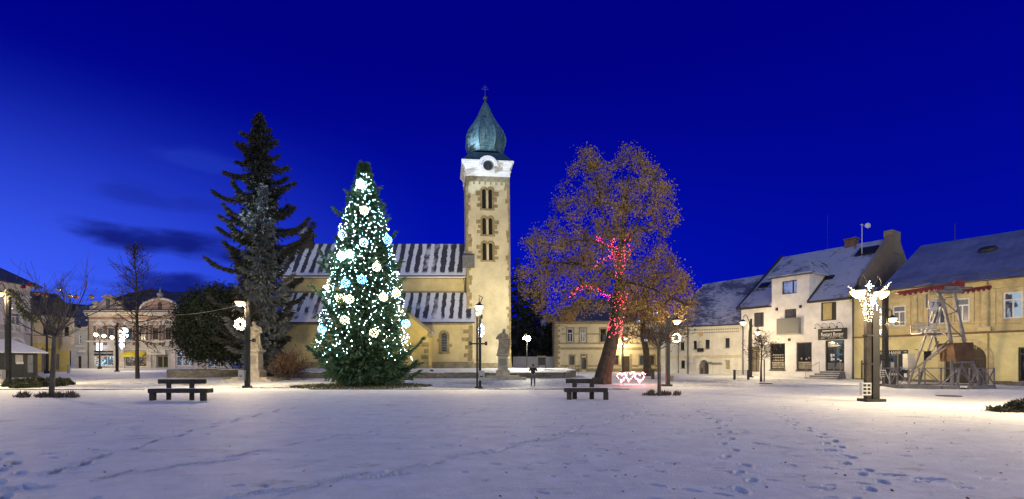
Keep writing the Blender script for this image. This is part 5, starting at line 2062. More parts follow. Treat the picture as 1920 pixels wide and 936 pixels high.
# ================================================================== vegetation
bark = M('bark', (.055, .042, .03), .95, .4, 2.5, .9, 9)
barkl = M('grey_bark', (.10, .085, .07), .95, .35, 3, .8, 10)
twig = M('bare_twig', (.026, .021, .018), .95, .3, 4)
needle_dark = M_leaf('spruce_needles', (.020, .022, .016), (.055, .056, .046), .4)
needle_fir = M_leaf('fir_needles', (.04, .085, .04), (.10, .165, .075), .8)
needle_yew = M_leaf('yew_needles', (.010, .018, .010), (.028, .040, .020), .7)
needle_far = M_leaf('far_conifer_needles', (.012, .018, .014), (.03, .04, .026), .5)
leaf_gold = M_leaf('withered_linden_leaves', (.14, .088, .031), (.37, .24, .08), .35)
leaf_brown = M_leaf('withered_brown_leaves', (.10, .055, .025), (.21, .12, .045), .5)
leaf_hedge = M_leaf('low_shrub_leaves', (.03, .035, .018), (.075, .08, .04), 2.0)
heath_m = M_leaf('heather_shoots', (.05, .04, .025), (.12, .09, .055), 3.0)

# ---- tall wild spruce left of the church
p = gxy(487, 52)
H = at(0, 204, 52).z - p.z
k_ = 52 / F
ts = [1.0, .985, .93, .85, .765, .675, .58, .48, .36, .24, .14, .05]
hs = [2, 6, 24, 38, 44, 52, 62, 76, 84, 84, 76, 56]
prof = lambda t: float(np.interp(t, ts[::-1], hs[::-1])) * k_
spt = thing('spruce_tree', p, 'tall dark ragged spruce, highest tree of the square, beside the church', 'tree')
tr, cr = MB(), MB()
rg = np.random.default_rng(3)
tipl = []
for (px, py, yo) in ((435, 262, -.04), (428, 296, -.03), (414, 378, 0), (405, 432, .01), (386, 484, 0), (517, 252, 0), (538, 290, -.02), (544, 336, 0), (553, 368, -.02), (578, 412, 0), (598, 440, .02), (452, 230, 0), (560, 500, 0), (404, 350, .01)):
    dx_ = (px - 487) * k_
    t_ = (at(0, py, 52).z - p.z) / H - .02 + yo
    tipl.append((t_, 0.0 + rg.uniform(-.3, .3) if dx_ > 0 else PI + rg.uniform(-.3, .3), abs(dx_) * rg.uniform(.9, 1.05)))
spruce(cr, tr, (p.x, p.y, p.z), H, lambda q: prof(q) * (rg.uniform(.95, 1.08) if rg.random() < .45 else rg.uniform(.3, .8)), rg, 140, .5, 115, .26, .22, 1.5, tipl, .13, .07, .2)
# dense core along the mast
n_ = 4800
t_ = rg.uniform(.08, .99, n_)
rr = np.array([prof(q) for q in t_]) * np.abs(rg.normal(0, .26, n_))
aa = rg.uniform(0, 2 * PI, n_)
P = np.stack([p.x + rr * np.cos(aa), p.y + rr * np.sin(aa), p.z + t_ * H], 1)
D = nrm(np.stack([np.cos(aa) * .5, np.sin(aa) * .5, -np.ones(n_)], 1) + rg.normal(0, .4, (n_, 3))) * .55
cr.cards(P, D, nrm(np.cross(D, rg.normal(0, 1, (n_, 3)))) * .09)
tr.build('trunk', bark, spt)
cr.build('crown', needle_dark, spt)

# ---- silvery spruce standing before it
p = gxy(494, 50.4)
H = at(0, 335, 50.4).z - p.z
k2 = 50.4 / F
t = thing('spruce_tree', p, 'shorter frosty blue spruce with pale sprays in front of the tallest spruce', 'tree')
tr, cr = MB(), MB()
rg = np.random.default_rng(41)
prof2 = lambda q: float(np.interp(q, [.05, .2, .4, .6, .8, .93, 1.0], [46, 60, 58, 45, 27, 12, 2])) * k2
spruce(cr, tr, tuple(p), H, lambda q: prof2(q) * rg.uniform(.6, 1.15), rg, 120, .42, 80, .3, .22, 1.5, (), .15, .06, .16)
n_ = 2600
t_ = rg.uniform(.06, .97, n_)
rr = np.array([prof2(q) for q in t_]) * np.abs(rg.normal(0, .3, n_))
aa = rg.uniform(0, 2 * PI, n_)
P = np.stack([p.x + rr * np.cos(aa), p.y + rr * np.sin(aa), p.z + t_ * H], 1)
D = nrm(np.stack([np.cos(aa) * .6, np.sin(aa) * .6, -np.ones(n_)], 1) + rg.normal(0, .4, (n_, 3))) * .45
cr.cards(P, D, nrm(np.cross(D, rg.normal(0, 1, (n_, 3)))) * .08)
tr.build('trunk', bark, t)
cr.build('crown', M_leaf('silver_spruce_needles', (.055, .062, .062), (.15, .17, .18), .6), t)

# ---- the decorated fir
FX = gxy(683, 39.3)
FH = at(0, 302, 39.3).z - FX.z
kf = 39.3 / F
fts = [0, .03, .09, .2, .39, .53, .65, .77, .87, .93, .97, 1.0]
fhs = [56, 76, 90, 83, 70, 60, 49, 36, 20, 11, 5, 1]
fprof = lambda t: float(np.interp(t, fts, fhs)) * kf
fir = thing('christmas_tree', FX, 'bushy green fir hung with white and blue lights in the middle', 'tree')
tr, cr = MB(), MB()
rg = np.random.default_rng(8)
ftips = []
for (px, py) in ((752, 545), (762, 590), (750, 480), (735, 430), (612, 480), (628, 385), (588, 545), (590, 640), (790, 680), (716, 372), (712, 340), (650, 345), (738, 520), (600, 700), (785, 655)):
    dx_ = (px - 683) * kf
    ftips.append(((at(0, py, 39.3).z - FX.z) / FH - .035, 0.0 + rg.uniform(-.4, .4) if dx_ > 0 else PI + rg.uniform(-.4, .4), abs(dx_) * 1.05))
spruce(cr, tr, (FX.x, FX.y, FX.z), FH, lambda t: fprof(t) * rg.uniform(.78, 1.24), rg, 260, .40, 60, .16, .30, .55, ftips, .15, .03, .16)
n_ = 6500
t_ = rg.uniform(.04, .985, n_) ** 1.15
rr = np.array([fprof(q) for q in t_]) * np.sqrt(rg.uniform(.05, .75, n_))
aa = rg.uniform(0, 2 * PI, n_)
P = np.stack([FX.x + rr * np.cos(aa), FX.y + rr * np.sin(aa), FX.z + t_ * FH], 1)
D = nrm(np.stack([np.cos(aa), np.sin(aa), rg.uniform(-.9, .5, n_)], 1) + rg.normal(0, .35, (n_, 3))) * .48
cr.cards(P, D, nrm(np.cross(D, rg.normal(0, 1, (n_, 3)))) * .075)
tr.build('trunk', bark, fir)
cr.build('crown', needle_fir, fir)


# ---- polygons in the photograph give the height and width of a crown; its depth is round
def inside(poly, x, y):
    c = False
    j = len(poly) - 1
    for i in range(len(poly)):
        if (poly[i][1] > y) != (poly[j][1] > y) and x < (poly[j][0] - poly[i][0]) * (y - poly[i][1]) / (poly[j][1] - poly[i][1]) + poly[i][0]:
            c = not c
        j = i
    return c


def crown_pts(poly, Y, n, deep, rng, mid=None):
    xs, ys = [q[0] for q in poly], [q[1] for q in poly]
    cx_, hw_ = (min(xs) + max(xs)) / 2, (max(xs) - min(xs)) / 2
    cy_, hh_ = (min(ys) + max(ys)) / 2, (max(ys) - min(ys)) / 2
    out = []
    while len(out) < n:
        x, y = rng.uniform(min(xs), max(xs)), rng.uniform(min(ys), max(ys))
        if not inside(poly, x, y): continue
        q = ((x - cx_) / hw_) ** 2 * .8 + ((y - cy_) / hh_) ** 2 * .6
        d = deep * math.sqrt(max(.08, 1 - q)) * rng.uniform(-1, 1)
        v = at(x, y, Y + d)
        out.append((v.x, v.y, v.z))
    return np.array(out)


# ---- great leaning linden
YL = 41.6
p = gxy(1129, YL)
lind = thing('linden_tree', p, 'huge leaning linden keeping brown leaves, red lights round its trunk', 'tree')
skel, spar = [], []


def limb(parent, pts):
    q = parent
    for (x, y, d) in pts:
        v = at(x, y, YL)
        skel.append(((v.x, v.y + d, v.z), q))
        q = len(skel) - 1
    return q


T5 = limb(-1, [(1127, 724, 0), (1132, 700, 0), (1140, 670, 0), (1148, 635, 0), (1155, 600, 0), (1160, 562, 0), (1163, 527, 0)])
T4 = T5 - 1
T6 = limb(T5, [(1162, 505, 0), (1161, 485, 0)])
T7 = limb(T6, [(1166, 465, .2)])
limb(T5, [(1139, 517, -.5), (1110, 508, -1), (1080, 501, -1.3), (1050, 500, -1.5), (1020, 498, -1.5)])
limb(T6, [(1147, 462, .5), (1117, 446, 1), (1083, 442, 1.5), (1053, 450, 2)])
limb(T6, [(1150, 466, -.2), (1139, 430, -.5), (1121, 390, -1), (1112, 345, -1.3), (1106, 312, -1.3)])
limb(T7, [(1175, 430, .6), (1180, 380, 1.0), (1183, 335, 1.4), (1190, 302, 1.5)])
limb(T7, [(1185, 434, -1), (1200, 392, -2), (1215, 345, -2.2)])
limb(T7, [(1200, 426, 1.2), (1232, 415, 2)])
limb(T5, [(1184, 535, -1), (1210, 548, -2), (1240, 566, -2.6), (1270, 580, -2.8)])
limb(T6, [(1160, 440, -1.2), (1159, 385, -2.2), (1152, 335, -2.6)])
limb(T5, [(1170, 512, 2), (1185, 490, 4), (1205, 470, 5)])
limb(T5, [(1158, 505, 2), (1130, 475, 4), (1105, 455, 5)])
L10 = limb(T4, [(1147, 560, -.5), (1128, 548, -1), (1110, 540, -1.3), (1091, 538, -1.5), (1068, 554, -1.7)])
rg = np.random.default_rng(21)
poly = [(968, 525), (975, 490), (985, 448), (1003, 428), (1035, 415), (1040, 365), (1060, 335), (1075, 310), (1085, 282), (1112, 278), (1140, 302), (1160, 285), (1178, 272), (1200, 284), (1236, 312), (1258, 350), (1272, 412), (1256, 470), (1280, 510), (1308, 545), (1304, 590), (1262, 612), (1210, 600), (1150, 585), (1085, 590), (1050, 612), (1015, 590), (985, 556)]
tg = crown_pts(poly, YL, 640, 6.3, rg)
P, par, rad, tips = grow(skel, tg, rg, .5, .025, 2.45, .16)
tr = MB()
for i in range(7):                                # a trunk that flares at the root
    pass
trunk_r = [.80, .66, .58, .52, .48, .44, .40]
tr.tube([Vector(skel[i][0]) - Vector((0, 0, .2 if i == 0 else 0)) for i in range(7)], trunk_r, 14)
for k in range(7):
    a = k * 2 * PI / 7 + .3
    b0_ = Vector(skel[0][0])
    tr.tube([b0_ + Vector((math.cos(a) * .45, math.sin(a) * .45, .55)), b0_ + Vector((math.cos(a) * 1.0, math.sin(a) * 1.0, -.15))], [.28, .12], 6)
branches(tr, P, par, rad, .33, n=6)
tr.build('trunk', bark, lind)
cr = MB()
leaves_at(cr, P[tips], rg, 36, .25, .145, .35, .42)
par_of_tip = [par[i] for i in tips]
leaves_at(cr, P[par_of_tip], rg, 18, .24, .14, .4, .42)
mid = [i for i in range(len(skel), len(P)) if rad[i] < .03]
leaves_at(cr, P[mid], rg, 1, .25, .14, .4, .4)
cr.build('crown', leaf_gold, lind)

# ---- second linden behind it
Y2 = 55.5
p = gxy(1213, Y2)
t = thing('linden_tree', p, 'smaller leafy tree with straight trunk behind the leaning linden', 'tree')
sk = [(tuple(at(x, y, Y2)), i - 1) for i, (x, y) in enumerate([(1213, 705), (1214, 680), (1211, 655), (1206, 630), (1205, 600), (1208, 570), (1212, 540)])]
rg = np.random.default_rng(5)
tg = crown_pts([(1165, 640), (1150, 590), (1165, 520), (1205, 480), (1250, 480), (1285, 520), (1300, 575), (1298, 625), (1255, 645), (1215, 635)], Y2, 260, 4.0, rg)
P, par, rad, tips = grow(sk, tg, rg, .6, .022, 2.4, .16)
tr = MB()
tr.tube([q[0] for q in sk], [.48, .40, .34, .3, .25, .2, .15], 10)
branches(tr, P, par, rad, .2)
tr.build('trunk', bark, t)
cr = MB()
leaves_at(cr, P[tips], rg, 30, .36, .2, .4, .4)
cr.build('crown', leaf_brown, t)

# ---- dark conifers right of the tower
for i, (px, Y, top, hw_, lab) in enumerate(((971, 74, 478, 30, 'slim dark conifer against the right side of the tower'), (1003, 79, 515, 46, 'broad dark conifer behind the bright floodlight'), (1030, 73, 588, 30, 'short dark conifer beside the cream house corner'))):
    p = gxy(px, Y)
    H = at(0, top, Y).z - p.z
    t = thing('conifer_tree', p, lab, 'tree', 'conifers between tower and cream house')
    tr, cr = MB(), MB()
    rg = np.random.default_rng(30 + i)
    w_ = hw_ * Y / F
    spruce(cr, tr, tuple(p), H, lambda q: w_ * min(1, (1.02 - q) * 1.7), rg, 90, .7, 22, .3, .1, .9, (), .2, .02)
    tr.build('trunk', bark, t)
    cr.build('crown', needle_far, t)

# ---- yew in the stone ring
YY = 56.0
p = gxy(437, YY)
t = thing('yew_tree', p, 'wide rounded dark evergreen with bare slanting stems above stone ring', 'tree')
sk = []
for pts in ([(448, 697), (440, 675), (425, 650), (400, 620)], [(442, 697), (425, 672), (405, 655), (380, 635)], [(452, 697), (452, 660), (448, 610), (440, 580)], [(436, 698), (412, 680), (395, 665), (365, 650)], [(450, 697), (445, 655), (425, 600), (400, 575)]):
    q = -1
    for (x, y) in pts:
        v = at(x, y, YY)
        sk.append(((v.x, v.y + R.uniform(-.5, .5), v.z), q))
        q = len(sk) - 1
rg = np.random.default_rng(12)
ypoly = [(330, 598), (338, 572), (352, 556), (368, 542), (382, 548), (400, 540), (425, 541), (452, 552), (468, 600), (468, 650), (452, 668), (420, 676), (385, 676), (352, 668), (338, 648), (329, 622)]
tg = crown_pts(ypoly, YY, 620, 4.3, rg)
P, par, rad, tips = grow(sk, tg, rg, .6, .014, 2.3, .1)
tr = MB()
branches(tr, P, par, rad, .22)
tr.build('trunk', barkl, t)
cr = MB()
leaves_at(cr, P[tips], rg, 46, .42, .34, -.2, .17)
cr.build('crown', needle_yew, t)

# ---- bare trees: forked limbs that thin out into twigs
def twigs(mb, rng, p, d, L, r, depth, up, nch, rmin, ends, bend=.14):
    n = 5
    p, d = Vector(p), Vector(d).normalized()
    pts, ds = [p.copy()], [d.copy()]
    for k in range(n):
        d = (d + Vector((rng.gauss(0, bend), rng.gauss(0, bend), rng.gauss(0, bend) + up))).normalized()
        p = p + d * (L / n)
        pts.append(p.copy())
        ds.append(d.copy())
    mb.tube(pts, [max(rmin, r * (1 - .55 * k / n)) for k in range(n + 1)], 6 if r > .03 else 3)
    ends.append(tuple(p))
    if depth <= 0: return
    for k in range(nch):
        q = 1 + int((n - 1) * (k + rng.random()) / nch)
        ax = Vector((rng.gauss(0, 1), rng.gauss(0, 1), rng.gauss(0, 1))).cross(ds[q]).normalized()
        c = Matrix.Rotation(math.radians(rng.uniform(24, 52)), 3, ax) @ ds[q]
        twigs(mb, rng, pts[q], c, L * rng.uniform(.42, .66), max(rmin, r * .5), depth - 1, up * 1.1, nch, rmin, ends, bend)


def bare_tree(name, px, Y, label, trunk_px, tr0, tr1, prim, mat, seed, rmin, cat='tree', leaf=None, depth=2, nch=4, up=.07):
    """prim: list of (where on the trunk 0..1, angle from upright in degrees, length)"""
    p = gxy(px, Y)
    t = thing(name, p, label, cat)
    rng = random.Random(seed)
    T = [at(x, y, Y) for x, y in trunk_px]
    T[0].z = p.z - .1
    mb = MB()
    m = len(T) - 1
    mb.tube(T, [tr0 + (tr1 - tr0) * (k / m) ** .8 for k in range(m + 1)], 10)
    ends = []
    for k, (f, ang, L) in enumerate(prim):
        g_ = min(f * m, m - 1e-4)
        q = T[int(g_)].lerp(T[int(g_) + 1], g_ - int(g_))
        az = k * 2.39996 + rng.uniform(-.4, .4)
        a = math.radians(ang + rng.uniform(-8, 8))
        d = Vector((math.sin(a) * math.cos(az), math.sin(a) * math.sin(az), math.cos(a)))
        twigs(mb, rng, q, d, L * rng.uniform(.8, 1.12), max(rmin * 1.6, (tr0 + (tr1 - tr0) * f) * .42), depth, up, nch, rmin, ends)
    mb.build('trunk', mat, t)
    if leaf:
        cr = MB()
        leaves_at(cr, np.array(ends), np.random.default_rng(seed), leaf[1], leaf[2], leaf[3], .3, .35)
        cr.build('crown', leaf[0], t)
    return t


prim = []
for k in range(54):
    f = .24 + .75 * k / 53
    prim.append((f, 92 - 62 * (f - .24) / .75, max(.5, 3.0 * (1 - .72 * (f - .24) / .75))))
bare_tree('bare_tree', 258, 50, 'tall leafless tree in front of the rose palace', [(258, 712), (257, 660), (257, 610), (256, 560), (255, 520), (253, 490), (252, 468)], .20, .03, prim, twig, 4, .014, depth=2, nch=4, up=.05)
Yb = gY(745)
prim = [(1.0, 14 + 9 * (k % 6), 2.3 + .45 * (k % 3)) for k in range(11)] + [(.97, 64, 2.3), (.96, 68, 2.1), (.98, 58, 2.4), (.95, 70, 2.0)]
bare_tree('young_tree', 96, Yb, 'young leafless tree hung with red and gold baubles near the kiosk', [(96, 746), (98, 715), (100, 680), (101, 655), (102, 632)], .125, .09, prim, barkl, 6, .0085, depth=2, nch=4, up=.12)
Yc = gY(742)
prim = [(1.0, 20 + 9 * (k % 6), 1.15 + .2 * (k % 3)) for k in range(12)] + [(.97, 66, 1.2), (.96, 72, 1.1)]
bare_tree('young_tree', 1236, Yc, 'young leafless tree with a few pale baubles by the second bench', [(1236, 744), (1236, 700), (1235, 672), (1235, 652)], .10, .075, prim, barkl, 9, .0075, depth=3, nch=3)
prim = [(.55 + .45 * k / 17, 78 - 50 * k / 17, 1.5 - .5 * k / 17) for k in range(18)]
bare_tree('young_tree', 1427, gY(716), 'small leafless tree tied to a stake in front of the white house', [(1427, 716), (1427, 690), (1428, 668), (1429, 645)], .10, .03, prim, twig, 10, .012, leaf=(leaf_brown, 1, .1, .14), depth=2, nch=4)
mb = MB()
q = gxy(1433, gY(716))
mb.tube([q + Vector((0, 0, -.1)), q + Vector((0, 0, 1.9))], .05, 6)
single(mb, 'stake', M('old_stake', (.12, .09, .06), .9, .3, 5), tuple(q), 'thin wooden stake beside the small leafless tree', 'stake')

# brown bush left of the fir
prim = [(.5 + .5 * R.random(), 6 + 84 * (k / 63) ** .8, 1.45 + .45 * R.random()) for k in range(64)]
bare_tree('bush', 541, 47, 'rounded leafless brown bush between spruce and decorated fir', [(541, 713), (541, 706), (541, 700)], .16, .12, prim, M('brown_twig', (.075, .048, .036), .9, .3, 4), 13, .012, 'bush', (leaf_brown, 1, .12, .11), depth=2, nch=4)

# hedge of low shrubs
for i, (px, py, w_, h_, lab) in enumerate(((28, 724, .75, .5, 'leftmost'), (47, 727, .85, .62, 'second'), (72, 724, .95, .65, 'third and tallest'), (97, 724, .9, .6, 'fourth'), (118, 722, .7, .5, 'last'))):
    p = gpt(px, py)
    rg = np.random.default_rng(50 + i)
    n_ = 1500
    v = nrm(rg.normal(0, 1, (n_, 3))) * (rg.uniform(.55, 1.0, n_) ** .5)[:, None]
    v[:, 2] = np.abs(v[:, 2])
    lump = 1 + .18 * np.sin(v[:, 0] * 7 + i) * np.cos(v[:, 1] * 6)
    C = np.stack([p.x + v[:, 0] * w_ * lump, p.y + v[:, 1] * w_ * lump, p.z + v[:, 2] * h_ * lump], 1)
    mb = MB()
    D = nrm(v + rg.normal(0, .5, v.shape)) * .13
    mb.cards(C, D, nrm(np.cross(D, rg.normal(0, 1, D.shape))) * .035)
    mb.ball((p.x, p.y, p.z + .05), w_ * .72, 10, 6, 1, 1, h_ / w_ * .95)
    lab2 = {'leftmost': 'low clipped shrub nearest the left lamp post', 'second': 'low clipped shrub just right of the left lamp post, nearest to us', 'third and tallest': 'largest clipped shrub in the middle of the low row', 'fourth': 'low clipped shrub right behind the bauble tree trunk', 'last': 'small clipped shrub at the right end of the low row'}[lab]
    single(mb, 'shrub', leaf_hedge, tuple(p), lab2, 'shrub', 'low clipped shrubs beside the kiosk')

# heather beds
for (x0_, x1_, yy, gap) in ((24, 150, 745, (38, 52)), (1203, 1274, 741, (0, 0))):
    mb = MB()
    Y = gY(yy)
    rg = np.random.default_rng(int(x0_))
    n_ = 1500
    px = rg.uniform(x0_, x1_, n_)
    dens = vnoise(px / 10, px * 0 + 3, 1.0, 5) + .5
    keep = rg.random(n_) < (dens * 1.3)
    px = px[keep]
    n_ = len(px)
    yy2 = Y + rg.normal(0, .35, n_)
    P = np.stack([(px - 960) / F * yy2, yy2, np.full(n_, gz(Y) - .02)], 1)
    hh = rg.uniform(.12, .38, n_) * (0.5 + dens[keep])
    D = nrm(np.stack([rg.normal(0, .35, n_), rg.normal(0, .35, n_), np.ones(n_)], 1)) * hh[:, None]
    mb.cards(P, D, nrm(np.cross(D, rg.normal(0, 1, (n_, 3)))) * .022)
    o = mb.build('heather', heath_m)
    tag(o, 'dry heather stalks round the bauble tree' if x0_ < 500 else 'dry heather stalks at the foot of the right young tree', 'heather', None, 'stuff')

# juniper cut by the right edge
p = gpt(1921, 772)
mb = MB()
rg = np.random.default_rng(77)
n_ = 2600
px = rg.uniform(-1, 1, n_)
v = nrm(rg.normal(0, 1, (n_, 3))) * (rg.uniform(.3, 1.0, n_) ** .5)[:, None]
v[:, 2] = np.abs(v[:, 2])
C = np.stack([p.x + .15 + v[:, 0] * .62, p.y + v[:, 1] * .6, p.z + v[:, 2] * .38], 1)
sp_ = rg.random(n_) < .22
C[sp_, 0] = p.x - .4 - rg.uniform(0, .75, sp_.sum()) ** 1.2
C[sp_, 2] = p.z + rg.uniform(.0, .12, sp_.sum())
C[sp_, 1] = p.y + rg.normal(0, .15, sp_.sum())
D = nrm(np.stack([v[:, 0] - .35, v[:, 1], v[:, 2] * .8 - .1], 1) + rg.normal(0, .45, v.shape)) * .17
mb.cards(C, D, nrm(np.cross(D, rg.normal(0, 1, D.shape))) * .022)
single(mb, 'bush', needle_dark, tuple(p), 'low sprawling juniper cut off at the right edge of the snow', 'bush')

# grass showing under the fir, fallen leaves on the snow
mb = MB()
rg = np.random.default_rng(17)
n_ = 5000
aa, rr = rg.uniform(0, 2 * PI, n_), np.sqrt(rg.random(n_)) * 4.6
X, Yv = FX.x + rr * np.cos(aa) * 1.15, FX.y + rr * np.sin(aa) * .8 - .6
P = np.stack([X, Yv, np.clip(.025 * (Yv - 36), 0, 2) - .02], 1)
D = nrm(np.stack([rg.normal(0, .7, n_), rg.normal(0, .7, n_), np.ones(n_)], 1)) * rg.uniform(.06, .17, n_)[:, None]
mb.cards(P, D, nrm(np.cross(D, rg.normal(0, 1, (n_, 3)))) * .03)
tag(mb.build('grass', M_leaf('winter_grass', (.05, .06, .02), (.13, .12, .05), 2)), 'winter grass left bare of snow under the lit fir', 'grass', None, 'stuff')
mb = MB()
n_ = 900
Yv = 6 + 27 * rg.random(n_) ** 1.2
X = rg.uniform(-1.0, 1.05, n_) * Yv
keep = rg.random(n_) < np.where(X > 0, 1.0, .45)
X, Yv = X[keep], Yv[keep]
n_ = len(X)
# resting on the uneven snow
ri = np.clip(np.searchsorted(rows, Yv), 1, len(rows) - 1)
ci = np.clip(np.searchsorted(cc, X / np.maximum(Yv, 6)), 1, len(cc) - 1)
P = np.stack([X, Yv, Zg[ri, ci] + .008], 1)
aa = rg.uniform(0, 2 * PI, n_)
D = np.stack([np.cos(aa), np.sin(aa), rg.uniform(.0, .5, n_)], 1) * rg.uniform(.03, .075, n_)[:, None]
mb.cards(P, D, nrm(np.cross(D, np.array([[0, 0.2, 1]]).repeat(n_, 0))) * .022)
tag(mb.build('leaves', leaf_brown), 'small dead leaves scattered over the snowy square', 'leaves', None, 'stuff')

# ================================================================== lamps and lights
lampm = M('dark_lamp_paint', (.014, .0135, .015), .5, .35, 4)
lampw = M('weathered_lamp_wood', (.05, .042, .034), .85, .35, 3, .4, 14)
cabm = M('grey_cabinet', (.34, .33, .31), .6, .12, 5)
sodium = ME('sodium_lamp_glass', (1, .60, .13), 4.5)
WARM = (1.0, .76, .42)
bulbm = {'white': ME('white_light_bulb', (.42, .76, 1.0), 85), 'warm': ME('warm_light_bulb', (1.0, .86, .50), 22), 'blue': ME('blue_light_bulb', (.10, .36, 1.0), 42),
         'red': ME('red_light_bulb', (1.0, .035, .09), 9), 'pink': ME('rose_light_bulb', (1.0, .27, .30), 26), 'cold': ME('cold_light_bulb', (.55, .72, 1.0), 18)}
wirem = M('thin_wire', (.12, .12, .13), .5, .2, 6)


def street_lamp(px, Y, top, arms, label, box=0, bar=None, group='street lamps of the square', power=700, twin=True, w=.15, zbase=None):
    p = gxy(px, Y)
    t = thing('street_lamp', p, label, 'street lamp', group)
    x, y, z = p
    mb = MB()
    mb.box(x + .02, x + .02 + w * 1.25, y - w * .6, y + w * .6, z + .1, top)
    mb.build('post', lampm, t)
    if twin:
        mb = MB()
        mb.box(x - .02 - w * .9, x - .02, y - w * .42, y + w * .42, z + .1, top - .25)
        mb.build('post', lampw, t)
        for q in (.35, .62, .9):
            mb = MB()
            zq = z + (top - z) * q
            mb.box(x - .02 - w * .95, x + .02 + w * 1.28, y - w * .65, y + w * .65, zq, zq + .07)
            mb.build('clamp_ring', lampm, t)
    mb = MB()
    mb.box(x - w * 1.6, x + w * 2.0, y - w * 1.4, y + w * 1.4, z - .08, z + .13)
    mb.build('base_plate', lampm, t)
    for (dx_, zl, hook) in arms:
        s = 1 if dx_ > 0 else -1
        mb = MB()
        if hook:
            mb.tube([(x + s * .1, y, zl - .2), (x + s * .14, y, zl + .25), (x + s * .3, y, zl + .62), (x + dx_ * .62, y - .02, zl + .75), (x + dx_ * .92, y - .04, zl + .55), (x + dx_, y - .05, zl + .2)], .035, 6)
        else:
            mb.tube([(x + s * .1, y, zl + .12), (x + dx_, y - .05, zl + .15)], .05, 6)
            mb.tube([(x + s * .1, y, zl - .5), (x + dx_ * .6, y - .03, zl + .1)], .03, 5)
        mb.build('arm', lampm, t)
        mb = MB()
        mb.lathe((x + dx_, y - .05, zl), [(.36, .0), (.33, .03), (.16, .14), (.08, .22), (.03, .30)], 14)
        sh = mb.build('lamp_head', lampm, t)
        mb = MB()
        mb.lathe((x + dx_, y - .05, zl), [(.02, -.30), (.17, -.25), (.29, -.11), (.31, -.005)], 14)
        mb.build('bulb', sodium, sh, True)
        if power: lamp_light('lamp_light', (x + dx_, y - .05, zl - .37), power, WARM, sh, .13)
    if bar:
        mb = MB()
        mb.box(x - bar[1], x + bar[1], y - .07, y + .07, bar[0], bar[0] + .1)
        for s in (-1, 1): mb.box(x + s * bar[1] - .09, x + s * bar[1] + .09, y - .11, y + .11, bar[0] - .06, bar[0] + .2)
        mb.build('cross_bar', lampm, t)
    if box:
        mb = MB()
        bx = x + box * .24
        mb.box(bx - .2, bx + .2, y - w * .6 - .28, y - w * .6 - .004, z + .55, z + 1.25)
        cb = mb.build('power_box', cabm, t)
        mb = MB()
        mb.box(bx - .1, bx + .1, y - w * .6 - .30, y - w * .6 - .285, z + .8, z + .88)
        mb.build('latch', lampm, cb)
    return t


sz = lambda y, Y: at(0, y, Y).z
sx = lambda px, base, Y: (px - base) / F * Y
Y1 = gY(727)
street_lamp(463, Y1, sz(560, Y1), [(sx(450, 463, Y1), sz(566, Y1), False)], 'dark lamp post with glowing ring ornament beside the saint under the spruce', -1, (sz(640, Y1), .5), power=3600)
Y2_ = gY(728)
lp = street_lamp(897, Y2_, sz(580, Y2_), [(.06, sz(574, Y2_), True)], 'dark lamp post with small snowflake ornament in front of the tower', 1, (sz(646, Y2_), .55), power=3600)
mb = MB()
fp_ = Vector((lp.location.x + .12, Y2_ + .3, sz(580, Y2_) - .5))
mb.obox(fp_, (.16, 0, 0), (0, .09, .03), (0, -.03, .12))
fh_ = mb.build('floodlight', lampm, lp)  # added flood on this post, no such fixture seen; brightens the tower
lamp_light('flood_beam', fp_ + Vector((0, .16, .04)), 15000, (1, .84, .52), fh_, .1, math.radians(48), Vector((-3.2, 60.5, 15.5)), .8)
Y3 = gY(725)
street_lamp(14, Y3, sz(543, Y3), [(sx(-2, 14, Y3), sz(549, Y3), True)], 'dark lamp post with curved arm cut by the left edge', -1, power=5200)
Y4 = gY(724)
street_lamp(1248, Y4, sz(596, Y4), [(sx(1269, 1248, Y4), sz(601, Y4), False)], 'dark lamp post with a round light wreath under the linden branches', 0, power=900, w=.22, twin=False)
Y5 = gY(708)
street_lamp(1406, Y5, sz(598, Y5), [(sx(1393, 1406, Y5), sz(604, Y5), True), (sx(1421, 1406, Y5), sz(622, Y5), True)], 'double armed lamp post at the corner of the white house', 0, power=800, w=.14)
Y6 = gY(753)
street_lamp(1632, Y6, sz(556, Y6), [(sx(1607, 1632, Y6), sz(546, Y6), True), (sx(1651, 1632, Y6), sz(548, Y6), True)], 'nearest lamp post, carrying the large glowing angel', 0, power=800, w=.24)
Y7 = gY(724)
street_lamp(1659, Y7, sz(540, Y7), [(sx(1672, 1659, Y7), sz(597, Y7), True)], 'dark lamp post with blue white star ornament behind the angel lamp', 0, (sz(676, Y7), .45), power=1500, w=.16)
Y8 = gY(697)
street_lamp(219, Y8, sz(606, Y8), [(sx(235, 219, Y8), sz(615, Y8), False)], 'tall lamp post with hanging star light in front of the palace', 0, power=1500, w=.14)
Y9 = 66.5
street_lamp(1166, Y9, sz(628, Y9), [(sx(1173, 1166, Y9), sz(632, Y9), False)], 'thin lamp post in front of the cream house door', 0, power=350, w=.16, twin=False)
# one more of the same kind stands just past the right edge and lights the trodden snow there
street_lamp(2330, 15.5, 6.6, [(-.6, 6.0, True)], 'dark lamp post past the right edge of the square', 0, power=6500, w=.2)

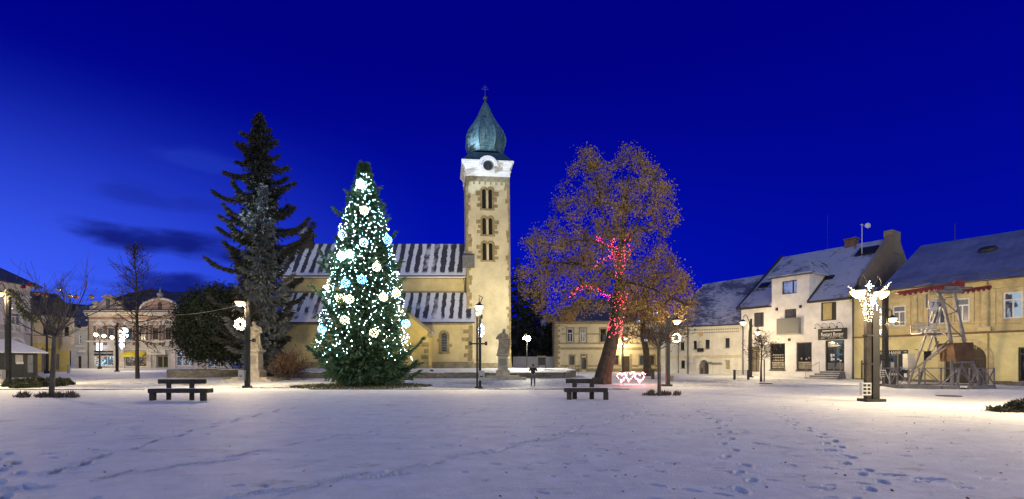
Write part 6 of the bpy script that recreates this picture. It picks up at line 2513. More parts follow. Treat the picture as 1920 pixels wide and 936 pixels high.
# white outlet boxes on the two right lamp posts
for (px, py0, py1, Y, lab) in ((1622.5, 718, 741, Y6 - .25, 'white outlet box with six sockets on the angel lamp post'), (1653.5, 694, 707, Y7 - .3, 'small white outlet box on the lamp post behind the angel')):
    a, b = at(px, py1, Y), at(px, py0, Y)
    h = b.z - a.z
    w_ = h * .36
    t = thing('outlet_box', a, lab, 'outlet box')
    mb = MB()
    mb.box(a.x - w_, a.x + w_, Y - .1, Y + .1, a.z, b.z)
    mb.build('case', M('white_plastic', (.62, .61, .57), .5, .1, 5), t)
    for i in range(3):
        for j in range(2):
            mb = MB()
            cx_, cz_ = a.x + (j - .5) * w_ * .95, a.z + h * (.2 + .3 * i)
            mb.box(cx_ - w_ * .33, cx_ + w_ * .33, Y - .115, Y - .101, cz_ - h * .1, cz_ + h * .1)
            mb.build('socket', blackb, t)

# triple globe lamps
glob = ME('globe_lamp_glass', (1.0, .84, .52), 16)
for (px, Y, base_y, pts, lit, lab) in ((187, 80, 692, ((180, 628), (195, 630), (210, 633)), True, 'three globe lamp glowing before the lit shop'), (88, 62, 697, ((82, 594), (88, 597.5), (94, 594)), False, 'unlit three globe lamp behind the bauble tree')):
    p = gxy(px, Y)
    t = thing('globe_lamp', p, lab, 'street lamp')
    zt = at(0, min(q[1] for q in pts), Y).z
    mb = MB()
    mb.lathe(tuple(p), [(.3, -.05), (.28, .3), (.12, .5), (.1, zt - p.z - .4), (.06, zt - p.z)], 8)
    mb.build('post', lampm, t)
    for (x, y) in pts:
        g_ = at(x, y, Y)
        mb = MB()
        mb.tube([(p.x, p.y, zt - .6), ((p.x + g_.x) / 2, p.y, zt - .75), (g_.x, p.y, g_.z - .25)], .04, 5)
        mb.build('arm', lampm, t)
        mb = MB()
        mb.ball((g_.x, p.y, g_.z), .25, 12, 8)
        gl = mb.build('globe', glob if lit else M('unlit_globe', (.55, .5, .42), .3, .1, 4), t, True)
        if lit: lamp_light('globe_light', (g_.x, p.y - .4, g_.z), 380, (1, .8, .45), gl, .1)

# floodlight on a pole right of the tower
Y = 58.0
c_ = at(990, 635, Y)
p = gxy(988, Y)
p.z = TZ(58)
t = thing('floodlight', p, 'bright floodlight on a thin pole by the tower, shining at the square', 'floodlight')
mb = MB()
mb.tube([(p.x, p.y, p.z), (p.x, p.y, c_.z + .4)], .06, 8)
mb.build('pole', lampm, t)
mb = MB()
mb.obox(c_ + Vector((0, .12, 0)), (.26, 0, 0), (0, .1, .02), (0, -.02, .22))
hd = mb.build('housing', lampm, t)
mb = MB()
mb.ball(c_ + Vector((0, -.08, 0)), .27, 14, 10)
mb.build('lens', ME('floodlight_lens', (1, .93, .72), 160), hd, True)
lamp_light('flood_beam', c_ + Vector((0, -.5, 0)), 1700, (1, .9, .66), hd, .15)
mb = MB()
d_ = at(983.5, 634, Y)
mb.tube([(p.x, p.y, d_.z + .1), (p.x - .1, p.y, d_.z + .45), (d_.x, p.y, d_.z + .4), (d_.x, p.y, d_.z + .15)], .03, 5)
mb.build('arm', lampm, t)
mb = MB()
mb.ball((d_.x, p.y, d_.z), .16, 10, 6)
mb.build('bulb', ME('floodlight_lens', (1, .93, .72), 160), t)

# two added warm floodlights that brighten the church, hidden behind the stone wall
for (x, y, tgt, pw, lab) in ((-8.2, 52.6, (-4.2, 60, 15.0), 1500, 'added floodlight hidden on the church lawn, aimed at the tower'), (-15.5, 52.2, (-14, 59, 9.0), 1700, 'added floodlight hidden on the church lawn, aimed at the nave roof')):
    z = TZ(y)
    t = thing('floodlight', (x, y, z), lab, 'floodlight', 'added low floodlights on the church lawn')
    dr = (Vector(tgt) - Vector((x, y, z + .15))).normalized()
    sd_ = dr.cross(Vector((0, 0, 1))).normalized()
    mb = MB()
    mb.obox(Vector((x, y, z + .14)) - dr * .1, dr * .07, sd_ * .16, dr.cross(sd_) * .11)
    mb.bar((x, y, z - .05), (x, y, z + .08), .06)
    hd = mb.build('housing', lampm, t)
    lamp_light('flood_beam', Vector((x, y, z + .16)) + dr * .05, pw, (1, .82, .46), hd, .1, math.radians(105), Vector(tgt), .9)

# tower floodlight fixed to the grey house on the left
fx = Vector((XD + .75, 31.6, 4.9))
t = thing('floodlight', (XD + .35, 31.6, 4.7), 'cold white floodlight fixed to the grey house past the left edge', 'floodlight')
mb = MB()
dr = (Vector((-3.4, 63.0, 29.2)) - fx).normalized()
sd_ = dr.cross(Vector((0, 0, 1))).normalized()
mb.obox(fx - dr * .2, dr * .14, sd_ * .25, dr.cross(sd_) * .2)
mb.bar(Vector((XD, 31.6, 4.7)), fx - dr * .3, .07)
hd = mb.build('housing', lampm, t)
lamp_light('flood_beam', fx + dr * .05, 330000, (.66, .82, 1.0), hd, .12, math.radians(11.0), Vector((-3.4, 63.0, 25.6)), .8)


# ------------------------------------------------------------------ fairy lights on the fir
def bulbs(mb, pts, r):
    for k, q in enumerate(pts): mb.octa(q, r * (1.7 if k % 11 == 5 else 1.0))


def light_string(pts, col, label, cat, group, r=.05, name='light_string', wire=True):
    base = min(pts, key=lambda q: q[2])
    t = thing(name, tuple(base), label, cat, group)
    mb, b2 = MB(), MB()
    mb.tube(pts, .008, 3)
    bulbs(b2, pts, r)
    mb.build2(b2, 'bulb_chain', wirem, bulbm[col], t)
    return t


rg = random.Random(4)
ns = 32
for k in range(ns):
    a = 2 * PI * k / ns + rg.uniform(-.06, .06)
    t1 = rg.choice((.93, .86, .78, .70, .60, .93, .5))
    if k % 3 == 0: t1 = .94
    t0 = rg.uniform(.12, .30) if k % 2 else rg.uniform(.10, .2)
    if t1 < .62: t0 = rg.uniform(.10, .18)
    L = (t1 - t0) * FH
    n_ = int(L / .26)
    pts = []
    ph, am = rg.uniform(0, 6.28), rg.uniform(.04, .14)
    for i in range(n_ + 1):
        q = t1 + (t0 - t1) * i / n_
        aa_ = a + am * math.sin(ph + i * .33) + .05 * math.sin(i * .9 + ph)
        rr = fprof(q) * (.99 - .12 * q + .07 * math.sin(i * .7 + ph)) + rg.uniform(-.06, .10)
        aa_ += rg.uniform(-.075, .075) / max(.3, q and 1.2 - q)
        pts.append((FX.x + rr * math.cos(aa_) + rg.uniform(-.05, .05), FX.y + rr * math.sin(aa_), FX.z + q * FH + rg.uniform(-.12, .12)))
    col = 'white'
    light_string(pts, col, 'string of tiny white lights hanging down the lit fir', 'light string', 'white light strings on the lit fir', r=rg.uniform(.013, .024))


def light_ball(c, r, col, label, group, n=62, rb=.03):
    c = Vector(c)
    t = thing('light_ball', c - Vector((0, 0, r)), label, 'light ball', group)
    mb = MB()
    for q in range(3):
        a = PI * q / 3
        ring = [c + Vector((r * math.cos(a) * math.cos(u), r * math.sin(a) * math.cos(u), r * math.sin(u))) for u in [2 * PI * i / 12 for i in range(13)]]
        mb.tube(ring, .012, 3)
    fr = mb
    mb = MB()
    for i in range(n):
        z = 1 - 2 * (i + .5) / n
        a = i * 2.39996
        s = math.sqrt(1 - z * z)
        mb.octa(c + Vector((s * math.cos(a), s * math.sin(a), z)) * r, rb)
    fr.build2(mb, 'bulb_net', wirem, bulbm[col], t)
    return t


BALLS = [(683, 395, 'warm', 'high on the fir, below its top'), (642, 440, 'cold', 'on the upper left side of the fir'), (682, 455, 'cold', 'in the middle of the fir, upper one of two'), (727, 450, 'blue', 'at the upper right edge of the fir'),
         (640, 480, 'white', 'left of the trunk line, above a close pair'), (655, 477, 'white', 'beside another ball left of the fir middle'), (678, 524, 'blue', 'in the very centre of the fir'), (648, 531, 'blue', 'dimmer, just left of the fir centre'),
         (612, 543, 'white', 'at the left edge half way up the fir'), (638, 560, 'warm', 'left one of the close pair below the fir centre'), (655, 561, 'warm', 'right one of the close pair below the fir centre'), (719, 557, 'warm', 'right of the fir centre, large'),
         (743, 550, 'warm', 'at the right edge half way up the fir'), (646, 600, 'warm', 'alone on the lower left of the fir'), (604, 617, 'blue', 'at the lower left edge of the fir'), (761, 607, 'blue', 'at the lower right edge of the fir'),
         (701, 624, 'warm', 'small, alone low in the middle of the fir'), (706, 501, 'warm', 'between the centre and right edge of the fir'), (676, 345, 'white', 'topmost on the fir')]
cn = {'warm': 'yellowish', 'cold': 'cold white', 'white': 'white', 'blue': 'bluish'}
for (px, py, col, where) in BALLS:
    z = at(0, py, 39.0 - 2.2).z
    tq = max(0, min(1, (z - FX.z) / FH))
    rr = fprof(tq) + .06
    dx_ = (px - 683) / F * 37.0
    dx_ = max(-rr * .98, min(rr * .98, dx_))
    yq = FX.y - math.sqrt(max(.0, rr * rr - dx_ * dx_))
    c = at(px, py, yq)
    light_ball(c, .30 if 'small' in where or 'dimmer' in where or 'topmost' in where else .30, col, cn[col] + ' ball of lights ' + where, 'balls of lights on the fir', 34 if 'small' in where else 46, .021)

# red lights wound round the linden
LS = [Vector(q[0]) for q in skel]


def wind(pts, r, turns, n, rg):
    out = []
    for i in range(n):
        f = (i + .5) / n * (len(pts) - 1)
        j = min(int(f), len(pts) - 2)
        q = pts[j].lerp(pts[j + 1], f - j)
        a = PI * 1.5 + rg.uniform(-1.45, 1.45)
        rr = r[0] + (r[1] - r[0]) * i / (n - 1)
        out.append(q + Vector((math.cos(a) * rr, math.sin(a) * rr, rg.uniform(-.16, .16))))
    return out


pt = lambda *L: [at(x, y, YL + d) for x, y, d in L]
for (pts, r, turns, n_, lab) in (
    (pt((1151, 632, 0), (1156, 598, 0)), (.62, .58), 5, 62, 'red light string round the lower trunk of the linden'),
    (pt((1160, 582, -.1), (1166, 546, -.1)), (.50, .46), 3.5, 46, 'red light string round the trunk just below the fork'),
    (pt((1164, 527, 0), (1161, 490, 0), (1160, 465, 0)), (.47, .40), 4.5, 70, 'red light string at the fork of the linden'),
    (pt((1147, 563, -.6), (1128, 548, -1.1), (1110, 540, -1.5), (1091, 538, -1.7), (1068, 555, -1.9)), (.2, .1), 7, 58, 'red light string arching along the lowest left limb'),
    (pt((1150, 482, -.3), (1142, 468, 0), (1128, 452, .2), (1117, 444, .4)), (.25, .12), 5, 36, 'red light string on the upper left limb'),
    (pt((1148, 482, -.6), (1132, 486, -.9), (1118, 498, -1.1), (1115, 503, -1.1)), (.2, .1), 4, 28, 'red light string on the short drooping limb'),
    (pt((1150, 472, -.4), (1148, 450, -.5), (1147, 442, -.5)), (.25, .14), 3, 22, 'red light string on the limb left of the leader'),
    (pt((1172, 500, -.2), (1176, 475, -.2), (1175, 455, .2), (1179, 441, .2)), (.3, .16), 5, 42, 'red light string climbing the right leader')):
    light_string(wind(pts, r, turns, n_, rg), 'red', lab, 'light string', 'red light strings on the linden', .024)


# hearts of rose lights on the snow
def heart(px, py0, py1, wpx, label, tilt=0.0, n=85):
    Y = 41.0
    a, b = at(px, py1, Y), at(px, py0, Y)
    a.z = max(a.z, gz(Y) + .06)
    h, w_ = b.z - a.z, wpx / F * Y
    t = thing('light_heart', a, label, 'light figure', 'glowing hearts beside the linden')
    fr, bm = MB(), MB()
    ring = []
    for i in range(25):
        u = 2 * PI * i / 24
        x = 16 * math.sin(u) ** 3 / 32
        z = (13 * math.cos(u) - 5 * math.cos(2 * u) - 2 * math.cos(3 * u) - math.cos(4 * u) + 17) / 29.5
        ring.append(Vector((a.x + x * w_ + tilt * z * h, Y, a.z + z * h)))
    fr.tube(ring, .02, 4)
    rgl = random.Random(px)
    cz_ = a.z + h * .6
    for i in range(n):
        u = rgl.uniform(0, 2 * PI)
        s = rgl.uniform(.35, 1.0) ** .5
        x = 16 * math.sin(u) ** 3 / 32
        z = (13 * math.cos(u) - 5 * math.cos(2 * u) - 2 * math.cos(3 * u) - math.cos(4 * u) + 17) / 29.5
        q = Vector((a.x + x * w_ * s + tilt * z * h, Y + rgl.uniform(-.22, .22) * (1.1 - s), cz_ + (a.z + z * h - cz_) * s))
        bm.octa(q, .024)
    fr.build2(bm, 'bulb_net', wirem, bulbm['pink'], t)
    if px > 1170: lamp_light('rose_light', (a.x + .1, Y - .9, a.z + .3), 60, (1, .06, .12), t, .1)


heart(1165, 698, 720, 21, 'glowing rose white heart nearest the linden trunk', .05)
heart(1178, 696, 717, 18, 'glowing rose white heart in the middle of three', .25, 70)
heart(1199, 698, 721, 22, 'glowing rose white heart standing apart to the right', .05)


# ornaments on the lamp posts
def flake(c, r, col, label, stretch=1.0, arms=6, name='light_snowflake', n=7, rb=.022, nx=Vector((1, 0, 0))):
    c = Vector(c)
    t = thing(name, c - Vector((0, 0, r * stretch)), label, 'light ornament', 'light ornaments on lamp posts')
    fr, bm = MB(), MB()
    for k in range(arms):
        a = 2 * PI * k / arms + PI / 2
        d = nx * math.cos(a) + Vector((0, 0, math.sin(a) * stretch))
        fr.bar(c, c + d * r, .025)
        for i in range(1, n + 1): bm.octa(c + d * r * i / n, rb)
        for s in (-1, 1):
            a2 = a + s * .55
            d2 = nx * math.cos(a2) + Vector((0, 0, math.sin(a2) * stretch))
            for i in range(1, 4): bm.octa(c + d * r * .55 + (d2 * r * .14 * i), rb)
    fr.build2(bm, 'bulb_net', wirem, bulbm[col], t)
    return t


def wreath(c, r, col, label, n=70, fat=.14):
    c = Vector(c)
    t = thing('light_wreath', c - Vector((0, 0, r)), label, 'light ornament', 'light ornaments on lamp posts')
    fr, bm = MB(), MB()
    fr.tube([c + Vector((r * math.cos(u), 0, r * math.sin(u))) for u in [2 * PI * i / 20 for i in range(21)]], .02, 4)
    fr.bar(c + Vector((r, 0, 0)), c + Vector((r + .25, .05, 0)), .03)
    fr.bar(c + Vector((0, 0, r)), c + Vector((.3, .05, r + .2)), .025)
    rgl = random.Random(int(r * 100))
    for i in range(n):
        u = 2 * PI * i / n
        rr = r * (1 - fat * 2 * rgl.random())
        bm.octa(c + Vector((rr * math.cos(u), rgl.uniform(-fat, fat) * r, rr * math.sin(u))), .026)
    fr.build2(bm, 'bulb_net', wirem, bulbm[col], t)


wreath(at(450.5, 608, Y1 - .1), .42, 'warm', 'round white light wreath on the lamp post by the left statue', 80, .3)
wreath(at(1268.5, 634, Y4 - .1), .36, 'warm', 'round white light wreath on the lamp post under the linden', 60, .2)
flake(at(902.5, 620, Y2_ - .15), .40, 'cold', 'small bluish snowflake light on the lamp post before the tower', 1.1, rb=.022, nx=Vector((.6, -.8, 0)))
flake(at(232, 625, Y8 - .2), .62, 'cold', 'bluish star light hanging high in front of the palace', 1.3, rb=.05)
flake(at(228.5, 643, Y8 - .2), .36, 'cold', 'small bluish star light lowest in front of the palace', 2.2, rb=.045)
flake(at(1643, 590, Y7 - .35), .42, 'cold', 'bluish star light on the post behind the angel, upper one', 1.5, rb=.024)
flake(at(1645.5, 614, Y7 - .35), .30, 'cold', 'bluish star light on the post behind the angel, lower one', 2.6, rb=.024)

# the angel
YA_ = Y6 - .35
t = thing('light_angel', at(1629, 602, YA_), 'large angel of warm white lights with spread wings on a lamp post', 'light figure')


def part_bulbs(name, polys, col, gap=.075, rb=.022, parent=None, jit=.015, back=0.0):
    fr, bm = MB(), MB()
    rgl = random.Random(len(polys))
    for L in polys:
        P_ = [at(x, y, YA_ + back) for x, y in L]
        fr.tube(P_, .012, 3)
        for a, b in zip(P_, P_[1:]):
            n_ = max(1, int((b - a).length / gap))
            for i in range(n_):
                q = a.lerp(b, (i + .5) / n_)
                bm.octa(q + Vector((rgl.uniform(-jit, jit), rgl.uniform(-.03, .03), rgl.uniform(-jit, jit))), rb)
    fr.build2(bm, name, wirem, bulbm[col], parent or t)


wl_ = [[(1622, 556 + .9 * k), (1610 - k, 551 + 1.2 * k), (1597 - 1.2 * k + k * 2.0, 541 + 1.9 * k), (1589 + 2.2 * k, 536.5 + 2.1 * k)] for k in range(8)]
part_bulbs('wing', wl_, 'warm', .07, .011)
wr_ = [[(1639, 551 + 1.1 * k), (1650 - .3 * k, 546 + 1.5 * k), (1660 - .8 * k, 538 + 2.0 * k), (1671 - 1.4 * k, 528 + 2.4 * k)] for k in range(8)]
part_bulbs('wing', wr_, 'warm', .07, .011)
rb_ = [[(1611 + 5.2 * k, 552), (1616 + 4.2 * k, 572), (1622 + 2.6 * k, 592), (1623 + 2.4 * k, 603)] for k in range(6)]
rb_ += [[(1612, 553), (1640, 552)], [(1617, 572), (1637, 571)], [(1621, 590), (1636, 590)], [(1623, 603), (1636, 602)], [(1608, 556), (1621, 590), (1623, 603)], [(1645, 556), (1634, 580)]]
part_bulbs('robe', rb_, 'warm', .095, .012, jit=.03)
st_ = []
for k in range(8):
    a = 2 * PI * k / 8
    st_.append([(1630, 536.5), (1630 + 9.2 * math.cos(a) * (1 if k % 2 == 0 else .62), 536.5 - 9.6 * math.sin(a) * (1 if k % 2 == 0 else .62))])
part_bulbs('star_head', st_, 'white', .05, .015)
part_bulbs('scarf', [[(1636, 557), (1641, 562), (1640, 570), (1634, 568), (1637, 560)], [(1640, 562), (1645, 574), (1643, 582)]], 'white', .05, .014)

# baubles
ballm = {'red': M('red_bauble', (.30, .02, .03), .2, .1, 6, metal=.6), 'gold': M('gold_bauble', (.5, .28, .05), .2, .1, 6, metal=.8), 'orange': M('copper_bauble', (.45, .14, .03), .2, .1, 6, metal=.7),
         'silver': M('silver_bauble', (.45, .47, .5), .2, .1, 6, metal=.9), 'dark': M('dark_bauble', (.05, .02, .025), .25, .1, 6, metal=.4)}
BB = [(43.6, 538, Yb, 'red', 'red bauble furthest out on the left of the tree by the kiosk'), (56, 534, Yb, 'red', 'darker red bauble just above and right of another red one'), (68.7, 551, Yb, 'orange', 'copper bauble left of a gold one by the kiosk'),
      (83.4, 555, Yb, 'gold', 'gold bauble next to the copper one by the kiosk'), (108, 543.6, Yb, 'silver', 'silver bauble high in the middle of the kiosk side tree'), (130, 554.7, Yb, 'gold', 'large gold bauble right of the silver one'),
      (142.7, 557, Yb, 'orange', 'copper bauble just right of a gold one'), (171.5, 557, Yb, 'gold', 'gold bauble at the right tip of the kiosk side tree'), (149, 611.6, Yb, 'dark', 'dark bauble hanging low on the right of the kiosk side tree'),
      (1229.6, 587, Yc, 'silver', 'silver bauble topmost on the right young tree'), (1197, 602, Yc, 'silver', 'silver bauble at the left of the right young tree'), (1235, 617, Yc, 'silver', 'silver bauble in the middle of the right young tree'),
      (1254, 630, Yc, 'orange', 'copper bauble at the right of the right young tree'), (1211, 638, Yc, 'silver', 'silver bauble lowest on the right young tree')]
for (px, py, Y, col, lab) in BB:
    c = at(px, py, Y - .4)
    t = thing('bauble', c - Vector((0, 0, .11)), lab, 'bauble', 'baubles on the young trees')
    mb = MB()
    mb.ball(c, .115, 14, 10, 1, 1, .85)
    gl = mb.build('globe', ballm[col], t, True)
    mb = MB()
    mb.lathe(c + Vector((0, 0, .085)), [(.035, 0), (.035, .04), (.01, .05), (.008, .2)], 6)
    mb.build('cap', wirem, t)


# garland
mb = MB()
gp = [at(x, y, Y3 - .2) for x, y in ((17, 548), (30, 553), (36, 570), (44, 588), (54, 594), (66, 602))]
cps_ = np.array([tuple(gp[k].lerp(gp[k + 1], f / 5)) for k in range(5) for f in range(5)])
mb.tube(gp, .03, 5)
leaves_at(mb, cps_, np.random.default_rng(9), 30, .13, .2, .3, .25)
single(mb, 'garland', leaf_hedge, tuple(gp[0]), 'dark leafy garland hanging from the top of the kerbside lamp post by the kiosk', 'garland')

# cables
def cable(a, b, sag, label, group=None):
    pts = []
    for i in range(17):
        f = i / 16
        q = Vector(a).lerp(Vector(b), f)
        q.z -= sag * 4 * f * (1 - f)
        pts.append(q)
    mb = MB()
    mb.tube(pts, .014, 4)
    single(mb, 'cable', M('pale_cable', (.3, .28, .25), .6, .1, 5), tuple(pts[8]), label, 'cable')


cable(at(1668, 602, Y7), at(1930, 605, 39.5), .15, 'thin cable from the right lamp post across the yellow house')
cable(at(450, 572, Y1), at(300, 590, 60), .3, 'thin cable running left from the lamp post by the statue')

# ================================================================== furniture of the square
benchm = M('dark_bench_timber', (.040, .030, .022), .75, .35, 3, .5, 16)


def bench(px0, px1, pyl, bx0, bx1, label, legs, posts, yaw=0.0):
    Y = gY(pyl)
    x0, x1 = (px0 - 960) / F * Y, (px1 - 960) / F * Y
    p = Vector(((x0 + x1) / 2, Y, gz(Y)))
    t = thing('bench', p, label, 'bench', 'timber benches on the snow')
    sx0, sx1 = x0 - p.x, x1 - p.x
    def slab_(name, xa, xb, ya, yb, za, zb):
        mb = MB()
        bv = .018
        mb.box(p.x + xa, p.x + xb, Y + ya, Y + yb, p.z + za, p.z + zb)
        o = mb.build(name, benchm, t)
        m = o.modifiers.new('edge', 'BEVEL')
        m.width = bv
        m.segments = 2
        return o
    slab_('seat', sx0, sx1, -.02, .50, .36, .55)
    Yq = Y + .62
    b0_, b1_ = (bx0 - 960) / F * Yq - p.x, (bx1 - 960) / F * Yq - p.x
    slab_('backrest', b0_, b1_, .56, .70, .76, .97)
    for q in legs:
        xx = (q - 960) / F * Y - p.x
        slab_('leg', xx - .11, xx + .11, .04, .24, -.05, .358)
    for q in posts:
        xx = (q - 960) / F * Yq - p.x
        slab_('leg', xx - .11, xx + .11, .50, .558, -.05, .95)
    mb = MB()
    mb.box(p.x + sx0 + .05, p.x + sx1 - .05, Y + .22, Y + .47, p.z + .552, p.z + .565)
    mb.build('snow_cover', capm, t)
    return t


bench(277, 388.5, 752, 297, 386, 'dark timber bench with plank back alone on the left', (282.5, 378), (319, 362))
bench(1059, 1140, 750, 1061, 1126, 'dark timber bench with plank back in front of the linden', (1068, 1137), (1077, 1109))

# stone ring round the yew
p = gxy(395, 55.2)
t = thing('stone_planter', p, 'round low stone walled bed under the dark yew', 'planter')
mb = MB()
ri, ro = 3.55, 3.95
n_ = 48
for k in range(n_):
    a, b = 2 * PI * k / n_, 2 * PI * (k + 1) / n_
    z1q = p.z + .68 + R.uniform(-.03, .03)
    q = [(p.x + r * math.cos(u), p.y + r * math.sin(u)) for r, u in ((ri, a), (ro, a), (ro, b), (ri, b))]
    mb.prism([(x, y, p.z - .3) for x, y in q], (0, 0, z1q - p.z + .3))
mb.build('masonry', rub, t)
mb = MB()
mb.lathe((p.x, p.y, p.z + .45), [(ri + .05, 0), (ri - .3, .05), (.1, .12)], 32)
mb.build('soil', M('dark_soil', (.035, .03, .025), .95, .3, 3, .5, 12), t)
mb = MB()
for k in range(n_):
    a, b = 2 * PI * k / n_, 2 * PI * (k + 1) / n_
    q = [(p.x + r * math.cos(u), p.y + r * math.sin(u)) for r, u in ((ri + .03, a), (ro - .02, a), (ro - .02, b), (ri + .03, b))]
    mb.prism([(x, y, p.z + .70) for x, y in q], (0, 0, .03))
mb.build('coping', M('dark_coping', (.09, .085, .08), .85, .3, 3), t)

# statues
statm = M('weathered_statue_stone', (.33, .29, .21), .92, .35, 2.5, .6, 12)
pedm = M('pedestal_stone', (.40, .36, .28), .92, .3, 1.8, .5, 10)


def remesh(mb, name, mat, parent, vox):
    o = mb.build(name, mat, parent)
    m = o.modifiers.new('r', 'REMESH')
    m.mode = 'VOXEL'
    m.voxel_size = vox
    m.use_smooth_shade = True
    m2 = o.modifiers.new('s', 'SMOOTH')
    m2.iterations = 2
    dg = bpy.context.evaluated_depsgraph_get()
    me = bpy.data.meshes.new_from_object(o.evaluated_get(dg))
    o.modifiers.clear()
    old = o.data
    o.data = me
    bpy.data.meshes.remove(old)
    return o


def statue(px, Y, ped_px, top_px, label, lean, seed):
    p = gxy(px, Y)
    s = Y / F
    t = thing('statue', p, label, 'statue', 'stone saints on pedestals')
    zp, zt = at(0, ped_px, Y).z, at(0, top_px, Y).z
    for k, (w_, h0, h1) in enumerate(((1.9, -.15, .16), (1.35, .16, .32))):
        mb = MB()
        mb.box(p.x - w_ * 1.15, p.x + w_ * 1.15, Y - w_ * .9, Y + w_ * .9, p.z + h0, p.z + h1)
        mb.build('step', pedm, t)
    b = .72
    mb = MB()
    H_ = zp - p.z - .32
    pr = [(b * 1.25, .32), (b * 1.25, .32 + H_ * .22), (b * 1.1, .32 + H_ * .25), (b * .92, .32 + H_ * .28), (b * .86, .32 + H_ * .86), (b * .95, .32 + H_ * .89), (b * 1.18, .32 + H_ * .94), (b * 1.18, .32 + H_)]
    mb.lathe(tuple(p), [(r * 1.05, z) for r, z in pr], 4, PI / 4)
    pd = mb.build('pedestal', pedm, t)
    mb = MB()
    mb.box(p.x - .32, p.x + .32, Y - .72 * .72, Y - .60 * .72, p.z + .32 + H_ * .48, p.z + .32 + H_ * .78)
    mb.build('inscription_tablet', M('tablet_stone', (.27, .24, .19), .9, .2, 9), pd)
    # robed figure, one body
    H = zt - zp
    mb = MB()
    ph = seed
    wob = lambda a, z: 1 + .11 * math.sin(7 * a + ph + z * 1.5) + .07 * math.sin(12 * a - z * 2.4)
    c = (p.x, Y, zp)
    mb.lathe(c, [(H * .20, -.02), (H * .205, H * .05), (H * .18, H * .25), (H * .155, H * .45), (H * .16, H * .6), (H * .19, H * .74), (H * .15, H * .81), (H * .06, H * .845), (H * .055, H * .87)], 40, 0, 1.0, .75, wob)
    hx = p.x + lean * H * .04
    mb.ball((hx, Y - H * .03, zp + H * .925), H * .072, 14, 10, .85, 1, 1.15)
    mb.ball((hx, Y - H * .095, zp + H * .90), H * .03, 8, 6, 1, 1, 1.6)
    for s_ in (-1, 1):
        mb.tube([(p.x + s_ * H * .15, Y, zp + H * .77), (p.x + s_ * H * .24, Y - H * .06, zp + H * .62), (p.x + s_ * H * (.10 if s_ == lean else .16), Y - H * .2, zp + H * (.60 if s_ == lean else .70))], [H * .055, H * .05, H * .035], 10)
        mb.ball((p.x + s_ * H * (.08 if s_ == lean else .14), Y - H * .22, zp + H * (.60 if s_ == lean else .71)), H * .035, 8, 6)
    for k in range(5):                               # swag of the cloak across the body
        f = k / 4
        mb.tube([(p.x - lean * H * .17, Y - H * .08, zp + H * (.66 - .08 * f)), (p.x, Y - H * .17, zp + H * (.48 - .12 * f)), (p.x + lean * H * .17, Y - H * .09, zp + H * (.40 - .16 * f))], H * .024, 6)
    mb.tube([(p.x + lean * H * .16, Y - H * .02, zp + H * .7), (p.x + lean * H * .24, Y + .02, zp + H * .4), (p.x + lean * H * .2, Y, zp + H * .06)], [H * .06, H * .08, H * .05], 8)
    if lean < 0:
        mb.ball((p.x + H * .10, Y - H * .2, zp + H * .73), H * .06, 8, 6)
    mb.box(p.x - H * .21, p.x + H * .21, Y - H * .17, Y + H * .17, zp - .03, zp + H * .05)
    remesh(mb, 'figure', statm, t, .035)
    return t


statue(479, 46.4, 656, 603, 'weathered stone saint on a tall pedestal before the spruce', -1, 1.0)
statue(943, 49.3, 664, 617, 'yellow lit stone saint on a pedestal in front of the tower', 1, 3.3)

# kiosk by the left edge
YK = 53.0
fk = Fac((-52.1, 50.0), (-49.1, 53.0))
DK = 3.2
zk0, zk1, zk2 = gz(YK) - .05, at(0, 661, YK).z, at(0, 637, YK).z
p = fk.w(fk.L / 2, gz(YK), -DK / 2)
t = thing('kiosk', p, 'dark market kiosk with white hipped tent roof at the left', 'kiosk')
hw_ = fk.rect(27, 664, 45, 682)
hd_ = fk.rect(50, 664, 64, 700)
mb = MB()
fk.block(mb, 0, fk.L, zk0, zk1, DK, [hw_, hd_], .12)
mb.build('wall', M('dark_green_boards', (.022, .026, .026), .6, .3, 4), t)
fk.window(t, hw_, darkframe, M('white_shutter', (.42, .40, .36), .6, .15, 3), cols=1, rec=.1)
fk.window(t, hd_, darkframe, GLASSC, cols=1, rows=2, rec=.1, name='door')
mb = MB()
a, b, c, e = fk.rect(30, 674, 44, 680)
fk.box(mb, a, b, c - .15, e - .25, .0, .02)
mb.build('notice', notew, t)
mb = MB()
for u in (0.05, fk.L * .5 - .06, fk.L * .77, fk.L - .12):
    fk.box(mb, u, u + .1, zk0, zk1, .001, .06)
mb.build('corner_post_frame', darkframe, t)
mb = MB()
e_ = .8
q_ = [fk.w(-e_, zk1, e_), fk.w(fk.L + e_, zk1, e_), fk.w(fk.L + e_, zk1, -DK - e_), fk.w(-e_, zk1, -DK - e_)]
r0_, r1_ = fk.w(1.3, zk2, -DK / 2), fk.w(fk.L - 1.9, zk2, -DK / 2)
mb.slab([q_[0], q_[1], r1_, r0_], .1)
mb.slab([q_[1], q_[2], r1_], .1)
mb.slab([q_[2], q_[3], r0_, r1_], .1)
mb.slab([q_[3], q_[0], r0_], .1)
mb.build('roof', M('snowy_white_awning', (.76, .74, .70), .7, .1, 1.2), t)

# small things
p = gxy(128.5, 63)
mb = MB()
mb.lathe(tuple(p), [(.16, -.05), (.15, .1), (.13, .9), (.15, .95), (.12, 1.05), (.02, 1.1)], 10)
single(mb, 'bollard', M('grey_stone_post', (.33, .31, .27), .9, .25, 4), tuple(p), 'pale stone bollard in front of the narrow grey house', 'bollard', None, True)


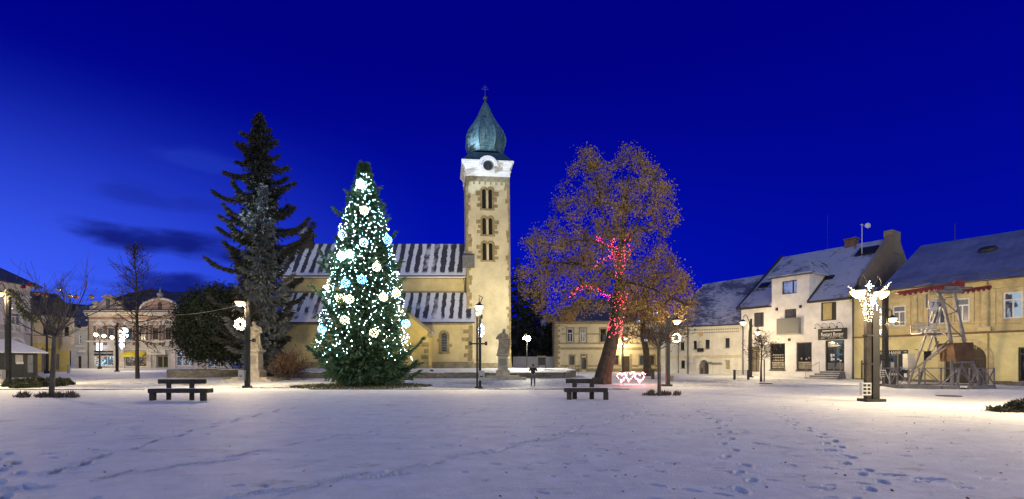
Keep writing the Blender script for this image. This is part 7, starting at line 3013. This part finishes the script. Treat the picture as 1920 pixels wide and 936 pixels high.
def bin_(px, py, hpx, wpx, mat, label, top=True):
    p = gpt(px, py)
    Y = p.y
    h, w_ = hpx / F * Y, wpx / F * Y / 2
    t = thing('litter_bin', p, label, 'litter bin')
    mb = MB()
    mb.lathe(tuple(p), [(w_ * .85, .02), (w_, h * .9), (w_ * 1.05, h * .92), (w_ * .9, h)], 12)
    mb.build('body', mat, t)
    mb = MB()
    for s in (-1, 1): mb.bar((p.x + s * w_ * 1.12, Y, p.z - .03), (p.x + s * w_ * 1.12, Y, p.z + h * 1.02), .06)
    mb.bar((p.x - w_ * 1.15, Y, p.z + h * 1.05), (p.x + w_ * 1.15, Y, p.z + h * 1.05), .07, .05)
    mb.build('bracket', cabm, t)


bin_(1674, 724, 20, 12, blackb, 'black litter bin in a pale bracket near the chairlift pylon')
bin_(1259, 715, 10, 8, M('grey_bin', (.2, .19, .17), .8, .2, 4), 'small grey litter bin right of the wreath lamp post')
bin_(3, 717, 18, 13, cabm, 'pale grey bin at the far left edge by the lamp post')
p = gpt(1224, 711)
t = thing('wooden_post', p, 'short dark post with a feeder board behind the right young tree', 'post')
mb = MB()
mb.box(p.x - .13, p.x + .13, p.y - .13, p.y + .13, p.z - .05, p.z + .85)
mb.build('post', woodd, t)
mb = MB()
mb.box(p.x - .32, p.x + .26, p.y - .2, p.y + .2, p.z + .853, p.z + .95)
mb.box(p.x - .32, p.x - .15, p.y - .18, p.y + .18, p.z + .953, p.z + 1.1)
mb.build('board', woodd, t)

# pedestrian barrier
Y = gY(712)
xa, xb = at(1377, 0, Y).x, at(1403, 0, Y).x
z = gz(Y)
t = thing('barrier', ((xa + xb) / 2, Y, z), 'low iron barrier with two thick posts at the whitewashed house', 'barrier')
for x in (xa, xb):
    mb = MB()
    mb.box(x - .08, x + .08, Y - .08, Y + .08, z - .05, z + .92)
    mb.build('post', lampm, t)
mb = MB()
for q in (.15, .85): mb.bar((xa + .08, Y, z + q), (xb - .08, Y, z + q), .035)
for k in range(1, 10):
    x = xa + (xb - xa) * k / 10
    mb.bar((x, Y, z + .16), (x, Y, z + .84), .022)
mb.build('grille', M('galvanised_rail', (.28, .28, .29), .5, .2, 5), t)
Y = 61
xa, xb = at(1061, 0, Y).x, at(1084, 0, Y).x
z = gz(Y)
mb = MB()
for q in (.4, .85): mb.bar((xa, Y, z + q), (xb, Y, z + q), .05)
for k in range(5):
    x = xa + (xb - xa) * k / 4
    mb.bar((x, Y, z - .05), (x, Y, z + .9), .07)
single(mb, 'railing', lampm, ((xa + xb) / 2, Y, z), 'low dark railing before the left end of the cream house', 'railing')
# notice board
Y = 55.6
xa, xb = at(1009, 0, Y).x, at(1023, 0, Y).x
z = TZ(Y)
t = thing('notice_board', ((xa + xb) / 2, Y, z), 'dark notice board on two thin legs behind the standing man', 'notice board')
for x in (xa, xb):
    mb = MB()
    mb.bar((x, Y, z - .03), (x, Y, z + 1.35), .05)
    mb.build('leg', lampm, t)
mb = MB()
mb.box(xa + .04, xb - .04, Y - .03, Y + .03, z + .4, z + 1.25)
mb.build('panel', blackb, t)
mb = MB()
mb.box(xa - .05, xb + .05, Y - .06, Y + .06, z + 1.353, z + 1.40)
mb.build('cap_rail', cabm, t)
# manhole covers
for (px, py, r_, lab) in ((1779, 743, .55, 'dark manhole cover bare of snow before the chairlift pylon'), (1436, 720, .5, 'dark manhole cover bare of snow near the small staked tree')):
    p = gpt(px, py)
    i_, j_ = np.searchsorted(rows, p.y), np.searchsorted(cc, p.x / p.y)
    p.z = Zg[i_, j_] + .035
    mb = MB()
    mb.lathe(tuple(p), [(r_, -.06), (r_, .0), (r_ * .9, .006), (r_ * .88, 0), (.05, .004)], 20)
    single(mb, 'manhole_cover', M('worn_iron', (.06, .055, .05), .7, .3, 5), tuple(p), lab, 'manhole cover')

# ------------------------------------------------------------------ chairlift pylon on display
galv = M('galvanised_steel', (.135, .13, .15), .55, .25, 2.5, metal=.3)
redp = M('faded_red_paint', (.17, .02, .014), .6, .3, 2.5)
a_ = lambda x, y, d=0.0: at(x, y, 36.8 + d)
p = gxy(1778, 36.8)
t = thing('chairlift_pylon', p, 'old grey steel chairlift pylon with red sheave beam, on display', 'pylon')


def leg(pts, r, name='leg', mat=None, parent=None, n=8):
    mb = MB()
    mb.tube(pts, r, n)
    return mb.build(name, mat or galv, parent or t)


zg_ = lambda v: Vector((v.x, v.y, gz(v.y) - .05))
leg([a_(1758, 546), a_(1766, 562), a_(1776, 600), a_(1783, 640), zg_(a_(1786, 731))], [.12, .12, .115, .115, .125])
leg([a_(1788, 546), a_(1794, 575), a_(1805, 625), a_(1808, 640)], [.11, .11, .11, .11])
leg([a_(1808, 641, -.1), a_(1822, 676, -.1), zg_(a_(1841, 729, -.1))], [.10, .11, .12])
leg([a_(1766, 556, 1.4), a_(1735, 630, 1.8), zg_(a_(1702, 712, 2.2))], [.085, .085, .09])
leg([a_(1771, 560, 2.2), a_(1745, 640, 2.6), zg_(a_(1722, 712, 3.0))], [.075, .075, .08])
for (p0_, p1_) in (((1770, 566), (1797, 588)), ((1778, 590), (1799, 582)), ((1780, 608), (1803, 632)), ((1783, 632), (1806, 630)), ((1772, 558), (1790, 558))):
    mb = MB()
    mb.bar(a_(*p0_), a_(*p1_), .06)
    mb.build('cross_brace', galv, t)
for (p0_, p1_, w_) in (((1703, 700, 2.0), (1785, 644, 0), .16), ((1718, 690, 2.0), (1784, 634, 0), .12), ((1716, 655, 1.9), (1745, 662, 2.2), .07), ((1745, 662, 1.5), (1760, 640, 1.0), .1), ((1738, 610, 1.8), (1783, 633, .1), .14), ((1752, 622, 1), (1760, 664, 1), .12)):
    mb = MB()
    mb.bar(a_(*p0_), a_(*p1_), w_ * .7)
    mb.build('brace', galv, t)
mb = MB()
mb.obox(a_(1774, 547), (.95, 0, 0), (0, .3, 0), (0, 0, .12))
mb.obox(a_(1775, 541), (.5, 0, 0), (0, .42, 0), (0, 0, .1))
mb.build('head_frame', galv, t)
mb = MB()
for s in (0, .55):
    mb.bar(a_(1758 + s * 12, 562, .5), a_(1733 + s * 14, 626, 1.3), .07)
for k in range(11):
    f = k / 10
    u, v = a_(1758, 562, .5).lerp(a_(1733, 626, 1.3), f), a_(1764.6, 562, .5).lerp(a_(1740.7, 626, 1.3), f)
    mb.bar(u, v, .04)
mb.build('ladder', galv, t)
mb = MB()
pl_ = a_(1742, 626, 1.2)
mb.obox(pl_, (.95, 0, 0), (0, .5, 0), (0, 0, .04))
mb.build('platform', galv, t)
mb = MB()
for dx_ in (-.95, -.3, .35, .95):
    for dy_ in (-.5, .5):
        mb.bar(pl_ + Vector((dx_, dy_, 0)), pl_ + Vector((dx_, dy_, .62)), .035)
for zq in (.32, .62):
    for dy_ in (-.5, .5):
        mb.bar(pl_ + Vector((-.95, dy_, zq)), pl_ + Vector((.95, dy_, zq)), .035)
mb.build('guard_rail', galv, t)
# sheave beam
bm0, bm1 = at(1688, 549.5, 35.2), at(1798, 532, 37.4)
mb = MB()
mb.bar(bm0, bm1, .26, .24)
mb.bar(at(1680, 549, 35.2), bm0, .12, .1)
mb.obox(bm1, (.3, 0, 0), (0, .15, 0), (0, 0, .22))
mb.build('sheave_beam', redp, t)
bm2, bm3 = at(1797, 546, 38.6), at(1856, 538, 39.4)
mb = MB()
mb.bar(bm2, bm3, .24, .22)
mb.build('sheave_beam', redp, t)
for (A_, B_, n_) in ((bm0, bm1, 9), (bm2, bm3, 6)):
    d_ = (B_ - A_).normalized()
    sd_ = Vector((-d_.y, d_.x, 0)).normalized()
    for k in range(n_):
        c_ = A_.lerp(B_, (k + .4) / n_ * (.8 if n_ == 9 else 1)) - Vector((0, 0, .17))
        mb = MB()
        ring = [c_ + d_ * .11 * math.cos(2 * PI * q / 14) + Vector((0, 0, .03 + .11 * math.sin(2 * PI * q / 14))) - sd_ * .2 for q in range(14)]
        mb.prism(ring, sd_ * .1)
        mb.build('sheave', redp, t)
mb = MB()
mb.obox(at(1730, 534, 36), (.36, 0, .06), (0, .3, 0), (0, 0, .05))
mb.build('cat_walk', galv, t)
mb = MB()
mb.obox(at(1805, 540, 37.5), (.5, 0, .0), (0, .3, 0), (0, 0, .05))
mb.build('cat_walk', galv, t)
# counterweight hut
mb = MB()
A0, A1, A2, A3 = a_(1787, 643, -.4), a_(1825, 642, -.4), a_(1828, 676, -.4), a_(1792, 678, -.4)
mb.prism([A0, A1, A2, A3], (0, 1.3, 0))
mb.build('counterweight_box', M('rusty_brown_sheet', (.085, .045, .025), .85, .35, 1.8, .3, 10), t)
mb = MB()
mb.bar(a_(1790, 680, -.3), a_(1826, 679, -.3), .12)
mb.bar(a_(1803, 681, 0), zg_(a_(1793, 729, 0)), .1)
mb.bar(a_(1803, 681, 0), zg_(a_(1822, 726, .8)), .1)
mb.build('box_support', galv, t)
mb = MB()
c_ = a_(1749, 572, .2)
mb.obox(c_, (.28, 0, .05), (0, .015, 0), (-.04, 0, .42))
np_ = mb.build('number_plate', M('grey_plate', (.42, .42, .45), .5, .15, 4), t)
fpl = Fac((c_.x - 1, c_.y - .02), (c_.x + 1, c_.y - .02))
fpl.text(np_, '7', 1.0, c_.z, .55, blackb, .005)
mb = MB()
mb.obox(a_(1739, 667, 1.4), (.26, 0, .02), (0, .02, 0), (0, 0, .34))
mb.build('board', blackb, t)
mb = MB()
mb.obox(a_(1704, 678, 2.4), (.28, 0, 0), (0, .25, 0), (0, 0, .6))
mb.build('switch_box', cabm, t)
# hanging double chair
b = a_(1741, 625, -1.2)
ct = thing('lift_chair', b, 'pale metal chair of the lift hanging from the red beam', 'lift chair')
mb = MB()
top = at(1738, 551, 35.75)
mb.tube([top, a_(1737, 575, -1.2), a_(1741, 581, -1.2), a_(1741, 612, -1.2)], .05, 6)
mb.build('hanger', galv, ct)
chm = M('pale_tube', (.45, .43, .38), .45, .15, 5, metal=.3)
cx0, cx1 = -1.0, .95
b = a_(1741, 622, -1.2)
mb = MB()
for (zq, yq) in ((.0, -.35), (.0, -.2), (.0, -.05), (.0, .1)):
    mb.bar(b + Vector((cx0 * .7, yq, zq)), b + Vector((cx1 * .7, yq, zq)), .08, .03)
mb.build('seat_slat', chm, ct)
mb = MB()
for zq in (.2, .33, .46): mb.bar(b + Vector((cx0 * .7, .18, zq)), b + Vector((cx1 * .7, .2, zq)), .03, .08)
mb.build('back_slat', chm, ct)
mb = MB()
for xq in (cx0 * .72, 0, cx1 * .72):
    mb.tube([b + Vector((xq, -.42, -.02)), b + Vector((xq, .14, -.02)), b + Vector((xq, .2, .55))], .03, 5)
mb.tube([b + Vector((cx0 * .75, -.3, .3)), b + Vector((cx0 * .75, -.42, -.0)), b + Vector((cx0 * .4, -.5, -.35)), b + Vector((cx1 * .4, -.5, -.35)), b + Vector((cx1 * .75, -.42, 0)), b + Vector((cx1 * .95, -.2, .62))], .03, 5)
mb.tube([b + Vector((cx0 * .72, .2, .55)), b + Vector((cx1 * .72, .2, .55))], .03, 5)
mb.build('chair_frame', chm, ct)
# fence on its plinth
FP = [(27.35, 36.3), (29.3, 34.95), (30.45, 34.9), None, (31.0, 34.7), (34.0, 36.1), (34.6, 38.4), (28.3, 39.6), (27.35, 36.3)]
ft = thing('fence', (31, 36.9, 0), 'grey steel fence with diagonal bars around the chairlift pylon', 'fence')
mb = MB()
mr = MB()
for A_, B_ in zip(FP, FP[1:]):
    if A_ is None or B_ is None: continue
    A_, B_ = Vector((A_[0], A_[1], 0)), Vector((B_[0], B_[1], 0))
    z0 = gz(36.5)
    A_.z = B_.z = z0
    d_ = (B_ - A_)
    L = d_.length
    mb.obox((A_ + B_) / 2 + Vector((0, 0, .1)), d_ / 2, Vector((-d_.y, d_.x, 0)).normalized() * .11, (0, 0, .12))
    for zq in (1.42,):
        mr.bar(A_ + Vector((0, 0, zq)), B_ + Vector((0, 0, zq)), .05)
    n_ = max(1, round(L / 1.15))
    for k in range(n_ + (1 if abs(B_.x - 30.45) < .01 else 0)):
        q = A_ + d_ * (k / n_)
        pm = MB()
        pm.bar(q + Vector((0, 0, .2)), q + Vector((0, 0, 1.42)), .06)
        pm.build('post', galv, ft)
    for k in range(n_):
        q0, q1 = A_ + d_ * (k / n_), A_ + d_ * ((k + 1) / n_)
        if k % 2: q0, q1 = q1, q0
        dm_ = MB()
        dm_.bar(q0 + Vector((0, 0, .25)), q1 + Vector((0, 0, 1.38)), .05)
        dm_.build('diagonal', galv, ft)
mb.build('plinth', M('grey_kerb', (.16, .15, .15), .85, .25, 3), ft)
mr.build('top_rail', galv, ft)
mb = MB()
mb.poly([(x, y, gz(36.5) + .10) for x, y in [q for q in FP[:-1] if q]])
o = mb.build('floor_slab', gm, ft)


# ------------------------------------------------------------------ the photographer
def skin(name, nodes, edges, mat, parent, sub=2):
    me = bpy.data.meshes.new(name)
    off = root_loc(parent)
    me.from_pydata([(q[0] - off[0], q[1] - off[1], q[2] - off[2]) for q, _ in nodes], edges, [])
    o = bpy.data.objects.new(name, me)
    COL.objects.link(o)
    o.parent = parent
    m = o.modifiers.new('skin', 'SKIN')
    sv = me.skin_vertices[0].data
    for i, (_, r) in enumerate(nodes):
        sv[i].radius = (r, r) if not isinstance(r, tuple) else r
    sv[0].use_root = True
    s = o.modifiers.new('sub', 'SUBSURF')
    s.levels = s.render_levels = sub
    dg = bpy.context.evaluated_depsgraph_get()
    m2 = bpy.data.meshes.new_from_object(o.evaluated_get(dg))
    o.modifiers.clear()
    o.data = m2
    m2.materials.clear()
    m2.materials.append(mat)
    m2.polygons.foreach_set('use_smooth', [True] * len(m2.polygons))
    return o


skinm = M('skin', (.42, .26, .19), .55, .1, 6)
jackm = M('dark_jacket', (.018, .019, .022), .85, .25, 4, .3, 20)
trom = M('grey_trousers', (.10, .10, .11), .85, .2, 4, .3, 20)
bx, by = gpt(999.5, 724).x, gpt(999.5, 724).y
bz = gz(by)
S = (at(0, 683, by).z - bz) / 1.74
pp = thing('person', (bx, by, bz), 'man in dark jacket and grey trousers standing, both hands raised to a camera', 'person')
v = lambda x, y, z: (bx + x * S, by + y * S, bz + z * S)
N, E = [], []


def nd(p_, r, par=None):
    N.append((v(*p_), r * S))
    if par is not None: E.append((par, len(N) - 1))
    return len(N) - 1


pel = nd((0, 0, .95), .13)
wst = nd((0, 0, 1.10), .125, pel)
chs = nd((0, .0, 1.30), .145, wst)
nk0 = nd((0, .0, 1.46), .07, chs)
nk1 = nd((0, -.01, 1.53), .055, nk0)
hd0 = nd((0, -.02, 1.60), .075, nk1)
nd((0, -.02, 1.70), .07, hd0)
for s in (-1, 1):
    h = nd((s * .10, 0, .90), .095, pel)
    kn = nd((s * .115, -.02, .50), .062, h)
    an = nd((s * .12, .02, .10), .042, kn)
    nd((s * .135, -.14, .04), .035, an)
    sh = nd((s * .19, 0, 1.42), .068, chs)
    el = nd((s * .30, -.12, 1.22), .048, sh)
    wr = nd((s * .10, -.30, 1.52), .03, el)
    pa = nd((s * .075, -.32, 1.58), .032, wr)
    for k, (fx_, fz) in enumerate(((.035, .075), (.02, .085), (.004, .085), (-.012, .072))):
        f1 = nd((s * (.06 + fx_ * .3), -.36, 1.60 + fz * .35), .010, pa)
        nd((s * (.03 + fx_ * .3), -.375, 1.60 + fz * .45 - k * .012), .009, f1)
    th = nd((s * .055, -.30, 1.565), .011, pa)
    nd((s * .03, -.32, 1.575), .01, th)
skin('body', N, E, skinm, pp)
# clothes follow the same joints a little further out
N, E = [], []
pel = nd((0, 0, .90), .155)
wst = nd((0, 0, 1.08), .155, pel)
chs = nd((0, 0, 1.30), .175, wst)
nd((0, 0, 1.45), .095, chs)
for s in (-1, 1):
    sh = nd((s * .20, 0, 1.42), .088, chs)
    el = nd((s * .31, -.12, 1.215), .068, sh)
    nd((s * .125, -.275, 1.49), .048, el)
skin('jacket', N, E, jackm, pp)
N, E = [], []
pel = nd((0, 0, .93), .145)
for s in (-1, 1):
    h = nd((s * .105, 0, .85), .112, pel)
    kn = nd((s * .115, -.02, .50), .085, h)
    nd((s * .12, .02, .09), .072, kn)
skin('trousers', N, E, trom, pp)
for s in (-1, 1):
    mb = MB()
    mb.ball(v(s * .13, -.06, .045), .055 * S, 10, 6, 1, 2.4, .9)
    mb.build('shoe', blackb, pp, True)
mb = MB()
mb.ball(v(0, .005, 1.675), .092 * S, 12, 8, .95, 1.1, .95)
mb.build('hair', M('dark_grey_hair', (.05, .045, .04), .8, .2, 8), pp, True)
mb = MB()
mb.ball(v(0, -.1, 1.625), .018 * S, 8, 6, 1, 1.2, 1.5)
for s in (-1, 1): mb.ball(v(s * .085, -.01, 1.63), .02 * S, 8, 6, .5, 1, 1.6)
mb.build('face', skinm, pp, True)
mb = MB()
c_ = Vector(v(0, -.36, 1.605))
mb.obox(c_, (.075 * S, 0, 0), (0, .012 * S, 0), (0, 0, .045 * S))
mb.lathe((0, 0, 0), [(.001, 0), (.03, 0), (.03, .04), (.001, .045)], 12)
k0 = len(mb.v) - 48
mb.v[k0:] = [(c_.x + x * S, c_.y - .012 * S - z * S, c_.z + y * S) for x, y, z in mb.v[k0:]]
single(mb, 'camera_body', blackb, tuple(c_), 'small black camera held up in front of the standing man\'s face', 'camera')
